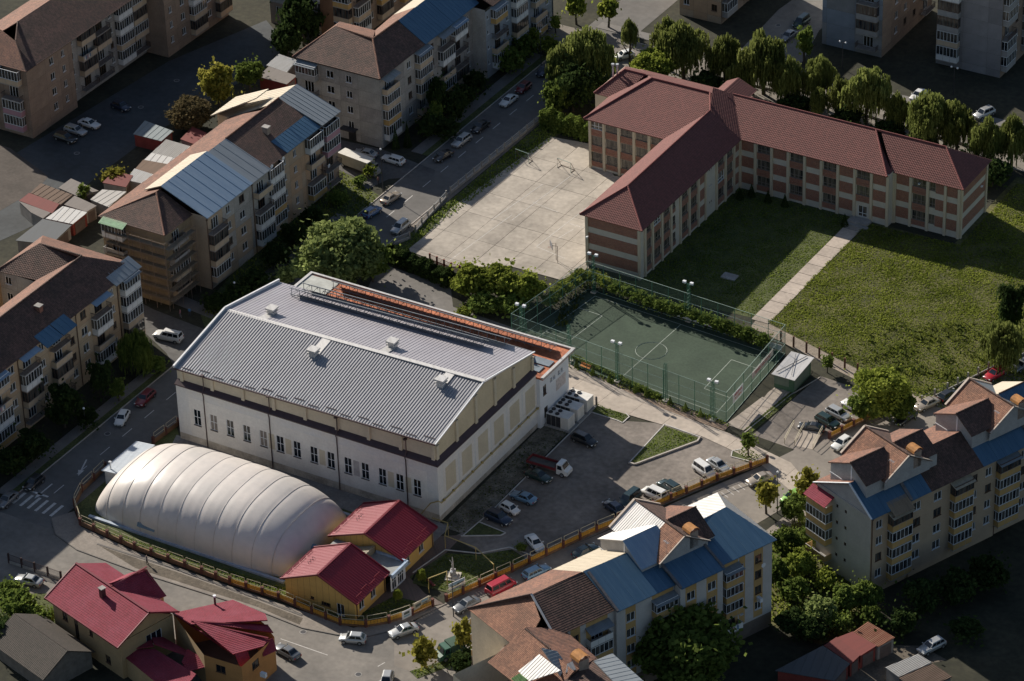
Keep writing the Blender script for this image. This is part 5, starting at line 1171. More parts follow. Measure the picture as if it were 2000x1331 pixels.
def block_left():
    r = thing('apartment_block', 'tan apartment block with long dark brown tiled roof beside the left street', 'apartment block', (-71.3, -40, 0))
    c = [(0, 4.5, 'b'), (4.5, 8, 'w15'), (8, 11, 'w9'), (11, 15.5, 'b'), (15.5, 19, 'w12'), (19, 22, 'w15'), (22, 26.4, 'b'), (26.4, 29.8, 'w15'), (29.8, 34.4, 'b'), (34.4, 37.6, 'w12'), (37.6, 42.2, 'b'), (42.2, 45.2, 'w12'), (45.2, 48.8, 'w15'), (48.8, 53.2, 'b'), (53.2, 56.3, 'w9'), (56.3, 61.7, 'b')]
    facade(r, (0, 0), rad(90), c, ZF, 3.1, PAN_Y, ztop=13.9, canopies=CAN)
    plain_wall(r, (-19, 61.7), rad(-90), 14, 0, 13.9, PAN_Y[0]); plain_wall(r, (0, 61.7), rad(180), 19, 0, 13.9, PAN_Y[0]); plain_wall(r, (-11.4, 48), rad(-90), 48, 0, 13.9, PAN_Y[0])
    facade(r, (-19, 49.8), 0, [(0, 3.5, 'w12'), (3.5, 7.6, '-')], ZF, 3.1, PAN_G, ztop=13.9); plain_wall(r, (-11.4, 0), 0, 11.4, 0, 13.9, PAN_Y[0])
    E_, G_ = 13.95, 17.7
    roof_slope(r, [(.5, 0, E_), (.5, 62, E_), (-5.6, 55, G_), (-5.6, 0, G_)], T_SHADE)
    roof_slope(r, [(-11.6, 50.2, E_), (-11.6, 0, E_), (-5.6, 0, G_), (-5.6, 55, G_)], T_LIT)
    roof_slope(r, [(-19.4, 49.4, E_), (-11.6, 50.2, E_), (-5.6, 55, G_), (-14.8, 55.9, 16.9)], T_SHADE)
    roof_slope(r, [(.5, 62, E_), (-19.4, 62.2, E_), (-14.8, 55.9, 16.9), (-5.6, 55, G_)], T_LIT)
    roof_slope(r, [(-19.4, 62.2, E_), (-19.4, 49.4, E_), (-14.8, 55.9, 16.9)], T_LIT)
    ridge(r, [(-5.6, 0, G_+.03), (-5.6, 55, G_+.03), (-14.8, 55.9, 16.95)], T_SHADE); ridge(r, [(-14.8, 55.9, 16.95), (-19.4, 49.4, E_)], T_SHADE)
    roof_slope(r, [(1.0, 55, E_-.1), (1.0, 62, E_-.1), (-1.6, 62, 15.2), (-1.6, 55, 15.2)], GREYM, 'ribs', 1.2, .05)
    for s0, s1 in ((35.2, 39.2), (39.4, 43.0)): roof_slope(r, [(2.0, s0, E_-.6), (2.0, s1, E_-.6), (-.6, s1, 14.7), (-.6, s0, 14.7)], BLUEM, 'ribs', 1.2, .04)
    chimney(r, -3.2, 40.2, 15.0, 17.0, 1.0, .9, mat('red brick chimney', (.22, .1, .07), .9, .3, 2)); dish(r, (.2, 47.3, 8.9), rad(90))
    for s in (0.3, 15.4, 29.8, 45.0, 56.2): downpipe(r, .12, s, .2, 13.7)
    return r
block_left()
def block_far_left():
    r = thing('apartment_block', 'dark taupe apartment block with lit orange roof edges in the far left corner', 'apartment block', (-129.2, 67.9, 0))
    facade(r, (0, 0), rad(90), [(0, 5.5, '-'), (5.5, 9.3, 'w12'), (9.3, 12.3, 'w9'), (12.3, 13.5, '-')], ZF, 3.1, PAN_D, ztop=14)
    facade(r, (-1.5, 13.5), rad(90), [(0, 3.2, 'w12'), (3.2, 8, 'b'), (8, 12.5, 'b'), (12.5, 15, 'w9'), (15, 19.4, 'b'), (19.4, 24, 'b')], ZF, 3.1, PAN_G, ztop=14)
    facade(r, (3.5, 37.5), rad(90), [(0, 3.5, 'w9'), (3.5, 7.5, 'w12'), (7.5, 12, 'b'), (12, 16, 'w12'), (16, 20, 'b')], ZF, 3.1, PAN_D, ztop=14); plain_wall(r, (-1.5, 37.5), 0, 5, 0, 14, PAN_D[0])
    facade(r, (-16, 0), 0, [(0, 4, '-'), (4, 8.6, 'b'), (8.6, 10.4, '-'), (10.4, 15, 'b'), (15, 16, '-')], ZF, 3.1, PAN_D, ztop=14, bal=lambda i, c: R.choice([('glass', 'pink'), ('glass', 'cream'), ('rail', 'rail')]))
    plain_wall(r, (-16, 58), rad(-90), 58, 0, 14, PAN_D[0]); plain_wall(r, (3.5, 57.5), rad(180), 19.5, 0, 14, PAN_D[0]); plain_wall(r, (0, 13.5), rad(180), 1.5, 0, 14, PAN_D[0])
    E_, G_ = 14.05, 17.8
    roof_slope(r, [(-16.4, -.5, E_), (.5, -.5, E_), (-4.6, 3.6, 17.2), (-9, 5, G_)], T_LIT)
    roof_slope(r, [(.5, -.5, E_), (.5, 58, E_), (-8, 58, G_), (-8.2, 9, G_), (-4.6, 3.6, 17.2)], T_SHADE)
    roof_slope(r, [(-16.4, 58, E_), (-16.4, -.5, E_), (-9, 5, G_), (-8.2, 9, G_), (-8, 58, G_)], T_LIT)
    roof_slope(r, [(4.0, 37.3, E_), (4.0, 58, E_), (-2, 58, 16.6), (-2, 37.3, 16.6)], T_SHADE)
    ridge(r, [(.5, -.5, E_), (-4.6, 3.6, 17.2), (-8.2, 9, G_)], T_SHADE)
    return r
block_far_left()
def block_top():
    r = thing('apartment_block', 'apartment block at the top edge behind the blue roofed grey block', 'apartment block', (-97.5, 126.5, 0))
    facade(r, (-19, 0), 0, [(0, 4, 'w12'), (4, 8, 'w12'), (8, 13, 'b'), (13, 15.2, '-'), (15.2, 19, 'b')], ZF, 3.1, [PAN_D[0], PAN_G[0]], ztop=15)
    m = MB(); m.box(-6.4, -1.3, 0, -3.6, 0, 15); m.build('stair_shaft', mat('brown plastered shaft', srgb('7d5f48'), .95, .2, .5, fine=.1), r)
    facade(r, (0, 0), rad(90), [(0, 5, 'b'), (5, 8, 'w12'), (8, 13, 'b'), (13, 16, 'w12'), (16, 21, 'b')], ZF, 3.1, PAN_D, ztop=15)
    plain_wall(r, (-19, 21), rad(-90), 21, 0, 15, PAN_D[0]); plain_wall(r, (0, 21), rad(180), 19, 0, 15, PAN_D[0])
    roof_slope(r, [(.5, -.5, 15), (.5, 21.5, 15), (-9.5, 12, 18.5)], T_SHADE); roof_slope(r, [(-19.5, -.5, 15), (.5, -.5, 15), (-9.5, 12, 18.5)], T_SHADE); roof_slope(r, [(-19.5, 21.5, 15), (-19.5, -.5, 15), (-9.5, 12, 18.5)], T_LIT); roof_slope(r, [(.5, 21.5, 15), (-19.5, 21.5, 15), (-9.5, 12, 18.5)], T_LIT)
    return r
block_top()
def tower(x, y, Wd, Ln, label, scols, ecols, wm, ang=0):
    r = thing('apartment_block', label, 'apartment block', (x, y, 0), rad(ang))
    facade(r, (-Wd, 0), 0, scols, ZF+[13.9], 3.1, wm, ztop=17, bal=lambda i, c: R.choice([('glass', 'white'), ('rail', 'rail'), ('glass', 'cream'), ('brown', 'grey')]))
    facade(r, (0, 0), rad(90), ecols, ZF+[13.9], 3.1, PAN_D, ztop=17, bal=lambda i, c: R.choice([('rail', 'rail'), ('glass', 'grey')]))
    plain_wall(r, (-Wd, Ln), rad(-90), Ln, 0, 17, wm[0]); plain_wall(r, (0, Ln), rad(180), Wd, 0, 17, wm[0])
    m = MB(); m.box(-Wd-.2, -.2, 17, .2, Ln+.2, 17.4); m.build('flat_roof', CONC, r)
    return r
tower(-6.6, 167.6, 12.4, 22, 'blue grey panel tower with glazed corner balconies at the top edge behind the willows', [(0, .9, '-'), (.9, 6.8, '-'), (6.8, 12.4, 'b')], [(0, 4, '-'), (4, 8, 'w12'), (8, 12, 'w12'), (12, 16, 'w12'), (16, 22, 'b')], [mat('blue grey tower panel', (.24, .27, .31), .9, .15, .4, .1, rnd=.1), mat('grey tower panel', (.25, .25, .25), .9, .15, .4, .1, rnd=.1)])
tower(16.2, 170.4, 13, 22, 'dark panel tower with shop at street level in the upper right corner', [(0, 5.2, 'b'), (5.2, 10.2, '-'), (10.2, 13, '-')], [(0, 4.6, 'b'), (4.6, 9, 'w12'), (9, 14, 'b'), (14, 22, 'w12')], [mat('tower slab grey', (.24, .23, .235), .9, .15, .4, .1, rnd=.12)])
tower(-39.5, 165.8, 9, 20, 'beige panel tower with shop sign at its foot by the top road', [(0, 3, 'w12'), (3, 6, '-'), (6, 9, 'w12')], [(0, 5, 'b'), (5, 9, 'w12'), (9, 14, 'b'), (14, 20, 'w12')], PAN_C)
tower(-64, 190, 14, 22, 'shaded panel tower beyond the top road junction', [(0, 4, 'w12'), (4, 9, 'b'), (9, 14, 'w12')], [(0, 5, 'b'), (5, 9, 'w12'), (9, 14, 'b'), (14, 22, 'w12')], PAN_D)
# attic storeys with cross gables on the two front blocks
def attic(r, nr, sc, hw, zb, zr, left, right, cross_l, cross_r, GW, half=7.6):
    we, ee = nr-hw, nr+hw*.72
    ze = zr-(ee-nr)*.62; zw = zr-(nr-we)*.5
    for s0, s1, lm, rm in ((sc-half, sc-1.2, left[0], left[1]), (sc+1.2, sc+half*.85, right[0], right[1])):
        roof_slope(r, [(we-.3, s1, zw-.15), (we-.3, s0-.3, zw-.15), (nr, s0-.3, zr), (nr, s1, zr)], lm, 'ribs' if lm in (WHITM, BLUEM, CREAMM, GREYM) else 'courses', .36, .028)
        roof_slope(r, [(ee+.3, s0-.3, ze-.15), (ee+.3, s1, ze-.15), (nr, s1, zr), (nr, s0-.3, zr)], rm, 'ribs' if rm in (WHITM, BLUEM, BLUEL, CREAMM, GREYM) else 'courses', .36, .028)
        m = MB()
        for s in (s0, s1): m.poly([(we, s, zb-1.5), (ee, s, zb-1.5), (ee, s, ze), (nr, s, zr-.12), (we, s, zw)])
        m.poly([(we, s0, zb-1.5), (we, s1, zb-1.5), (we, s1, zw), (we, s0, zw)]); m.poly([(ee, s0, zb-1.5), (ee, s1, zb-1.5), (ee, s1, ze), (ee, s0, ze)]); m.build('dormer_wall', GW, r)
        m = MB(); m.box(nr-.12, s0-.06, zb-1, nr+.12, s0, zr-.4); m.box(we-.08, s0-.05, zw-1.9, ee*.5+nr*.5, s0, zw-1.75); m.build('dormer_trim', WHITE, r)
        if lm not in (WHITM,): ridge(r, [(nr, s0-.3, zr+.04), (nr, s1, zr+.04)], rm if rm in (T_SHADE, T_LIT) else T_SHADE, .13)
    zc = zr+.25; cw, ce = we-1.0, ee+.9; h = 4.6
    zl = zc-h*.62
    n1 = cw+(ce-cw)*.62
    if cross_l[0] is not cross_l[1]:
        roof_slope(r, [(cw, sc-h, zl), (n1, sc-h, zl), (n1, sc, zc), (cw, sc, zc)], cross_l[0], 'ribs', .4, .04); roof_slope(r, [(n1, sc-h, zl), (ce, sc-h, zl), (ce, sc, zc), (n1, sc, zc)], cross_l[1])
    else: roof_slope(r, [(cw, sc-h, zl), (ce, sc-h, zl), (ce, sc, zc), (cw, sc, zc)], cross_l[0])
    roof_slope(r, [(ce, sc+h, zl), (cw, sc+h, zl), (cw, sc, zc), (ce, sc, zc)], cross_r, 'ribs' if cross_r in (GREYM, BLUEM) else 'courses')
    m = MB()
    for n_ in (ce-.35, cw+.4): m.poly([(n_, sc-h*.96, zl-.2), (n_, sc+h*.96, zl-.2), (n_, sc, zc-.15)]); m.poly([(n_, sc-h*.96, zl-1.6), (n_, sc+h*.96, zl-1.6), (n_, sc+h*.96, zl-.2), (n_, sc-h*.96, zl-.2)])
    m.build('gable_wall', GW, r)
    m = MB(); m.bar((ce, sc-h, zl+.05), (ce, sc, zc+.07), .2, .12); m.bar((ce, sc, zc+.07), (ce, sc+h, zl+.05), .2, .12); m.bar((cw, sc-h, zl+.05), (cw, sc, zc+.07), .34, .3); m.bar((cw, sc, zc+.07), (cw, sc+h, zl+.05), .34, .3); m.build('verge_trim', mat('pale verge board', (.5, .42, .35), .8, .2, 1), r)
    ridge(r, [(cw, sc, zc+.05), (ce, sc, zc+.05)], T_SHADE, .15)
    m = MB(); x, y = ee-.2, sc+1.9; m.box(x-.75, y-.75, zc-3, x+.75, y+.75, zc-.3, 0)
    n = 6
    for k in range(n):
        a, b = math.pi*k/n, math.pi*(k+1)/n
        m.poly([(x-.9, y-.9*math.cos(a), zc-.3+.7*math.sin(a)), (x+.9, y-.9*math.cos(a), zc-.3+.7*math.sin(a)), (x+.9, y-.9*math.cos(b), zc-.3+.7*math.sin(b)), (x-.9, y-.9*math.cos(b), zc-.3+.7*math.sin(b))], 1)
    m.build('chimney', [mat('chimney plaster', (.33, .25, .2), .9, .3, 1.5), mat('rusty chimney hood', srgb('a5713a'), .8, .35, 1.5)], r)
    antenna(r, ce-.5, sc-3, zl+1.0, 2.0)
GRW = mat('grey gable render', (.36, .35, .34), .92, .15, .6, fine=.1)
def block_front():
    ang = rad(-22.9)
    r = thing('apartment_block', 'ochre and white striped apartment block with blue sheet roof right of the car park', 'apartment block', (55.99, .21, 0), ang)
    WH, BE, PLN = mat('block white render', srgb('b8b4b0'), .9, .1, .5, fine=.05), mat('block ochre render', srgb('b5935f'), .9, .12, .5, fine=.06), mat('grey brown plinth', srgb('6d6259'), .95, .25, .6, .1)
    zf = [3.2, 5.95, 8.7, 11.45]; fh = 2.75
    def fac(A, cols):
        L = cols[-1][1]
        paint = [(c[0]+.1, 2.9, c[1]-.1, 15.2, 1) for c in cols if c[2] != '-']+[(0, 0, L, 2.6, 2)]
        facade(r, A, rad(90), cols, zf, fh, [WH, BE, PLN], 'plaster', ztop=15.4, paint=paint, bal=lambda i, c: R.choice([('glass', 'beige'), ('glass', 'beige'), ('open', 'white')]), canopies=[CREAMM, GREYM])
    fac((0, -9.3), [(0, .5, '-'), (.5, 3.7, 'b'), (3.7, 5.0, 'w6'), (5.0, 6.4, '-'), (6.4, 8.3, 'w12'), (8.3, 9.9, '-')])
    fac((1.0, -17.0), [(0, .8, '-'), (.8, 3.0, 'w15'), (3.0, 4.6, '-'), (4.6, 6.8, 'w15'), (6.8, 7.7, '-')])
    fac((-.4, -27.3), [(0, 1.5, '-'), (1.5, 3.5, 'w15'), (3.5, 6.2, '-'), (6.2, 10.2, 'b')])
    fac((-1.0, -37.5), [(0, 2.5, '-'), (2.5, 4.4, 'w12'), (4.4, 5.2, '-'), (5.2, 9.2, 'b'), (9.2, 10.2, '-')])
    for A, L in (((-.4, -17), 1.4), ((-1.0, -27.3), .6)): plain_wall(r, A, 0, L, 0, 15.3, WH)
    plain_wall(r, (1.0, -9.3), rad(180), 1.0, 0, 15.3, WH)
    plain_wall(r, (0, .6), rad(180), 14, 0, 15.3, WH); plain_wall(r, (-14, .6), rad(-90), 43, 0, 15.0, WH)
    CRW = mat('warm cream gable', srgb('c7bba6'), .9, .14, .35, .1, fine=.08)
    link('wall', wall_mesh(12, 0, 14.9, [(8.7, 8.4, 9.6, 9.8), (8.7, 11.2, 9.6, 12.6)], [CRW, BE, PLN], .2, [(0, 0, 12, 2.6, 2), (7.9, 4, 8.5, 13.2, 1)]), r, (-14, -42.6, 0))
    for z in (8.4, 11.2): window(r, (-14, -42.6), 0, 8.7, z, .9, 1.4, 2)
    plain_wall(r, (-2, -42.6), rad(90), 5.2, 0, 14.9, WH)
    m = MB(); slope(m, [(8.2, -1.0, 12.9), (11.6, -1.0, 12.9), (11.6, .05, 13.4), (8.2, .05, 13.4)], 'corr', .2, .04, .05); link('canopy', m.mesh('canopy', BROWNF), r, (-14, -42.6, 0))
    for i, z in enumerate(zf):
        balcony(r, (-14, -38.6), rad(-90), 0.2, z, 3.4, 'open' if i else 'brown', 'beige', .9)
    E_, G_ = 15.45, 18.4
    roof_slope(r, [(.6, -9.3, E_), (.6, 1.0, E_), (-7, -2.2, G_), (-6.6, -9.3, G_)], BLUEM, 'ribs', 1.7, .04)
    roof_slope(r, [(.6, 1.0, E_), (-14.4, 2.2, E_-.4), (-7, -2.2, G_)], WHITM, 'ribs', .8, .04)
    roof_slope(r, [(-14.4, 2.2, E_-.4), (-14.4, -8, E_-.4), (-6.6, -8, G_), (-7, -2.2, G_)], WHITM, 'ribs', .9, .04)
    roof_slope(r, [(1.5, -17.1, E_), (1.5, -9.32, E_), (-6.6, -9.32, G_), (-6.6, -17.1, G_)], BLUEM, 'ribs', 1.9, .04)
    roof_slope(r, [(.1, -27.5, E_), (.1, -17.12, E_), (-6.8, -17.12, G_), (-7.3, -27.8, G_)], BLUEM, 'ribs', 1.9, .04)
    roof_slope(r, [(-.7, -37.6, E_), (-.5, -27.5, E_), (-7.3, -27.8, G_-.05), (-7.5, -36.7, G_-.05)], T_SHADE)
    roof_slope(r, [(-14.3, -19, E_-.6), (-14.3, -28, E_-.6), (-7.3, -28, G_), (-7, -19, G_)], CREAMM, 'ribs', .9, .05)
    roof_slope(r, [(-14.3, -28.02, E_-.6), (-14.3, -42.9, E_-.6), (-7.5, -36.7, G_-.05), (-7.3, -28, G_-.02)], T_LIT)
    roof_slope(r, [(-14.3, -42.9, E_-.6), (-1.6, -42.9, E_-.6), (-3.4, -37.9, 16.6), (-7.5, -36.7, G_-.05)], T_SM, 'courses', .3)
    roof_slope(r, [(-14.3, -8, E_-.6), (-14.3, -19, E_-.6), (-7, -19, G_), (-6.6, -8, G_)], T_LIT)
    m = MB(); m.bar((-.8, -37.7, E_), (-7.5, -36.7, G_+.05), .3, .14); m.build('hip_flashing', WHITM, r)
    ridge(r, [(-14.3, -42.9, E_-.55), (-7.5, -36.7, G_)], T_SHADE)
    for s in (-17.1, -9.4, -27.4):
        m = MB(); m.bar((1.3 if s > -20 else .1, s, E_+.12), (-6.6, s, G_+.15), .35, .3); m.build('party_wall', mat('mossy party wall', (.14, .13, .13), .95, .4, 1.2), r)
    attic(r, -7.6, -13.2, 5.6, 16.5, 20.3, (WHITM, BLUEL), (T_LIT, T_SHADE), (WHITM, T_SM), T_SHADE, GRW, 7.0)
    m = MB(); m.box(0, 0, 0, .9, .5, .65); link('window_air_conditioner', m.mesh('window_air_conditioner', WHITE), r, (.05, -2.3, 5.9))
    for s, z in ((-1.6, 12.2),): dish(r, (.3, s, z), rad(90))
    return r
block_front()
def block_low():
    ang = rad(-22.9)
    r = thing('apartment_block', 'block with small brown tiles and bright sheet dormer cut by the bottom edge', 'apartment block', (46.5, -46, 0), ang)
    CRW = _mats['warm cream gable']
    link('wall', wall_mesh(16, 0, 13.5, [(3, 8, 4.2, 9.4)], CRW, .2), r, (-14, -6, 0)); window(r, (-14, -6), 0, 3, 8, 1.2, 1.4)
    plain_wall(r, (2, -6), rad(90), 11, 0, 13.5, GRW); plain_wall(r, (-14, 5), rad(-90), 11, 0, 13.5, CRW); plain_wall(r, (2, 5), rad(180), 16, 0, 13.5, GRW)
    L = lambda px, py, z: tuple(Matrix.Rotation(-ang, 3, 'Z') @ (Vector(at(px, py, z))-Vector((46.5, -46, 0))))
    roof_slope(r, [L(952, 1294, 14), L(1065, 1380, 14), L(1120, 1310, 17), L(1026, 1230, 17)], T_SM, 'courses', .3)
    roof_slope(r, [L(1165, 1285, 14.5), L(1100, 1229, 15.3), L(1026, 1230, 17), L(1120, 1310, 17)], T_LIT)
    roof_slope(r, [L(1250, 1335, 14), L(1165, 1286, 14.6), L(1110, 1320, 16.4), L(1080, 1345, 16.8)], T_SHADE)
    roof_slope(r, [L(1262, 1335, 14.2), L(1196, 1276, 14.3), L(1160, 1290, 15.2), L(1210, 1345, 15)], GREYM, 'ribs', .9, .04)
    roof_slope(r, [L(1012, 1311, 15.6), L(1032, 1331, 15.6), L(1102, 1315, 17.2), L(1052, 1275, 17.9)], WHITM, 'ribs', .5, .04)
    roof_slope(r, [L(1106, 1296, 16.2), L(1088, 1272, 17.2), L(1052, 1272, 18.0), L(1100, 1314, 17.1)], GREYM, 'ribs', .5, .04)
    roof_slope(r, [L(1105, 1314, 16.6), L(1125, 1308, 16.5), L(1118, 1292, 17), L(1108, 1297, 17)], WHITM, 'ribs', .5, .04)
    roof_slope(r, [L(998, 1326, 14.6), L(1016, 1340, 14.6), L(1030, 1328, 15.8), L(1014, 1316, 15.8)], streaked('green striped sheet', srgb('6f9a5a'), srgb('c3cfa0'), .7, .5), 'corr', .25, .05)
    ridge(r, [L(1026, 1229, 17.1), L(1075, 1268, 17.1)], T_SHADE)
    x, y, z = L(1133, 1290, 16.5); m = MB(); m.box(x-.85, y-.85, z-2.2, x+.85, y+.85, z+.5, 0)
    for k in range(6):
        a, b = math.pi*k/6, math.pi*(k+1)/6; m.poly([(x-1, y-1*math.cos(a), z+.5+.8*math.sin(a)), (x+1, y-1*math.cos(a), z+.5+.8*math.sin(a)), (x+1, y-1*math.cos(b), z+.5+.8*math.sin(b)), (x-1, y-1*math.cos(b), z+.5+.8*math.sin(b))], 1)
    m.build('chimney', [_mats['chimney plaster'], _mats['rusty chimney hood']], r)
block_low()
def block_right():
    ang = rad(-22.9)
    r = thing('apartment_block', 'tan apartment block with red awning on its gable and patchwork blue and brown roof', 'apartment block', (65.54, 13.94, 0), ang)
    TA, BE, GY = mat('block tan render', srgb('a8957e'), .9, .1, .5, fine=.05), _mats['block ochre render'], mat('pale grey gable', srgb('a9a79c'), .9, .12, .35, .08, fine=.06)
    zf = [1.9, 4.8, 7.7, 10.6]; fh = 2.9
    sec = [((0, 0), [(0, 3.2, 'w12'), (3.2, 7.2, 'b')], 0), ((0, 7.2), [(0, 3.4, 'w15'), (3.4, 8.2, 'w15'), (8.2, 12.0, 'b'), (12.0, 14.4, 'w9'), (14.4, 17.4, 'w12')], 0), ((-.2, 24.6), [(0, 4.2, 'b'), (4.2, 7.5, 'w12'), (7.5, 11.5, 'b'), (11.5, 15, 'w12'), (15, 19, 'b'), (19, 24, 'w12')], 0)]
    for A, c, _ in sec:
        facade(r, A, rad(90), c, zf, fh, [TA, BE], 'plaster', ztop=14.1, paint=[(k[0]+.2, 1.2, k[1]-.2, 13.6, 1) for k in c if k[2] == 'b'], bal=lambda i, c: R.choice([('glass', 'beige'), ('glass', 'beige'), ('brown', 'beige')]), canopies=[CREAMM, GREYM, BLUEM])
        downpipe(r, A[0]+.1, A[1]+.2, .1, 13.8)
    W = 12
    sops = [(4.3, z+1.2, 4.8, z+1.8) for z in zf]+[(6.2, z+1.2, 6.7, z+1.8) for z in zf]
    link('wall', wall_mesh(W, 0, 14.1, sops, GY, .2), r, (-W, 0, 0))
    m = MB(); m.poly([(-W, 0, 14.1), (0, 0, 14.1), (-4.6, 0, 17.7)]); m.box(-W, -.15, 13.95, 0, 0, 14.1); m.build('gable', GRW, r)
    for o in sops: window(r, (-W, 0), 0, o[0], o[1], .5, .6, 1, BROWNF, None, GLASSD, 'window', False)
    for i, z in enumerate(zf): balcony(r, (-W, 0), 0, -.9, z, 4.4, ('open', 'glass', 'glass', 'open')[i], 'beige', 1.3, fh-.02)
    m = MB(); slope(m, [(-.9, -1.9, 12.2), (3.9, -1.9, 12.2), (3.9, 0, 13.3), (-.9, 0, 13.3)], 'courses', .3, .04, .06); link('awning', m.mesh('awning', REDT), r, (-W, 0, 0))
    plain_wall(r, (-W, 48), rad(-90), 48, 0, 14, GY); plain_wall(r, (0, 48.6), rad(180), 12, 0, 14, GY); plain_wall(r, (0, 24.6), rad(180), .2, 0, 14, GY)
    E_, G_ = 14.15, 17.8; n = -4.6
    rs = [(-.3, 7.3, BLUEM, 'ribs', 1.5), (7.4, 11.2, BLUEM, 'ribs', 1.5), (11.2, 21.5, T_SHADE, 'courses', .36), (21.5, 31.5, BLUEM, 'ribs', 1.5), (31.6, 38, BLUEM, 'ribs', 1.5), (38, 48.8, T_SHADE, 'courses', .36)]
    for s0, s1, mm, st, sp in rs: roof_slope(r, [(.6, s0, E_), (.6, s1, E_), (n, s1, G_), (n, s0, G_)], mm, st, sp, .045)
    for s0, s1, mm, st in ((-.4, 12, T_LIT, 'courses'), (12, 22, T_LIT, 'courses'), (22, 34, T_LIT, 'courses'), (34, 49, CREAMM, 'ribs')): roof_slope(r, [(-W-.5, s1, E_-.4), (-W-.5, s0, E_-.4), (n, s0, G_), (n, s1, G_)], mm, st, .36, .05)
    m = MB(); m.bar((.5, -.35, E_+.05), (n, -.35, G_+.08), .25, .12); m.bar((n, -.35, G_+.08), (-W-.5, -.35, E_-.35), .25, .12); m.build('verge_trim', WHITE, r)
    for s in (7.35, 31.55): m = MB(); m.bar((.5, s, E_+.1), (n, s, G_+.12), .5, .3); m.build('party_wall', _mats['mossy party wall'], r)
    attic(r, -5.4, 8.2, 4.6, 16.2, 20.6, (T_LIT, T_SHADE), (T_LIT, T_SHADE), (T_SM, T_SM), T_SHADE, GRW, 7.4)
    attic(r, -5.4, 28.8, 4.6, 16.2, 20.6, (T_LIT, T_SHADE), (CREAMM, BLUEM), (T_SM, T_SM), GREYM, GRW, 7.4)
    m = MB(); slope(m, [(1.6, 3.3, E_-.55), (1.6, 7.1, E_-.55), (-.6, 7.1, 14.95), (-.6, 3.3, 14.95)], 'corr', .2, .05, .05); m.build('canopy', streaked('brown stained sheet', srgb('8f7d68'), srgb('5c4c3d'), .6, .7), r)
    return r
block_right()
# ================================================================ RED ROOFED HOUSES, BOTTOM LEFT
def red_villa():
    ang = rad(-15.8)
    r = thing('villa', 'villa with steep wine red tiled roof and cross gable in the bottom left corner', 'house', (-35.3, -51.3, 0), ang)
    TN = mat('villa ochre render', srgb('a38a66'), .9, .12, .5, fine=.06)
    link('wall', wall_mesh(16, 0, 6.4, [(2.2, 3.6, 3.4, 5.0), (8.6, 4, 9.4, 5), (12, 1, 13.2, 2.4), (5.0, .2, 5.9, 5.5)], TN, .2), r, (.3, .8, 0))
    for o in ((2.2, 3.6, 1.2, 1.4), (8.6, 4, .8, 1.0), (12, 1, 1.2, 1.4), (5.0, .2, .9, 5.3)): window(r, (.3, .8), 0, o[0], o[1], o[2], o[3], 2, BROWNF, None, GLASSD)
    link('wall', wall_mesh(9.6, 0, 6.4, [(4.6, 3.2, 7.4, 5.2)], TN, .6), r, (16.3, .8, 0), rad(90)); window(r, (16.3, .8), rad(90), 4.6, 3.2, 2.8, 2.0, 3, WHITE, None, GLASSD)
    plain_wall(r, (16.3, 10.4), rad(180), 16, 0, 6.4, TN); plain_wall(r, (.3, 10.4), rad(-90), 9.6, 0, 6.4, TN)
    m = MB(); m.poly([(16.2, .8, 6.4), (16.2, 10.4, 6.4), (16.2, 6.0, 9.2)]); m.poly([(.4, .8, 6.4), (.4, 10.4, 6.4), (.4, 6.0, 9.2)]); m.build('gable', TN, r)
    e, g = 6.35, 9.4
    roof_slope(r, [(-.3, -.1, e), (16.9, -.1, e), (16.9, 6.0, g), (-.3, 6.0, g)], REDT, 'courses', .35, .03)
    roof_slope(r, [(16.9, 11.2, 6.8), (-.3, 11.2, 6.8), (-.3, 6.0, g), (16.9, 6.0, g)], REDT, 'courses', .35, .03)
    roof_slope(r, [(12.2, 12.6, 6.5), (12.2, 6.6, 7.4), (8.0, 6.2, g+.1), (8.0, 12.6, g+.1)], REDT, 'courses', .35, .03); roof_slope(r, [(4, 6.6, 7.4), (4, 12.6, 6.5), (8.0, 12.6, g+.1), (8.0, 6.2, g+.1)], REDT, 'courses', .35, .03)
    m = MB(); m.poly([(4.2, 12.2, 0), (12, 12.2, 0), (12, 12.2, 6.6), (8, 12.2, g), (4.2, 12.2, 6.6)]); m.poly([(12, 10.4, 0), (12, 12.2, 0), (12, 12.2, 6.6), (12, 10.4, 6.6)]); m.build('bay_wall', TN, r)
    m = MB(); m.bar((-.3, 6, g+.08), (16.9, 6, g+.08), .35, .12); m.bar((8, 6, g+.18), (8, 12.6, g+.18), .25, .1)
    for p, q in (((-.3, -.1, e), (-.3, 6, g)), ((16.9, -.1, e), (16.9, 6, g)), ((16.9, 6, g), (16.9, 11.2, 6.8)), ((-.3, -.1, e), (16.9, -.1, e))): m.bar(p, q, .16, .22)
    m.build('roof_trim', _mats['dark red trim'], r)
    chimney(r, 8.0, 4.4, 8.2, 10.0, .7, .7, mat('dark red chimney', (.09, .03, .03), .7, .2, 2))
    return r
red_villa()
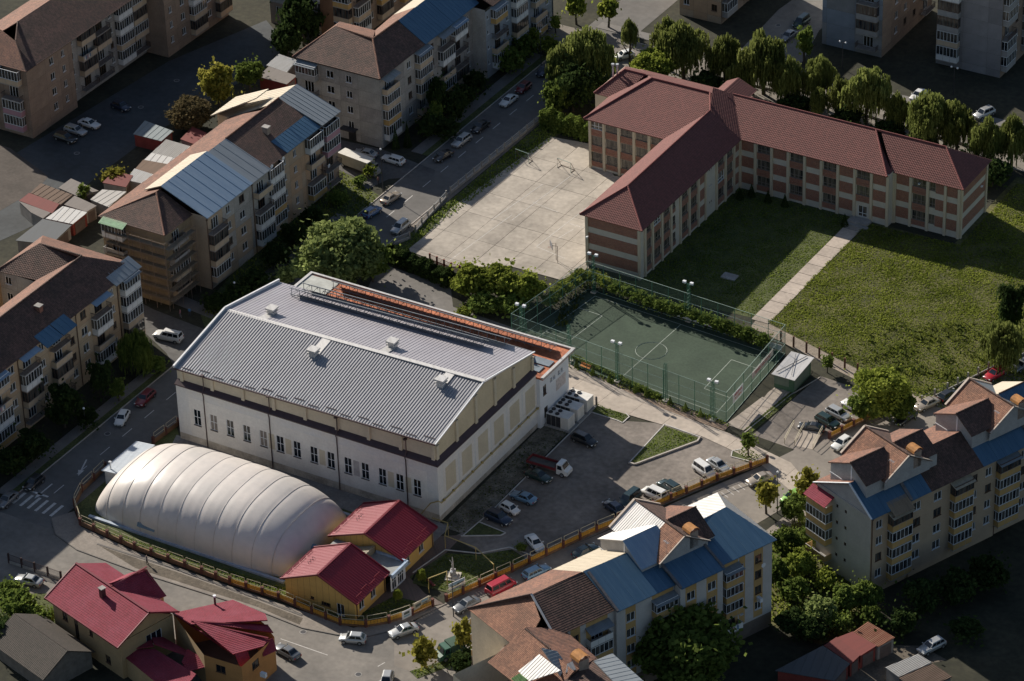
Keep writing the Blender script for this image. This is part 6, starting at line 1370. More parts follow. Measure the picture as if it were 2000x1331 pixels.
def red_corner_house():
    r = thing('corner_house', 'ochre corner house with fan shaped red tiled roof next to the villa', 'house', (-8, -45, 0))
    o = Vector((8, 45, 0)); P = lambda px, py, z: tuple(Vector(at(px, py, z))+o)
    OR = mat('orange render', srgb('b07f4c'), .9, .12, .5, fine=.06)
    c = [(-9.1, -.1), (.3, -5.9), (6.6, -5.6), (6.8, 2.4), (3.6, 4.4), (-3.3, 6.6)]
    for i in range(len(c)):
        a, b = Vector(c[i]), Vector(c[(i+1) % len(c)]); L = (b-a).length; an = math.atan2(b.y-a.y, b.x-a.x)
        if i == 2: pass
        ops = [(L*.3, 3.6, L*.3+1.6, 4.9)] if i in (1, 2) else []
        link('wall', wall_mesh(L, 0, 5.9, ops, _mats['villa ochre render'] if i == 0 else OR, .2), r, (a.x, a.y, 0), an)
        for q in ops: window(r, a, an, q[0], q[1], 1.6, 1.3, 2, BROWNF, None, GLASSD)
    A = P(338, 1198, 6); N = P(455, 1172, 6); NE = P(520, 1212, 6); E1 = P(524, 1222, 6.5); E2 = P(534, 1236, 6.1); SE = P(470, 1295, 6); T = P(374, 1214, 7.2); S = P(455, 1278, 6.2)
    roof_slope(r, [N, A, T, E1, NE], REDT, 'courses', .35, .03); roof_slope(r, [E2, E1, T], REDT, 'courses', .35, .03); roof_slope(r, [S, P(515, 1262, 6.1), P(524, 1247, 6.4), T], REDT, 'courses', .35, .03)
    roof_slope(r, [P(470, 1305, 4.6), P(492, 1294, 4.6), P(482, 1268, 6.1), P(459, 1278, 6.1)], REDT, 'courses', .35, .03); roof_slope(r, [P(515, 1283, 4.6), P(541, 1271, 4.6), P(533, 1246, 6.1), P(507, 1258, 6.1)], REDT, 'courses', .35, .03)
    m = MB(); m.bar(T, E1, .25, .16); m.bar(T, P(524, 1247, 6.45), .25, .16); m.bar(A, P(457, 1278, 6.1), .2, .25); m.build('roof_trim', _mats['dark red trim'], r)
    x, y, z = P(420, 1178, 6.4); m = MB(); m.tube([(x, y, z-.6), (x, y, z+1.1)], .16, 8, 0); m.tube([(x, y, z+1.1), (x, y, z+1.35)], .26, 8, 1); m.build('flue', [_mats['dark red chimney'], WHITE], r)
    m = MB(); m.box(0, 0, 0, .9, .5, .7); link('window_air_conditioner', m.mesh('window_air_conditioner', WHITE), r, P(508, 1322, 3.0))
red_corner_house()
def red_annex():
    r = thing('carport', 'low red tiled carport roof between villa and corner house', 'carport', (-13.5, -52, 0))
    o = Vector((13.5, 52, 0)); P = lambda px, py, z: tuple(Vector(at(px, py, z))+o)
    a, b, c, d, t1, t2 = P(230, 1271, 3.6), P(378, 1322, 3.6), P(414, 1299, 3.6), P(312, 1235, 3.6), P(300, 1262, 4.6), P(365, 1272, 4.4)
    roof_slope(r, [P(228, 1271, 3.4), P(345, 1365, 3.4), P(385, 1323, 3.6), P(300, 1262, 4.6)], REDT, 'courses', .35, .03)
    roof_slope(r, [P(366, 1312, 3.6), P(415, 1299, 3.6), P(366, 1268, 4.5), P(355, 1290, 4.4)], REDT, 'courses', .35, .03); roof_slope(r, [P(415, 1299, 3.5), P(290, 1229, 3.5), P(300, 1262, 4.6), P(366, 1275, 4.5)], REDT, 'courses', .35, .03); roof_slope(r, [P(290, 1229, 3.5), P(230, 1271, 3.5), P(300, 1262, 4.6)], REDT, 'courses', .35, .03)
    m = MB()
    for q in ((240, 1275), (408, 1302), (300, 1240), (350, 1345)): p = P(*q, 3.4); m.box(p[0]-.12, p[1]-.12, 0, p[0]+.12, p[1]+.12, 3.4)
    m.build('post', _mats['villa ochre render'], r)
    a = P(240, 1282, 3.3); b = P(340, 1360, 3.3); m = MB(); m.poly([(a[0], a[1], 0), (b[0], b[1], 0), (b[0], b[1], 3.3), (a[0], a[1], 3.3)]); m.build('wall', _mats['villa ochre render'], r)
red_annex()
def old_shed():
    x, y, _ = at(95, 1300, 0); r = thing('old_shed', 'old dark tiled shed in deep shade at the bottom left', 'shed', (x, y, 0), rad(-15.8))
    m = MB(); m.box(-7, -4.2, 0, 5, 4.2, 3.0); m.poly([(5, -4.2, 3), (5, 4.2, 3), (5, 0, 5.4)]); m.poly([(-7, -4.2, 3), (-7, 4.2, 3), (-7, 0, 5.4)]); m.build('wall', mat('grey plank wall', (.16, .14, .12), .95, .3, 1), r)
    roof_slope(r, [(-7.4, -4.7, 2.8), (5.4, -4.7, 2.8), (5.4, 0, 5.5), (-7.4, 0, 5.5)], tiles('mossy dark tiles', (.07, .055, .045), (.045, .038, .03), .3, .36)); roof_slope(r, [(5.4, 4.7, 2.8), (-7.4, 4.7, 2.8), (-7.4, 0, 5.5), (5.4, 0, 5.5)], _mats['mossy dark tiles'])
old_shed()
# ================================================================ GARAGES
GM = {'pale': streaked('pale corrugated sheet', (.4, .39, .37), (.27, .25, .22), .6, .6), 'white': streaked('whitewashed sheet', (.5, .5, .49), (.35, .32, .28), .5, .6), 'brown': streaked('brown felt roof', srgb('6d5a4c'), srgb('4a3c32'), .6, .9), 'rust': streaked('rusty sheet roof', srgb('7d4a35'), srgb('9c7d62'), .6, .8), 'red': streaked('oxide red roof', srgb('6e2f2a'), srgb('5a2823'), .5, .8), 'teal': streaked('grey teal sheet', (.2, .24, .25), (.14, .16, .17), .5, .6), 'dark': streaked('dark sheet', (.06, .07, .08), (.05, .05, .05), .5, .7), 'grey': streaked('grey felt roof', (.2, .18, .165), (.14, .12, .11), .6, .9)}
GW = {'red': mat('garage oxide red', srgb('7a332c'), .8, .25, .8), 'grey': mat('garage grey block', (.24, .22, .2), .95, .25, .8), 'ochre': mat('garage ochre', srgb('9c8256'), .9, .2, .8)}
def garage(q, m, wl, label, grp, st='corr', h=2.5):
    c = [Vector(at(px, py, h)) for px, py in q]; o = sum(c, Vector())/4; o.z = 0
    r = thing('garage', label, 'garage', o, 0, grp)
    p = [v-o for v in c]
    k = .94; b = MB(); b.prism([(v.x*k, v.y*k) for v in p], 0, h-.12); b.build('wall', GW[wl], r)
    mb = MB(); up = [Vector((v.x, v.y, h+(.0 if i in (0, 3) else .22))) for i, v in enumerate(p)]
    slope(mb, [up[3], up[0], up[1], up[2]], st, .3 if st == 'corr' else 1.2, .05, .1); mb.build('roof', GM[m], r)
    a, e = Vector((p[2].x*k, p[2].y*k, 0)), Vector((p[3].x*k, p[3].y*k, 0))
    d = (e-a); n = Vector((d.y, -d.x, 0)).normalized()
    if n.dot((a+e)/2) < 0: n = -n
    s, t = a.lerp(e, .15)+n*.03, a.lerp(e, .85)+n*.03
    b = MB(); b.bar(s+Vector((0, 0, 1.05)), t+Vector((0, 0, 1.05)), .05, 2.1); b.build('door', mat('garage door', (.12, .09, .08), .7, .3, 1), r)
GL = 'garages in rows behind the left blocks'
for q, m, wl, lb, st in (
    ([(260, 262), (283, 238), (338, 258), (315, 276)], 'teal', 'red', 'lone garage with grey teal roof in the dark yard', 'ribs'),
    ([(295, 300), (325, 275), (378, 290), (350, 310)], 'pale', 'red', 'garage with grey corrugated roof and red end wall', 'corr'),
    ([(281, 313), (296, 301), (348, 312), (333, 323)], 'white', 'ochre', 'garage with bright white roof strip next to the red walled one', 'ribs'),
    ([(264, 330), (280, 314), (332, 324), (310, 344)], 'brown', 'ochre', 'garage with brown felt roof between two white roofed ones', 'flat'),
    ([(246, 352), (263, 332), (309, 346), (292, 362)], 'white', 'grey', 'garage with patchy white roof beside the yellow green bush', 'corr'),
    ([(176, 390), (200, 372), (247, 377), (212, 405)], 'pale', 'grey', 'garage with pale panel roof behind the scaffold block', 'ribs'),
    ([(125, 400), (146, 385), (189, 404), (169, 414)], 'grey', 'grey', 'garage with grey brown roof under a small tree', 'flat'),
    ([(89, 427), (123, 405), (171, 417), (142, 438)], 'white', 'red', 'garage with clean whitish roof and red end wall', 'ribs'),
    ([(37, 392), (57, 379), (116, 401), (102, 417)], 'red', 'grey', 'garage with oxide red felt roof', 'flat'),
    ([(59, 377), (80, 360), (142, 383), (118, 400)], 'brown', 'grey', 'garage with large brown panel roof next to the oxide red one', 'ribs'),
    ([(114, 367), (139, 351), (193, 375), (150, 383)], 'grey', 'grey', 'garage with dark brown roof closest to the yard road', 'flat'),
    ([(60, 415), (36, 394), (99, 418), (84, 427)], 'grey', 'grey', 'half shaded garage with brown roof below the oxide red one', 'flat'),
    ([(200, 357), (222, 337), (260, 345), (246, 366)], 'red', 'grey', 'garage with dark red roof at the foot of the yellow green bush', 'flat'),
    ([(30, 470), (84, 430), (140, 442), (100, 478)], 'dark', 'grey', 'wide dark roofed garage in the shade above the left block', 'flat'),
    ([(352, 272), (376, 250), (404, 262), (385, 284)], 'red', 'grey', 'garage with dark red roof beneath the brown leaved bush', 'flat'),
    ([(388, 281), (407, 262), (438, 240), (458, 246)], 'grey', 'ochre', 'garage row with ochre wall behind the cream roof', 'flat'),
    ([(520, 128), (545, 108), (580, 120), (560, 142)], 'white', 'grey', 'garage with loose white sheeting beside the grey block', 'corr'),
    ([(505, 150), (525, 132), (580, 150), (560, 165)], 'grey', 'red', 'garage with dull roof and bright red side beside the grey block', 'flat')):
    garage(q, m, wl, lb, GL, st)
GR = 'garages in the lower right yard'
for q, m, wl, lb, st in (
    ([(1666, 1235), (1695, 1217), (1748, 1248), (1715, 1264)], 'rust', 'grey', 'garage with striped rusty corrugated roof, far end of the lower row', 'corr'),
    ([(1634, 1246), (1665, 1236), (1712, 1264), (1681, 1281)], 'red', 'red', 'garage with red brown roof partly in tree shade', 'flat'),
    ([(1609, 1261), (1634, 1247), (1680, 1282), (1662, 1297)], 'red', 'red', 'garage with dark red roof and red doors', 'flat'),
    ([(1514, 1310), (1607, 1264), (1660, 1298), (1630, 1330)], 'dark', 'red', 'wide garage with dark blue grey roof at the bottom edge', 'ribs'),
    ([(1729, 1304), (1793, 1280), (1820, 1297), (1755, 1323)], 'pale', 'grey', 'garage with light corrugated roof in front of the silver car', 'corr'),
    ([(1756, 1325), (1822, 1299), (1860, 1325), (1790, 1350)], 'brown', 'grey', 'garage with dark brown roof cut by the bottom edge', 'corr')):
    garage(q, m, wl, lb, GR, st)
# green kiosk at the pitch corner
r = thing('kiosk', 'green walled kiosk with bare sheet roof at the pitch corner', 'kiosk', (27.6, 57.4, 0))
m = MB(); m.box(0, 0, 0, 3.4, 6.2, 2.7); m.build('wall', mat('kiosk green', srgb('4a6a52'), .7, .2, .8), r)
m = MB(); m.box(0, -.04, .9, 2.6, 0, 2.3); m.box(3.4, .4, .3, 3.43, 5.6, 2.4); m.build('shutter', mat('kiosk grey shutter', srgb('6f7d70'), .6, .15, .8), r)
m = MB(); slope(m, [(-.35, -.4, 2.75), (3.8, -.4, 2.75), (3.8, 6.6, 3.15), (-.35, 6.6, 3.15)], 'flat', .3, .05, .1); m.build('roof', WHITM, r)
m = MB(); m.bar((.3, .2, 3.0), (2.6, 6.2, 3.3), .08); m.bar((2.8, .5, 3.0), (.8, 6.0, 3.35), .06); m.build('roof_batten', DARK, r)
# ================================================================ VEHICLES
TYRE = mat('tyre rubber', (.018, .018, .018), .9, .2, 3); HUB = mat('wheel rim', (.36, .37, .38), .4, .1, 3, metal=.6)
CGL = mat('car glass', (.012, .018, .024), .05, .1, 1, spec=.7); HLAMP = mat('headlamp', (.7, .72, .72), .15, .05, 2); TLAMP = mat('tail lamp', (.3, .02, .015), .25, .1, 2)
PLATE = mat('number plate', (.6, .6, .58), .5, .05, 2); TRIMB = mat('black car trim', (.02, .02, .022), .6, .1, 2)
CC = {'white': (.68, .68, .66), 'silver': (.42, .43, .43), 'champagne': (.36, .31, .25), 'grey': (.16, .17, .18), 'black': (.014, .015, .017), 'navy': (.018, .03, .06), 'blue': (.05, .13, .28), 'sky': (.14, .25, .36), 'dkgreen': (.015, .04, .035), 'green': (.22, .45, .08), 'red': (.38, .02, .035), 'dkred': (.16, .012, .018), 'dkteal': (.02, .045, .05)}
def paint(c): return mat('car paint '+c, CC[c], .3, .04, .8, metal=.35 if c in ('silver', 'champagne', 'grey', 'navy', 'dkgreen', 'sky', 'dkteal') else 0, coat=.7)
# kind: length, half width, belt z, roof z, cowl x, roof front x, roof rear x, belt rear x, hood z
CK = {'sedan': (4.45, .87, .95, 1.43, .95, .25, -.95, -1.6, .86), 'hatch': (4.0, .85, .95, 1.48, .95, .3, -1.35, -1.82, .88), 'wagon': (4.6, .87, .96, 1.48, 1.0, .35, -1.75, -2.1, .88), 'suv': (4.5, .9, 1.1, 1.75, 1.0, .45, -1.7, -2.05, 1.03),
      'mpv': (4.4, .88, 1.02, 1.66, 1.2, .55, -1.6, -2.0, .95), 'van': (4.3, .88, 1.1, 1.85, 1.25, .7, -1.98, -2.08, 1.0), 'minibus': (5.0, .95, 1.15, 1.98, 1.75, 1.2, -2.25, -2.4, 1.1), 'small': (3.45, .76, .93, 1.47, .95, .45, -1.2, -1.6, .86), 'coupe': (4.3, .86, .9, 1.36, .85, .15, -.8, -1.65, .82), 'pickup': (5.2, .93, 1.1, 1.82, 1.15, .6, -2.3, -2.5, 1.05)}
def car_meshes(kind, col):
    L, W, zb, zr, xc, rf, rr_, br, zh = CK[kind]; h = L/2
    P = paint(col)
    def body():
        m = MB()
        st = [(h, .66, .34, .60), (h-.06, .8, .25, .72), (h-.4, .93, .2, zh-.08), (h-.9 if h-.9 > xc else xc+.05, .985, .2, zh), (xc, 1, .2, zb-.02), (0, 1, .2, zb), (br, 1, .2, zb), (min(br-.05, -h+.32), .985, .2, zb-.03 if kind in ('sedan', 'coupe') else zb), (-h+.06, .9, .25, zb-.12), (-h, .74, .38, zb-.28)]
        rings = []
        for x, k, z0, z1 in st:
            w_ = W*k; rings.append([(x, -w_*.86, z0), (x, -w_, z0+.14), (x, -w_, (z0+z1)/2+.06), (x, -w_*.95, z1-.05), (x, -w_*.82, z1), (x, 0, z1+.02), (x, w_*.82, z1), (x, w_*.95, z1-.05), (x, w_, (z0+z1)/2+.06), (x, w_, z0+.14), (x, w_*.86, z0)])
        m.loft(rings[::-1], 0)
        # roof and pillars
        wt = W*.68; wb = W*.88
        rg = [[(xc, -wb, zb-.04), (xc, wb, zb-.04), (br, wb, zb-.04), (br, -wb, zb-.04)], [(rf, -wt, zr-.05), (rf, wt, zr-.05), (rr_, wt, zr-.05), (rr_, -wt, zr-.05)], [(rf-.12, -wt*.86, zr), (rf-.12, wt*.86, zr), (rr_+.1, wt*.86, zr), (rr_+.1, -wt*.86, zr)]]
        m.loft(rg, 0, True, True, False)
        m.box(h-.02, -W*.5, .36, h+.02, W*.5, .52, 1); m.box(-h-.02, -W*.6, .34, -h+.03, W*.6, .46, 1)
        for s in (-1, 1):
            for wx in (h-.82, -h+.82):
                n = 10; c = [(wx+.37*math.cos(math.pi*k/n), s*(W+.004), .3+.37*math.sin(math.pi*k/n)) for k in range(n+1)]; m.poly(c if s < 0 else c[::-1], 1)
        return m.mesh('body', [P, TRIMB], True)
    def glass():
        m = MB(); wt = W*.68; wb = W*.88; o = .012
        def lerp(a, b, t): return tuple(a[i]+(b[i]-a[i])*t for i in range(3))
        def quad(a, b, c, d, t0, t1, s0, s1, off):
            # a,b bottom; c,d top (d above a)
            def pt(s, t): return lerp(lerp(a, b, s), lerp(d, c, s), t)
            q = [pt(s0, t0), pt(s1, t0), pt(s1, t1), pt(s0, t1)]; m.poly([tuple(q[i][k]+off[k] for k in range(3)) for i in range(4)])
        zl, zu = zb-.04, zr-.05
        quad((xc, -wb, zl), (xc, wb, zl), (rf, wt, zu), (rf, -wt, zu), .1, .95, .06, .94, (o, 0, o))
        panel = kind == 'van' and col == 'white'
        quad((br, wb, zl), (br, -wb, zl), (rr_, -wt, zu), (rr_, wt, zu), .16, .9, .09, .91, (-o, 0, o))
        cuts = [(.13, .52), (.55, .9)] if kind in ('sedan', 'hatch', 'small', 'coupe', 'mpv') else [(.1, .36), (.39, .66), (.69, .94)]
        if kind == 'minibus': cuts = [(.06, .28), (.31, .62), (.65, .95)]
        for s in (-1, 1):
            for c0, c1 in cuts: quad((xc, s*wb, zl), (br, s*wb, zl), (rr_, s*wt, zu), (rf, s*wt, zu), .15, .88, c0, c1, (0, s*o, o*.5))
        return m.mesh('glass', CGL)
    def wheel():
        m = MB(); n = 12
        m.loft([[(.31*math.cos(2*math.pi*k/n), y, .31*math.sin(2*math.pi*k/n)) for k in range(n)] for y in (-.1, .1)], 0, True, True, False)
        for y in (-.105, .105): m.poly([(.2*math.cos(2*math.pi*k/n), y, .2*math.sin(2*math.pi*k/n)) for k in range(n)], 1)
        return m.mesh('wheel', [TYRE, HUB])
    hl = lambda: (lambda m: (m.box(-.12, -.17, -.07, .05, .17, .07), m.mesh('headlight', HLAMP))[1])(MB())
    tl = lambda: (lambda m: (m.box(-.04, -.11, -.12, .06, .11, .12), m.mesh('taillight', TLAMP))[1])(MB())
    mi = lambda: (lambda m: (m.box(-.06, -.1, -.06, .08, .1, .06), m.mesh('mirror', P))[1])(MB())
    pl = lambda: (lambda m: (m.box(-.01, -.25, -.05, .01, .25, .05), m.mesh('number_plate', PLATE))[1])(MB())
    parts = [('body', shared(('cb', kind, col), body), (0, 0, 0)), ('glass', shared(('cg', kind, col == 'white' and kind == 'van'), glass), (0, 0, 0))]
    wm = shared(('cw',), wheel)
    for x in (h-.82, -h+.82):
        for y in (-W+.07, W-.07): parts.append(('wheel', wm, (x, y, .31)))
    for y in (-W*.68, W*.68): parts += [('headlight', shared(('chl',), hl), (h-.09, y, .66)), ('taillight', shared(('ctl',), tl), (-h+.02, y*1.05, zb-.28))]
    for y in (-W-.06, W+.06): parts.append(('mirror', shared(('cmi', col), mi), (xc-.12, y, zb+.06)))
    parts += [('number_plate', shared(('cpl',), pl), (h+.02, 0, .44)), ('number_plate', shared(('cpl',), pl), (-h-.02, 0, .56))]
    return parts
def car(fr, re, kind, col, label, group, z=.05, cat='car', name='parked_car'):
    a, b = Vector(at(*fr, .55)), Vector(at(*re, .55)); d = a-b; c = (a+b)/2
    r = thing(name, label, cat, (c.x, c.y, z), math.atan2(d.y, d.x), group)
    for nm, me, lo in car_meshes(kind, col): link(nm, me, r, lo)
    return r
G1, G2, G3, G4, G5, G6 = 'cars in the car park', 'cars on the east street', 'cars on the left street', 'cars on the upper street', 'cars in the second parking', 'cars on the bottom street'
for fr, re, kd, cl_, lb, gp in (
    ((232, 829), (245, 806), 'hatch', 'white', 'white hatchback driving down the left street in front of the red one', G3),
    ((275, 787), (292, 770), 'wagon', 'dkred', 'dark red estate car following the white hatchback on the left street', G3),
    ((50, 957), (82, 930), 'hatch', 'black', 'black hatchback in deep shade above the zebra crossing', G3),
    ((5, 985), (24, 968), 'sedan', 'grey', 'grey sedan at the left edge beside the zebra crossing', G3),
    ((665, 1246), (713, 1250), 'hatch', 'silver', 'silver hatchback driving along the bottom street', G6),
    ((763, 1241), (813, 1224), 'sedan', 'silver', 'silver sedan parked by the yellow corner fence', G6),
    ((541, 1263), (581, 1285), 'sedan', 'grey', 'dark grey sedan beside the orange corner house', G6),
    ((751, 1348), (760, 1312), 'hatch', 'silver', 'light car cut off by the bottom edge', G6),
    ((33, 1129), (80, 1140), 'sedan', 'silver', 'silver sedan in the walled plot beside the villa', G6),
    ((890, 1193), (932, 1171), 'sedan', 'grey', 'dark grey sedan at the gate behind the red van', G2),
    ((1003, 1135), (955, 1160), 'minibus', 'red', 'bright red minibus parked along the yellow fence', G2),
    ((1069, 1108), (1026, 1128), 'wagon', 'sky', 'blue estate car in front of the red minibus', G2),
    ((1162, 1068), (1125, 1086), 'sedan', 'dkteal', 'dark teal sedan half hidden by the blue roofed block', G2),
    ((1058, 1077), (1032, 1046), 'sedan', 'white', 'white sedan with its nose to the car park fence', G1),
    ((1012, 1003), (979, 986), 'small', 'white', 'small white jeep like car next to the navy one', G1),
    ((996, 1023), (951, 1003), 'suv', 'navy', 'navy off-roader at the corner of the small lawn', G1),
    ((1000, 964), (1045, 981), 'sedan', 'sky', 'steel blue sedan alone on the shaded left side of the car park', G1),
    ((1073, 939), (1031, 922), 'sedan', 'dkgreen', 'dark green sedan beside the red tipper truck', G1),
    ((1164, 870), (1118, 850), 'mpv', 'black', 'black people carrier near the air conditioning units', G1),
    ((1255, 955), (1300, 976), 'van', 'white', 'white panel van with its tail to the fence', G1),
    ((1286, 940), (1329, 966), 'suv', 'dkteal', 'dark off-roader right of the white panel van', G1),
    ((1398, 936), (1355, 906), 'van', 'white', 'white high roofed van left of the silver sedan', G1),
    ((1424, 923), (1382, 896), 'sedan', 'silver', 'silver sedan between white van and corner lawn', G1),
    ((1218, 985), (1240, 968), 'van', 'dkteal', 'dark van partly behind the patched dormer roof', G1),
    ((1186, 982), (1210, 1000), 'hatch', 'navy', 'navy hatchback seen over the white dormer roof', G1),
    ((1463, 944), (1505, 929), 'sedan', 'champagne', 'champagne sedan parked on the east street beside the fence end', G2),
    ((1627, 878), (1662, 855), 'hatch', 'white', 'white hatchback on the street below the second parking', G2),
    ((1530, 981), (1563, 963), 'hatch', 'green', 'bright green hatchback behind the young trees', G2),
    ((1563, 832), (1607, 839), 'coupe', 'black', 'low black car at the left of the second parking', G5),
    ((1640, 836), (1594, 811), 'wagon', 'dkgreen', 'dark green estate between black and silver cars', G5),
    ((1663, 822), (1613, 796), 'wagon', 'silver', 'silver estate car in the second parking', G5),
    ((1645, 783), (1690, 806), 'wagon', 'white', 'white car half under the big tree of the second parking', G5),
    ((1789, 800), (1832, 780), 'sedan', 'champagne', 'champagne sedan on the street below the meadow', G2),
    ((1868, 764), (1836, 782), 'hatch', 'black', 'black car in front of the champagne sedan by the meadow fence', G2),
    ((1752, 828), (1785, 806), 'wagon', 'black', 'black car in the shade between tree and dormer roofs', G2),
    ((1928, 740), (1960, 722), 'wagon', 'red', 'red car at the right edge behind the dormer roofs', G2),
    ((1982, 722), (2012, 705), 'sedan', 'grey', 'grey car at the right edge beyond the red one', G2),
    ((1798, 1274), (1841, 1252), 'wagon', 'silver', 'silver estate car in the dark lower right yard', 'cars in the lower yard'),
    ((692, 296), (736, 305), 'sedan', 'silver', 'silver sedan under the gable of the grey block', G4),
    ((745, 306), (791, 320), 'wagon', 'white', 'white estate car beside the lamp post at the grey block corner', G4),
    ((852, 313), (879, 297), 'coupe', 'black', 'small black open car at the street corner', G4),
    ((887, 286), (916, 265), 'wagon', 'silver', 'silver estate behind the black sedan on the upper street', G4),
    ((924, 259), (953, 237), 'sedan', 'black', 'black sedan ahead of the silver estate on the upper street', G4),
    ((979, 208), (1008, 186), 'sedan', 'white', 'white sedan parked on the upper street near the big willows', G4),
    ((1012, 181), (1033, 163), 'hatch', 'dkred', 'dark maroon car beyond the white sedan', G4),
    ((1052, 149), (1073, 130), 'hatch', 'navy', 'navy car farthest up the upper street', G4),
    ((781, 376), (746, 399), 'sedan', 'champagne', 'champagne sedan with red tail lights in the sunlit gap of the street', G4),
    ((742, 405), (711, 424), 'hatch', 'blue', 'bright blue car parked above the large light green tree', G4),
    ((768, 456), (797, 433), 'mpv', 'silver', 'silver people carrier by the court fence', G4),
    ((1075, 59), (1041, 42), 'sedan', 'navy', 'navy sedan on the sunny top road', 'cars on the top road'),
    ((1060, 22), (1025, 14), 'sedan', 'black', 'black car on the shaded side of the top road', 'cars on the top road'),
    ((1203, 113), (1235, 105), 'hatch', 'white', 'pale rounded hatchback beside the half bare willow', 'cars on the top road'),
    ((1779, 198), (1808, 175), 'sedan', 'white', 'white sedan turning off the top road at the right', 'cars on the top road'),
    ((1905, 230), (1940, 215), 'mpv', 'silver', 'silver car half hidden by willows at the right', 'cars on the top road'),
    ((1552, 55), (1578, 35), 'van', 'dkgreen', 'dark van parked by the blue grey tower', 'cars on the top road'),
    ((1527, 80), (1552, 62), 'sedan', 'grey', 'grey sedan in shade below the dark van', 'cars on the top road'),
    ((195, 249), (154, 236), 'sedan', 'white', 'white sedan in the dark yard of the far left block', 'cars in the block yard'),
    ((165, 261), (130, 250), 'wagon', 'silver', 'silver estate next to the white sedan in the dark yard', 'cars in the block yard'),
    ((145, 276), (110, 264), 'wagon', 'black', 'black car at the end of the row in the dark yard', 'cars in the block yard'),
    ((250, 214), (222, 203), 'hatch', 'navy', 'navy car in shadow farther back in the dark yard', 'cars in the block yard')):
    car(fr, re, kd, cl_, lb, gp)
pk = car((300, 652), (356, 664), 'pickup', 'white', 'white pickup with canopy turning in the side alley', G3, cat='pickup', name='pickup_truck')
m = MB(); m.box(-.55, -.93, 1.1, -.48, .93, 1.8); m.bar((.2, -.5, 1.86), (-2.2, -.5, 1.86), .05); m.bar((.2, .5, 1.86), (-2.2, .5, 1.86), .05); m.build('roof_rack', TRIMB, pk)
def truck(fr, re, label, kind):
    a, b = Vector(at(*fr, .8)), Vector(at(*re, .8)); d = a-b; c = (a+b)/2; L = d.length
    r = thing('truck', label, 'truck', (c.x, c.y, .05), math.atan2(d.y, d.x)); h = L/2
    CAB = {'tipper': paint('white'), 'green': mat('green truck paint', (.03, .1, .07), .5, .15, 1), 'box': mat('dull cream truck', (.3, .28, .25), .6, .15, 1)}[kind]
    xb = h-1.9 if kind != 'box' else h-1.5
    m = MB(); W = 1.0; zt = 2.15
    m.loft([[(xb, -W, .4), (xb, W, .4), (xb, W*.9, zt), (xb, -W*.9, zt)], [(xb+.9, -W, .4), (xb+.9, W, .4), (xb+.9, W*.88, zt), (xb+.9, -W*.88, zt)], [(h-.55, -W, .4), (h-.55, W, .4), (h-.55, W*.95, 1.3), (h-.55, -W*.95, 1.3)], [(h, -W*.9, .4), (h, W*.9, .4), (h, W*.85, 1.0), (h, -W*.85, 1.0)]], 0, True, True, False); m.build('cab', CAB, r)
    m = MB(); a0, a1 = Vector((xb+.98, 0, zt-.05)), Vector((h-.6, 0, 1.38)); m.poly([(a1.x+.03, -W*.82, a1.z+.02), (a1.x+.03, W*.82, a1.z+.02), (a0.x+.03, W*.78, a0.z), (a0.x+.03, -W*.78, a0.z)])
    for s in (-1, 1): m.poly([(xb+.2, s*W*.99, 1.3), (xb+1.05, s*W*.99, 1.3), (xb+.85, s*W*.925, 1.98), (xb+.2, s*W*.925, 1.98)])
    m.build('glass', CGL, r)
    if kind == 'tipper':
        T = mat('tipper red', (.16, .02, .025), .6, .25, 1)
        m = MB(); m.box(-h, -1.05, .85, xb-.1, 1.05, .95); m.build('bed_floor', mat('bed floor', (.12, .11, .1), .9, .3, 1), r)
        for x0, y0, x1, y1 in ((-h, -1.05, xb-.1, -1.0), (-h, 1.0, xb-.1, 1.05), (-h, -1.0, -h+.05, 1.0)): m = MB(); m.box(x0, y0, .951, x1, y1, 1.42); m.build('side_board', T, r)
        m = MB(); m.box(xb-.15, -1.0, .951, xb-.1, 1.0, 1.7); m.build('head_board', T, r)
    elif kind == 'green':
        m = MB(); m.box(xb-2.2, -1.0, .8, xb-.05, 1.0, 2.35); m.build('canvas_box', mat('green canvas', (.04, .085, .06), .9, .2, .8), r); m = MB(); m.box(-h, -1.05, .8, xb-2.25, 1.05, .9); m.build('bed_floor', mat('bed floor', (0, 0, 0)), r)
        for y in (-1.05, 1.0): m = MB(); m.box(-h, y, .9, xb-2.25, y+.05, 1.3); m.build('side_board', CAB, r)
    else:
        m = MB(); m.box(-h, -1.05, .6, xb-.03, 1.05, 2.6); m.build('cargo_box', CAB, r); m = MB(); m.box(-h-.03, -1.08, 2.6, xb, 1.08, 2.68); m.build('box_roof', mat('bright box roof', (.62, .6, .55), .5, .1, 1), r)
    wm = _cache[('cw',)]
    for x in (h-.9, -h+1.0):
        for y in (-.9, .9): o = link('wheel', wm, r, (x, y, .4)); o.scale = (1.3, 1.5, 1.3)
    m = MB(); m.box(-h+.2, -.4, .45, h-.5, .4, .62); m.build('chassis', TRIMB, r)
    for y in (-.7, .7): link('headlight', _cache[('chl',)], r, (h-.05, y, .75)); link('taillight', _cache[('ctl',)], r, (-h, y, .75))
truck((1113, 922), (1034, 899), 'red tipper truck with white cab on the shaded side of the car park', 'tipper')
truck((853, 1283), (905, 1262), 'green truck with canvas box by the bottom grass strip', 'green')
truck((738, 338), (668, 312), 'old grey box truck with bright roof beside the sunny verge', 'box')
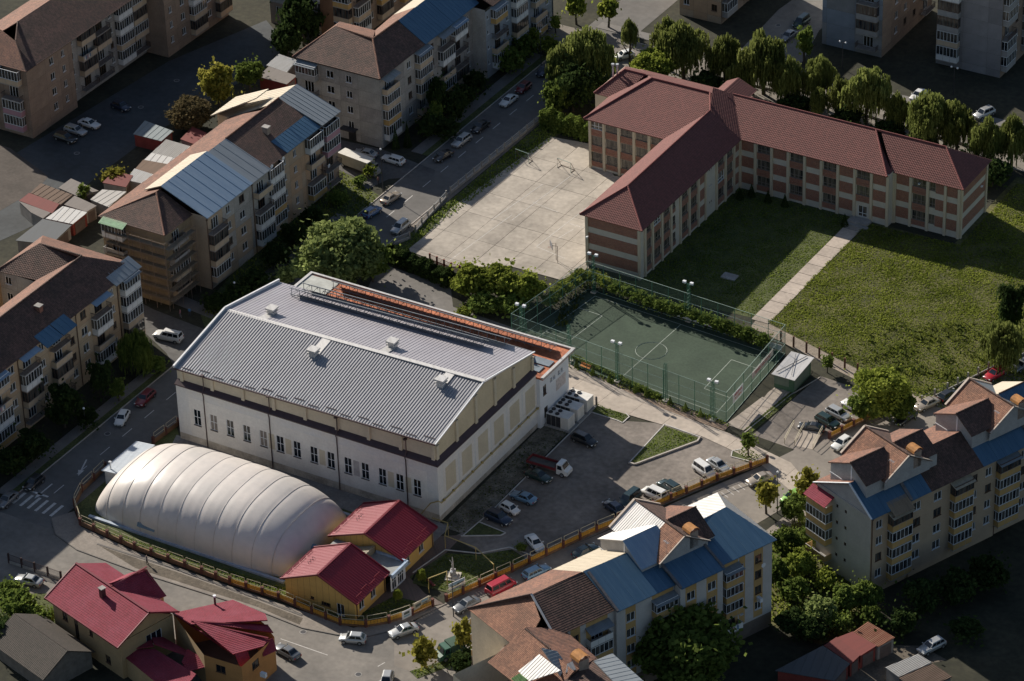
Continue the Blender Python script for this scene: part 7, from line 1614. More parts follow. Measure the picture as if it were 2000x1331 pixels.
# ================================================================ TREES, SHRUBS, GRASS
rng = np.random.default_rng(5)
BARK = mat('bark', (.075, .06, .045), .95, .35, 2, .4)
def leaves(name, C, S, m, aspect=1.0, hang=False):
    """one mesh of leaf sprays: C centres, S sizes; hanging sprays are long and near vertical"""
    n = len(C)
    if hang:
        az = rng.uniform(0, 2*math.pi, n); a = np.stack([np.cos(az), np.sin(az), rng.normal(0, .1, n)], 1)
        b = np.stack([rng.normal(0, .18, n), rng.normal(0, .18, n), -np.ones(n)], 1)
    else:
        a = rng.normal(size=(n, 3)); a /= np.linalg.norm(a, axis=1)[:, None]; t = rng.normal(size=(n, 3)); b = np.cross(a, t); b /= np.linalg.norm(b, axis=1)[:, None]
    a = a*S[:, None]*.5; b = b*S[:, None]*.5*aspect
    V = np.stack([C-a-b, C+a*.8-b*.9, C+a+b, C-a*.7+b*1.1], 1).reshape(-1, 3)
    me = bpy.data.meshes.new(name); me.vertices.add(n*4); me.vertices.foreach_set('co', V.astype(np.float32).ravel())
    me.loops.add(n*4); me.loops.foreach_set('vertex_index', np.arange(n*4, dtype=np.int32)); me.polygons.add(n)
    me.polygons.foreach_set('loop_start', np.arange(0, n*4, 4, dtype=np.int32)); me.materials.append(m); me.update(calc_edges=True)
    return me
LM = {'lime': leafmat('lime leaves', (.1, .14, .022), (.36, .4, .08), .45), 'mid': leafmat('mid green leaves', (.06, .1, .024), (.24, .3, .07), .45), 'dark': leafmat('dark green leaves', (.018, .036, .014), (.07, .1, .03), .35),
      'will': leafmat('willow leaves', (.07, .095, .024), (.26, .285, .085), .45), 'olive': leafmat('olive brown leaves', (.07, .06, .03), (.19, .15, .08), .35), 'pale': leafmat('pale green leaves', (.11, .15, .05), (.36, .42, .15), .45), 'yell': leafmat('yellow green leaves', (.13, .14, .02), (.38, .34, .08), .45)}
def crown_broad(m, seed, nc=46, nl=120, leaf=.12, flat=.85):
    global rng; rng = np.random.default_rng(seed)
    cs = []
    while len(cs) < nc:
        p = rng.uniform(-1, 1, 3); d = np.linalg.norm(p)
        if .35 < d < .95 and p[2] > -.75: cs.append(p*np.array([1, 1, flat])*(.72+.2*rng.random()))
    C = []
    for c in cs:
        r = rng.uniform(.17, .34); q = rng.normal(size=(nl, 3)); q /= np.linalg.norm(q, axis=1)[:, None]; q *= (r*rng.uniform(.55, 1.0, nl))[:, None]; q[:, 2] *= .8
        C.append(c+q)
    C.append(rng.normal(size=(nl*4, 3))*np.array([.42, .42, .36]))
    C = np.concatenate(C); return leaves('crown', C, rng.uniform(.6, 1.3, len(C))*leaf, m)
def crown_willow(m, seed, nc=40, ns=26, leaf=.05):
    global rng; rng = np.random.default_rng(seed); C = []
    for i in range(nc):
        p = rng.normal(size=3); p /= np.linalg.norm(p); p[2] = abs(p[2])*.75+.05; p *= np.array([.85, .85, .9])*rng.uniform(.5, 1)
        for k in range(ns):
            az = rng.uniform(0, 6.28); rr = rng.uniform(.03, .26); x, y = p[0]+rr*math.cos(az), p[1]+rr*math.sin(az); z0 = p[2]+.13-rr*.7; ln = rng.uniform(.25, .85)
            t = np.arange(0, ln, .075); C.append(np.stack([x+.12*t*math.cos(az)+rng.normal(0, .012, len(t)), y+.12*t*math.sin(az)+rng.normal(0, .012, len(t)), z0-t], 1))
    C = np.concatenate(C); C = C[C[:, 2] > -.95]; return leaves('crown', C, rng.uniform(.6, 1.25, len(C))*leaf, m, 2.6, True)
def crown_cone(m, seed, n=2600, leaf=.1):
    global rng; rng = np.random.default_rng(seed); z = 1-np.sqrt(rng.random(n))*2*.98-.02; z = rng.uniform(-1, 1, n); keep = rng.random(n) < (1-z)*.5+.1; z = z[keep]; az = rng.uniform(0, 6.28, len(z)); r = (1-z)*.5*rng.uniform(.7, 1.05, len(z))
    C = np.stack([r*np.cos(az), r*np.sin(az), z], 1); return leaves('crown', C, rng.uniform(.6, 1.2, len(z))*leaf, m)
def trunk_mesh(seed, limbs=4, bare=False):
    q = random.Random(seed); m = MB()
    m.tube([(0, 0, 0), (q.uniform(-.03, .03), q.uniform(-.03, .03), .45), (q.uniform(-.06, .06), q.uniform(-.06, .06), .8), (q.uniform(-.08, .08), q.uniform(-.08, .08), 1.15)], [.055, .042, .03, .014], 7)
    for i in range(limbs):
        a = i*6.28/limbs+q.uniform(-.5, .5); z = q.uniform(.4, .8); l = q.uniform(.3, .5)
        m.tube([(0, 0, z), (l*.5*math.cos(a), l*.5*math.sin(a), z+.2), (l*math.cos(a), l*math.sin(a), z+.42)], [.026, .018, .008], 5)
    return m.mesh('trunk', BARK)
TR = [trunk_mesh(i) for i in range(3)]
CR = {}
def crown(kind, tone, i):
    key = (kind, tone, i)
    if key not in CR:
        m = LM[tone]; s = hash((len(CR), i))*7 % 9973
        CR[key] = {'broad': lambda: crown_broad(m, s), 'big': lambda: crown_broad(m, s, 120, 130, .075), 'young': lambda: crown_broad(m, s, 22, 70, .2, 1.0), 'willow': lambda: crown_willow(m, s), 'cone': lambda: crown_cone(m, s), 'shrub': lambda: crown_broad(m, s, 26, 100, .17, .8)}[kind]()
    return CR[key]
def tree(px, py, hc, rx, rz, kind, tone, label, group=None, cat='tree', name=None, base=None):
    """(px, py) = photo pixel of the crown's middle, hc its height above ground, rx/rz crown half sizes in metres"""
    x, y, _ = at(px, py, hc) if base is None else at(*base, 0)
    r = thing(name or {'willow': 'willow_tree', 'cone': 'conifer', 'shrub': 'shrub', 'young': 'young_tree'}.get(kind, 'leafy_tree'), label, cat, (x, y, 0), R.uniform(0, 6.28), group)
    c = link('crown', crown(kind, tone, R.randrange(2)), r, (0, 0, hc), R.uniform(0, 6.28), (rx, rx*R.uniform(.92, 1.08), rz))
    if kind != 'shrub': link('trunk', TR[R.randrange(3)], r, (0, 0, 0), 0, (min(hc, rx*2.2+1), min(hc, rx*2.2+1), hc) if kind != 'cone' else (hc*.6, hc*.6, hc))
    else: link('stem', TR[R.randrange(3)], r, (0, 0, 0), 0, (hc*.8, hc*.8, hc*.9))
    return r
WL = 'willows along the street behind the school'
for a in (
    (425, 162, 5.0, 3.5, 4.6, 'broad', 'yell', 'bright yellow green tree behind the garages'), (486, 142, 4.0, 2.7, 3.0, 'broad', 'mid', 'round dark tree right of the bright yellow green one'),
    (371, 222, 3.4, 4.3, 3.6, 'big', 'olive', 'wide olive brown tree by the sheds'), (222, 344, 1.9, 2.6, 2.0, 'shrub', 'yell', 'yellow green bush between garage roofs'),
    (163, 376, 2.6, 1.3, 1.6, 'young', 'mid', 'small tree rising between two garages'), (668, 492, 6.6, 7.6, 6.6, 'big', 'pale', 'large light green tree behind the hall roof'),
    (612, 520, 4.5, 4.6, 4.2, 'broad', 'pale', 'lower light green tree at the left of the large one'), (556, 540, 2.4, 1.8, 2.2, 'shrub', 'pale', 'little light shrub touching the hall roof corner'),
    (726, 505, 4.6, 3.6, 4.2, 'broad', 'mid', 'darker tree at the right flank of the large light green one'),
    (922, 545, 3.6, 3.7, 3.6, 'broad', 'lime', 'yellowish tree left in the clump behind the hall'), (977, 550, 3.6, 3.8, 3.6, 'broad', 'lime', 'yellowish tree in the middle of the clump behind the hall'), (1032, 560, 3.2, 3.3, 3.2, 'broad', 'lime', 'yellowish tree nearest the pitch in the clump behind the hall'), (945, 588, 2.0, 3.2, 2.2, 'shrub', 'mid', 'dark green shrub under the yellowish clump'), (1000, 592, 1.8, 3.0, 2.0, 'shrub', 'mid', 'dark green shrub beside the pitch fence corner'), (905, 610, .8, 1.6, .9, 'shrub', 'lime', 'low bush at the turning kerb of the service yard'),
    (1142, 108, 7.0, 5.4, 6.6, 'willow', 'will', 'tall sunny willow left of the school', WL), (1100, 130, 6.0, 3.6, 6.0, 'willow', 'will', 'narrow willow at the corner of the upper street', WL), (1118, 172, 5, 4.4, 5.0, 'broad', 'dark', 'dark bushy tree in front of the tall sunny willow'), (1088, 190, 4.2, 2.6, 4.4, 'broad', 'mid', 'dark conical tree beside the upper street'), (1165, 170, 4, 2.6, 3.4, 'broad', 'dark', 'dark tree against the school chimneys'),
    (1230, 62, 8.5, 1.7, 3.4, 'willow', 'will', 'thin half bare willow by the pale hatchback', WL), (1277, 128, 4.6, 4.4, 3.8, 'big', 'lime', 'round yellowish tree between road and school roof'), (1335, 85, 7.6, 4.9, 6.2, 'willow', 'will', 'large willow in front of the beige tower', WL), (1300, 70, 7.0, 3.0, 5.0, 'willow', 'will', 'lighter willow left of the large one', WL),
    (1415, 112, 6.4, 3.5, 5.6, 'willow', 'will', 'medium willow left of the broadest one', WL), (1492, 115, 7.4, 5.4, 6.8, 'willow', 'will', 'broadest willow above the school ridge', WL), (1540, 150, 6.0, 3.2, 5.6, 'willow', 'will', 'shaded willow right of the broadest one', WL), (1600, 150, 6.0, 3.0, 5.4, 'willow', 'will', 'slim willow in front of the blue grey tower', WL), (1600, 198, 4.0, 2.1, 3.4, 'willow', 'will', 'short willow just behind the school ridge', WL),
    (1640, 185, 5.0, 2.5, 4.8, 'willow', 'will', 'small willow left of the one with the round top', WL), (1694, 180, 6.6, 4.8, 6.2, 'willow', 'will', 'willow with round top beside the parked white sedan', WL), (1815, 228, 6.4, 4.6, 6.0, 'willow', 'will', 'willow over the right part of the school roof', WL), (1870, 240, 6.0, 3.8, 5.6, 'willow', 'will', 'willow behind the right end of the school', WL), (1925, 270, 6.0, 3.4, 5.6, 'willow', 'will', 'willow second from the right edge behind the school', WL), (1978, 268, 6.0, 3.4, 5.6, 'willow', 'will', 'willow at the right edge of the street row', WL), (1755, 215, 5.0, 2.6, 4.8, 'willow', 'will', 'thin willow left of the one over the school roof end', WL), (1450, 135, 5.4, 3.0, 5.0, 'willow', 'will', 'shaded willow below the medium one', WL),
    (1380, 160, 2.6, 3.0, 2.4, 'shrub', 'dark', 'dark bush behind the school ridge near the towers'), (1440, 172, 2.4, 3.0, 2.2, 'shrub', 'dark', 'dark bush behind the school gablet'), (1550, 205, 2.2, 3.2, 2.2, 'shrub', 'dark', 'dark bush under the shaded willow'), (1655, 232, 2.2, 3.2, 2.2, 'shrub', 'dark', 'dark bush behind the middle of the long roof'), (1735, 255, 2.2, 3.0, 2.2, 'shrub', 'dark', 'dark bush behind the dark roof strip'), (1800, 285, 2.6, 3.2, 2.6, 'shrub', 'dark', 'dark bush behind the school roof end'), (1880, 320, 2.6, 3.4, 2.8, 'shrub', 'dark', 'dark bush past the school corner'), (1940, 335, 3.0, 3.4, 3.0, 'shrub', 'dark', 'dark bush at the right edge past the school'),
    (1572, 78, 5.0, 1.9, 3.2, 'young', 'mid', 'young tree in the shade by the side road'), (1125, 8, 4.4, 2.0, 2.8, 'young', 'lime', 'young tree at the top edge, left one of two'), (1188, 14, 4.4, 2.0, 2.8, 'young', 'lime', 'young tree at the top edge, right one of two'), (1042, 70, 3.0, 1.4, 2.0, 'young', 'lime', 'small yellowish tree on the corner by the navy sedan'), (1012, 60, 3.0, 1.3, 1.8, 'young', 'lime', 'tiny tree at the corner of the blue grey wing'), (1085, 42, 2.6, 1.2, 1.5, 'young', 'lime', 'tiny tree on the road edge near the top junction'), (1070, 88, 2.2, 2.2, 1.8, 'shrub', 'lime', 'sunny shrubs at the foot of the corner willow'), (1022, 92, 2.6, 2.6, 2.6, 'shrub', 'mid', 'sunny green bush by the blue grey wing'), (1000, 115, 3.0, 2.8, 3.0, 'shrub', 'mid', 'green bush in half shade by the blue grey wing'),
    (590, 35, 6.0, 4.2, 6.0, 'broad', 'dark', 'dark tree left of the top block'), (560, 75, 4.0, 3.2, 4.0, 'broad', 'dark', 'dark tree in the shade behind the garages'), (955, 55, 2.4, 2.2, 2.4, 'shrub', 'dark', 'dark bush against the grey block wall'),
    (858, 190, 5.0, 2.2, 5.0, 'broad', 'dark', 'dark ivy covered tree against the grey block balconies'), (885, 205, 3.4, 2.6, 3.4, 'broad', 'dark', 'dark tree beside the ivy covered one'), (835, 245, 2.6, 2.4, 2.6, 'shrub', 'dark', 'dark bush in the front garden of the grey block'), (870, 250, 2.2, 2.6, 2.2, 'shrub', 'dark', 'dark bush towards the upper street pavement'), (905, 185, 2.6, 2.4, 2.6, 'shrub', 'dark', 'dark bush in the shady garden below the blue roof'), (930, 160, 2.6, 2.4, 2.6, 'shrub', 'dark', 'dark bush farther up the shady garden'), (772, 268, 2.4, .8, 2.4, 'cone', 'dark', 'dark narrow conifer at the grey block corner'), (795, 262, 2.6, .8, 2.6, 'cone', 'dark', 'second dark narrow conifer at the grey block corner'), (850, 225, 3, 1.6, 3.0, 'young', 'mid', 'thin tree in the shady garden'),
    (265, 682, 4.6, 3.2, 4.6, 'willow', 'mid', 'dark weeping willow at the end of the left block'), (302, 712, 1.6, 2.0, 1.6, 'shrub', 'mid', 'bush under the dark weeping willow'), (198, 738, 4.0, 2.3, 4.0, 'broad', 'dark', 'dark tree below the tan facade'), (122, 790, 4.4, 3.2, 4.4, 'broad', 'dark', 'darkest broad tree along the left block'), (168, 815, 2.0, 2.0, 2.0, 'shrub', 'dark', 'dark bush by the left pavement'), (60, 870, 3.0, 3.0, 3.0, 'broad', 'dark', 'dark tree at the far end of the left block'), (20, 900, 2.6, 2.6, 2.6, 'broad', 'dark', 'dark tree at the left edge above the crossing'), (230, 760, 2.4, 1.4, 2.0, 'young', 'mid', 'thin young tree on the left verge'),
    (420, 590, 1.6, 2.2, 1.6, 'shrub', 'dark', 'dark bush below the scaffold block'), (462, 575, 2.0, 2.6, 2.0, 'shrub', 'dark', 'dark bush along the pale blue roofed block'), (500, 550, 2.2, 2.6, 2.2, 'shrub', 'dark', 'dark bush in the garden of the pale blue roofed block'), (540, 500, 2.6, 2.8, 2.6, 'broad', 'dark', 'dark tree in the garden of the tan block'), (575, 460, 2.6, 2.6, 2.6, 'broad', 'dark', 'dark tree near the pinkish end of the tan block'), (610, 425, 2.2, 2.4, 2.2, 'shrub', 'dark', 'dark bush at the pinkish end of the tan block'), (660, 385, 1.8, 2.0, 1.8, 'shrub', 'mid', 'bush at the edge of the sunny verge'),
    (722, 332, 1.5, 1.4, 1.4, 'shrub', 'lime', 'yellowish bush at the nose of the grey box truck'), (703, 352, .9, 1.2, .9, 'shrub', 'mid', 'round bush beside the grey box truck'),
    (1960, 672, 5.0, 4.2, 5.0, 'willow', 'will', 'willow at the right edge of the meadow'), (1978, 600, 6.0, 2.6, 5.6, 'broad', 'dark', 'dark tree in the shade at the right edge of the meadow'), (1722, 762, 5.0, 4.8, 4.6, 'big', 'lime', 'big round tree over the second parking'), (1690, 790, 3.4, 2.8, 3.0, 'broad', 'mid', 'lower left part tree of the second parking'), (1756, 790, 3.4, 2.6, 3.2, 'broad', 'mid', 'shaded tree leaning over the yellow fence'),
    (1616, 706, 2.2, 1.2, 1.2, 'young', 'mid', 'small crooked tree behind the kiosk'), (1462, 862, 2.9, 1.3, 1.5, 'young', 'mid', 'small round tree on the corner lawn of the car park'), (1497, 966, 3.6, 1.9, 2.4, 'young', 'yell', 'yellowish young tree in front of the champagne sedan'), (1577, 945, 3.6, 2.2, 2.6, 'young', 'yell', 'yellowish tree next to the red awning'), (1552, 992, 2.6, 2.2, 2.6, 'broad', 'mid', 'dark green tree between green hatchback and gable'),
    (1332, 1258, 7.0, 8.2, 6.6, 'big', 'mid', 'huge tree in front of the blue roofed block'), (1262, 1240, 5.0, 3.4, 4.0, 'broad', 'mid', 'left side tree joined to the huge one'),
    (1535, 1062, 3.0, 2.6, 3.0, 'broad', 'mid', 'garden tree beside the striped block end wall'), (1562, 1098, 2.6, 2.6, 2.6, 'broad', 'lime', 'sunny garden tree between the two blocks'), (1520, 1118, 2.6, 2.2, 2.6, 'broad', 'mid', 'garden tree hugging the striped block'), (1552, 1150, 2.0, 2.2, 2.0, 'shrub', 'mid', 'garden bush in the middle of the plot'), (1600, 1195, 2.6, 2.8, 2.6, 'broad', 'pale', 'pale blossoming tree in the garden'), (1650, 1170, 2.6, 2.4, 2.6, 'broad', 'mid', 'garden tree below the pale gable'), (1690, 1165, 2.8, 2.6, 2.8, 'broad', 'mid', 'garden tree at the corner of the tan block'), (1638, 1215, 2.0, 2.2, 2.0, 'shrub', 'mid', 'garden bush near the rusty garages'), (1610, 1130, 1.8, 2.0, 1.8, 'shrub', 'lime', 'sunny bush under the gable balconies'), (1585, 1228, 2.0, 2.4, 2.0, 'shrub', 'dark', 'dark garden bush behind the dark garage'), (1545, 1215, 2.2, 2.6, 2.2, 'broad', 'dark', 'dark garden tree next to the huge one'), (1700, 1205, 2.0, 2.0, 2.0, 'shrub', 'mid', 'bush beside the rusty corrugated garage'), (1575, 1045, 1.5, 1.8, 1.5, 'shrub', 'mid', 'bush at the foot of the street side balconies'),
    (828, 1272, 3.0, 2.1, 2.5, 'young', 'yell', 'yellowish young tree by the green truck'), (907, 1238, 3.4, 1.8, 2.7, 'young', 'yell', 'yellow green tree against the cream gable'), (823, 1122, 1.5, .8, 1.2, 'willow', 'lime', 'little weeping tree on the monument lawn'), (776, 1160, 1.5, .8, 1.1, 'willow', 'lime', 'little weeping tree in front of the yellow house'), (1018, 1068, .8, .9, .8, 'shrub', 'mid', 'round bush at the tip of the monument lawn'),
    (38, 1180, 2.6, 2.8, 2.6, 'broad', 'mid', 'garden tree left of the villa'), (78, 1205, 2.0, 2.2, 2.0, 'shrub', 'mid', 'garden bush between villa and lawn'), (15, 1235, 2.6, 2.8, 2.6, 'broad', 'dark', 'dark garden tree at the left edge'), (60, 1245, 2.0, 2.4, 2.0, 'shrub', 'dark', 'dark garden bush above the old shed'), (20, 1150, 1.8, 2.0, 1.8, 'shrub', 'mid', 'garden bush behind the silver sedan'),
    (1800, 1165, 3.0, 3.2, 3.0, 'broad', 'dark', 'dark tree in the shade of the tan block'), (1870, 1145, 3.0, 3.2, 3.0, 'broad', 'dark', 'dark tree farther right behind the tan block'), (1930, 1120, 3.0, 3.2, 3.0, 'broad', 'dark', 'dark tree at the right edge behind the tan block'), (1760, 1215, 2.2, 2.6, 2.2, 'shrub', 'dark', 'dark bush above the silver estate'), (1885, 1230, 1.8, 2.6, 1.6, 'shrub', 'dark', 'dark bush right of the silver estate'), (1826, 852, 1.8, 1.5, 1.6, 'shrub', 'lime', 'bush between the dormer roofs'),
    (910, 1290, 1.4, 2.4, 1.4, 'shrub', 'dark', 'dark bush behind the corner grass strip'), (960, 95, 1.5, 2, 1.5, 'shrub', 'dark', 'low dark bush below the top corner balconies')):
    tree(*a)
for i, (px, py) in enumerate(((1468, 372), (1500, 384), (1533, 392), (1650, 430), (1445, 378))):
    tree(px, py, 1.2, .8, 1.3, 'cone', 'dark', ['dark little conifer in the courtyard corner', 'dark conifer by the second pillar of the courtyard', 'dark conifer by the third window bay', 'dark conifer left of the garden door', 'dark bush tight in the courtyard corner'][i])
for px, py in ((1126, 714), (1158, 729), (1190, 743), (1241, 762), (1262, 771), (1309, 787), (1339, 799), (1368, 810)):
    tree(px, py, .75, .55, .95, 'cone', 'mid', 'small dark conifer in the row between lane and pitch fence', 'conifers along the pitch fence', base=(px, py+4))
# vines on posts behind the pitch
for i, (px, py) in enumerate(((1088, 572), (1103, 560), (1120, 548), (1136, 538), (1158, 540), (1180, 550), (1203, 560), (1225, 568), (1248, 578), (1270, 588), (1292, 596), (1313, 602), (1335, 606), (1357, 614), (1378, 622), (1400, 630), (1420, 638), (1442, 645), (1462, 652), (1490, 662), (1075, 585))):
    x, y, _ = at(px, py, 1.9); r = thing('vine', 'leafy vine trained on a post in the row behind the pitch', 'vine', (x, y, 0), R.uniform(0, 6), 'vines in a row behind the pitch')
    link('foliage', crown('shrub', 'lime' if i < 6 else 'mid', i % 2), r, (0, 0, 1.9), R.uniform(0, 6), (1.7, 1.5, 1.15)); m = MB(); m.box(-.06, -.06, 0, .06, .06, 2.4); link('post', shared(('vpost',), lambda: m.mesh('post', BARK)), r)
def hedge(a, b, h, wd, label, tone='dark'):
    a, b = Vector(at(*a)), Vector(at(*b)); d = b-a; L = d.length; r = thing('hedge', label, 'hedge', (a+b)/2, math.atan2(d.y, d.x))
    n = int(L*h*260); g = np.random.default_rng(int(L*10)); P = np.stack([g.uniform(-L/2, L/2, n), g.uniform(-1, 1, n)*wd/2, g.uniform(0, 1, n)**.6*h], 1); P[:, 2] *= 1+.12*np.sin(P[:, 0]*1.3)+.08*np.sin(P[:, 0]*3.1+P[:, 1])
    link('foliage', leaves('foliage', P, g.uniform(.2, .42, n), LM[tone]), r)
    m = MB()
    for k in range(int(L/1.0)): m.tube([(-L/2+k+.5, 0, 0), (-L/2+k+.6, .05, h*.7)], [.05, .02], 5)
    m.build('stem', BARK, r)
hedge((758, 505), (882, 562), 2.6, 2.4, 'dark tall hedge between service yard and court'); hedge((1058, 248), (1158, 278), 3.6, 2.0, 'ivy hedge at the far end of the school court', 'mid'); hedge((1120, 700), (1290, 778), .5, .8, 'low strip of plants under the pitch fence', 'mid')
# grass tufts: nobody could count them
def tufts(name, poly, dens, hmin, hmax, m, z=.05, px=False, patch=0.0):
    P = [at(*p)[:2] for p in poly] if px else poly
    a = np.array(P); g = np.random.default_rng(len(P)*31+int(dens*10)); lo, hi = a.min(0), a.max(0)
    n = int((hi-lo).prod()*dens); q = g.uniform(lo, hi, (n, 2)); ins = np.zeros(n, bool); j = len(P)-1
    for i in range(len(P)):
        xi, yi = P[i]; xj, yj = P[j]; c = ((yi > q[:, 1]) != (yj > q[:, 1])) & (q[:, 0] < (xj-xi)*(q[:, 1]-yi)/(yj-yi+1e-12)+xi); ins ^= c; j = i
    q = q[ins]
    w_ = .5+.5*np.sin(q[:, 0]*.55+1.7*np.sin(q[:, 1]*.31))*np.sin(q[:, 1]*.6+1.3*np.sin(q[:, 0]*.4))
    keep = g.random(len(q)) < 1-patch*(1-w_); q, w_ = q[keep], w_[keep]
    n = len(q); h = g.uniform(hmin, hmax, n)*(.6+.8*w_); az = g.uniform(0, 6.28, n); wd = g.uniform(.05, .13, n)*(1+h)
    dx, dy = np.cos(az)*wd, np.sin(az)*wd; lx, ly = g.normal(0, .35, n)*h, g.normal(0, .35, n)*h; zz = np.full(n, z)
    V = np.stack([np.stack([q[:, 0]-dx, q[:, 1]-dy, zz], 1), np.stack([q[:, 0]+dx, q[:, 1]+dy, zz], 1), np.stack([q[:, 0]+dx*.9+lx, q[:, 1]+dy*.9+ly, zz+h], 1), np.stack([q[:, 0]-dx*.7+lx, q[:, 1]-dy*.7+ly, zz+h*.8], 1)], 1).reshape(-1, 3)
    me = bpy.data.meshes.new(name); me.vertices.add(n*4); me.vertices.foreach_set('co', V.astype(np.float32).ravel()); me.loops.add(n*4); me.loops.foreach_set('vertex_index', np.arange(n*4, dtype=np.int32)); me.polygons.add(n); me.polygons.foreach_set('loop_start', np.arange(0, n*4, 4, dtype=np.int32)); me.materials.append(m); me.update(calc_edges=True)
    return tag(link(name, me), kind='stuff')
GM1 = leafmat('meadow blades', (.09, .125, .018), (.33, .37, .075), .45, .12); GM2 = leafmat('lawn blades', (.085, .13, .024), (.22, .27, .06), .45, .2); GM3 = leafmat('weed leaves', (.035, .06, .016), (.14, .15, .045), .4, .15)
tufts('meadow_grass', [(17.7, 74.6), (40, 67.8), (62, 62.5), (88, 92), (76, 140), (35, 136), (35, 112), (17.7, 111)], 42, .05, .2, GM1, .03, False, .3)
tufts('meadow_weeds', [(32, 72), (60, 63.5), (70, 85), (50, 92), (36, 84)], 3, .3, .8, GM3, .03, False, .8)
tufts('lawn_grass', [(-7.3, 76.4), (14.7, 75), (14.9, 111.5), (-7.2, 111.5)], 26, .05, .14, GM2, .03)
for pts in ([(1234, 903), (1298, 834), (1362, 856), (1356, 862), (1246, 905)], [(1152, 799), (1161, 788), (1226, 813), (1214, 824), (1166, 807)], [(1434, 881), (1462, 877), (1488, 893), (1469, 904)], [(872, 1083), (935, 1087), (998, 1076), (1024, 1094), (880, 1157), (812, 1138)], [(708, 1199), (770, 1167), (826, 1180), (775, 1203)], [(1457, 837), (1542, 768), (1553, 773), (1467, 844)], [(162, 1020), (330, 1078), (560, 1150), (556, 1172), (400, 1118), (262, 1066)]):
    tufts('lawn_grass', pts, 26, .06, .16, GM2, .08, True)
tufts('verge_grass', [(862, 1028), (1052, 838), (1150, 805), (955, 1001), (905, 1041)], 8, .06, .16, GM3, .04, True, .9)
tufts('verge_grass', [(-49.9, 62), (-47.9, 62), (-45.2, 115), (-49.9, 115)], 14, .1, .35, GM2, .05)
tufts('garden_weeds', [(1502, 1050), (1595, 985), (1690, 1150), (1690, 1225), (1600, 1255), (1502, 1215)], 10, .1, .5, GM1, .03, True, .4)
tufts('garden_weeds', [(625, 335), (662, 332), (740, 385), (700, 435), (600, 515), (420, 630), (400, 612), (500, 485)], 8, .1, .4, GM1, .02, True, .5)
tufts('garden_weeds', [(-10, 1165), (95, 1165), (118, 1235), (40, 1285), (-10, 1285)], 8, .1, .4, GM3, .03, True, .4)
tufts('bank_weeds', [(1105, 706), (1428, 828), (1422, 836), (1300, 795), (1100, 714)], 12, .1, .35, GM2, .07, True, .4)
tufts('bank_weeds', [(1080, 640), (1110, 545), (1160, 530), (1520, 680), (1515, 690), (1150, 560), (1110, 640)], 8, .15, .5, GM3, .03, True, .4)
tufts('corner_grass', [(803, 1312), (872, 1291), (926, 1264), (930, 1274), (880, 1301), (816, 1325)], 26, .06, .2, GM2, .06, True)
# ================================================================ LAMPS, PEOPLE
def lamp(px, py, h, two, label):
    x, y, _ = at(px, py); r = thing('street_lamp', label, 'street lamp', (x, y, 0), 0, 'street lamps')
    m = MB(); m.tube([(0, 0, 0), (0, 0, h)], [.09, .05], 6); m.build('pole', DARK, r)
    for s in ((-.6, .6) if two else (0,)):
        if two: m = MB(); m.bar((0, 0, h), (s, 0, h), .05); m.build('arm', DARK, r)
        m = MB(); m.loft([[(s+.2*math.cos(t)*math.cos(k*.785), .2*math.cos(t)*math.sin(k*.785), h+.1+.2*math.sin(t)) for k in range(8)] for t in (-1.4, -.7, 0, .7, 1.4)]); m.build('lamp_globe', WHITE, r)
for a in ((748, 375, 8.5, 0, 'tall dark lamp post at the grey block corner by the white estate'), (886, 1205, 8, 0, 'tall dark lamp post beside the green truck'), (1518, 1003, 7.5, 0, 'dark lamp post between the young trees of the east street'), (461, 595, 4.2, 0, 'garden lamp in front of the scaffold block'), (1645, 135, 5.5, 1, 'twin globe lamp before the blue grey tower'), (1862, 185, 5.5, 1, 'twin globe lamp before the dark panel tower'), (168, 840, 4, 0, 'dark lamp post on the left pavement'), (1057, 128, 7, 0, 'lamp post on the upper street verge near the willows')): lamp(*a)
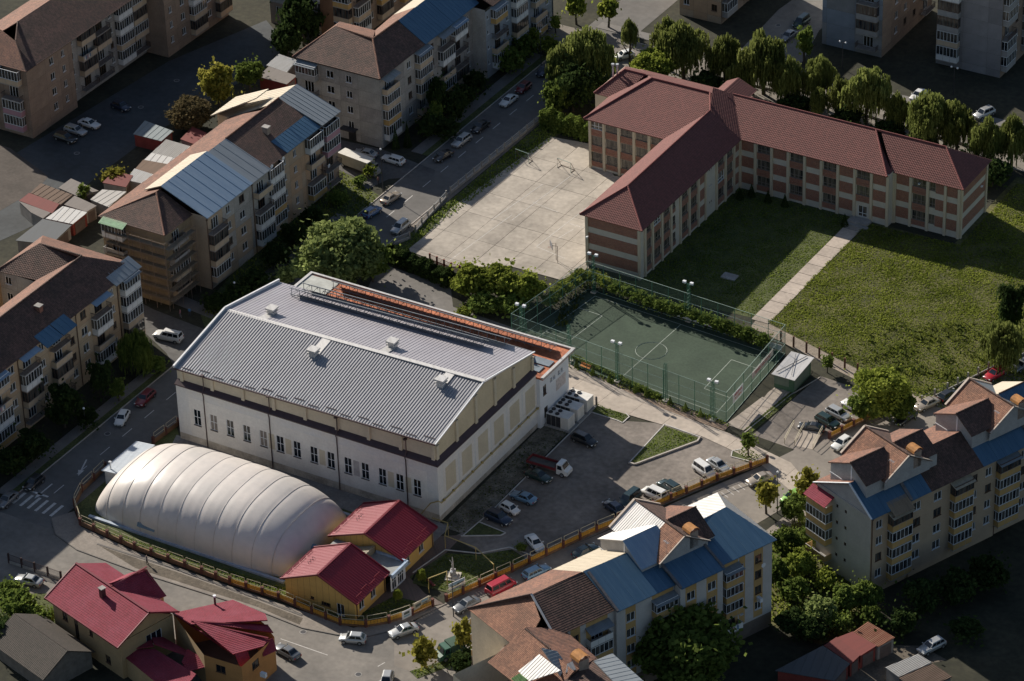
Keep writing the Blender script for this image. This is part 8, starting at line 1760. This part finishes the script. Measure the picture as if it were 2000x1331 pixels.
def person(px, py, an, top, legs, label):
    x, y, _ = at(px, py); r = thing('person', label, 'person', (x, y, .12), an); SK = mat('skin', (.35, .21, .15), .6, .1, 3)
    b = bpy.data.meshes.new('body'); V = [(0, 0, .95), (0, .01, 1.2), (0, 0, 1.42), (0, 0, 1.52), (0, .02, 1.66), (.09, 0, .9), (.1, .12, .5), (.1, .06, .05), (-.09, 0, .9), (-.1, -.08, .5), (-.1, -.2, .06), (.19, 0, 1.4), (.24, -.05, 1.12), (.24, .04, .86), (-.19, 0, 1.4), (-.24, .06, 1.12), (-.24, .12, .86), (.1, .17, .03), (-.1, -.08, .03)]
    E = [(0, 1), (1, 2), (2, 3), (3, 4), (0, 5), (5, 6), (6, 7), (0, 8), (8, 9), (9, 10), (2, 11), (11, 12), (12, 13), (2, 14), (14, 15), (15, 16), (7, 17), (10, 18)]
    RD = [.13, .14, .13, .055, .1, .085, .065, .045, .085, .065, .045, .06, .048, .035, .06, .048, .035, .035, .035]
    b.from_pydata(V, E, []); o = link('body', b, r); md = o.modifiers.new('skin', 'SKIN')
    for i, s in enumerate(b.skin_vertices[0].data if b.skin_vertices else []): s.radius = (RD[i], RD[i]*.8); s.use_root = i == 0
    sb = o.modifiers.new('smooth', 'SUBSURF'); sb.levels = 1; sb.render_levels = 1
    me = bpy.data.meshes.new_from_object(o.evaluated_get(bpy.context.evaluated_depsgraph_get())); o.modifiers.clear(); o.data = me
    me.materials.clear()
    for q in (SK, mat('cloth '+top[0], top[1], .9, .15, 4), mat('cloth '+legs[0], legs[1], .9, .15, 4), mat('dark hair', (.03, .02, .015), .8, .2, 4)): me.materials.append(q)
    for p in me.polygons:
        c = p.center; p.material_index = 2 if c.z < .95 and abs(c.x) < .2 else (1 if c.z < 1.48 and c.z > .9 else (3 if c.z > 1.68 or (c.z > 1.58 and c.y < -.03) else 0))
for a in ((288, 1104, 2.2, ('navy', (.02, .03, .06)), ('black', (.02, .02, .022)), 'person in dark clothes walking on the pavement beside the dome fence'), (371, 619, .4, ('blue', (.06, .2, .42)), ('dark blue', (.02, .03, .07)), 'person in a blue top standing by the side alley kerb'), (353, 622, 2.0, ('pinkish', (.35, .16, .18)), ('grey', (.15, .15, .16)), 'person in a pinkish top near the scaffold block'), (739, 363, 1.2, ('brown', (.12, .06, .05)), ('black', (0, 0, 0)), 'person in brown by the lamp post of the sunny verge')): person(*a)
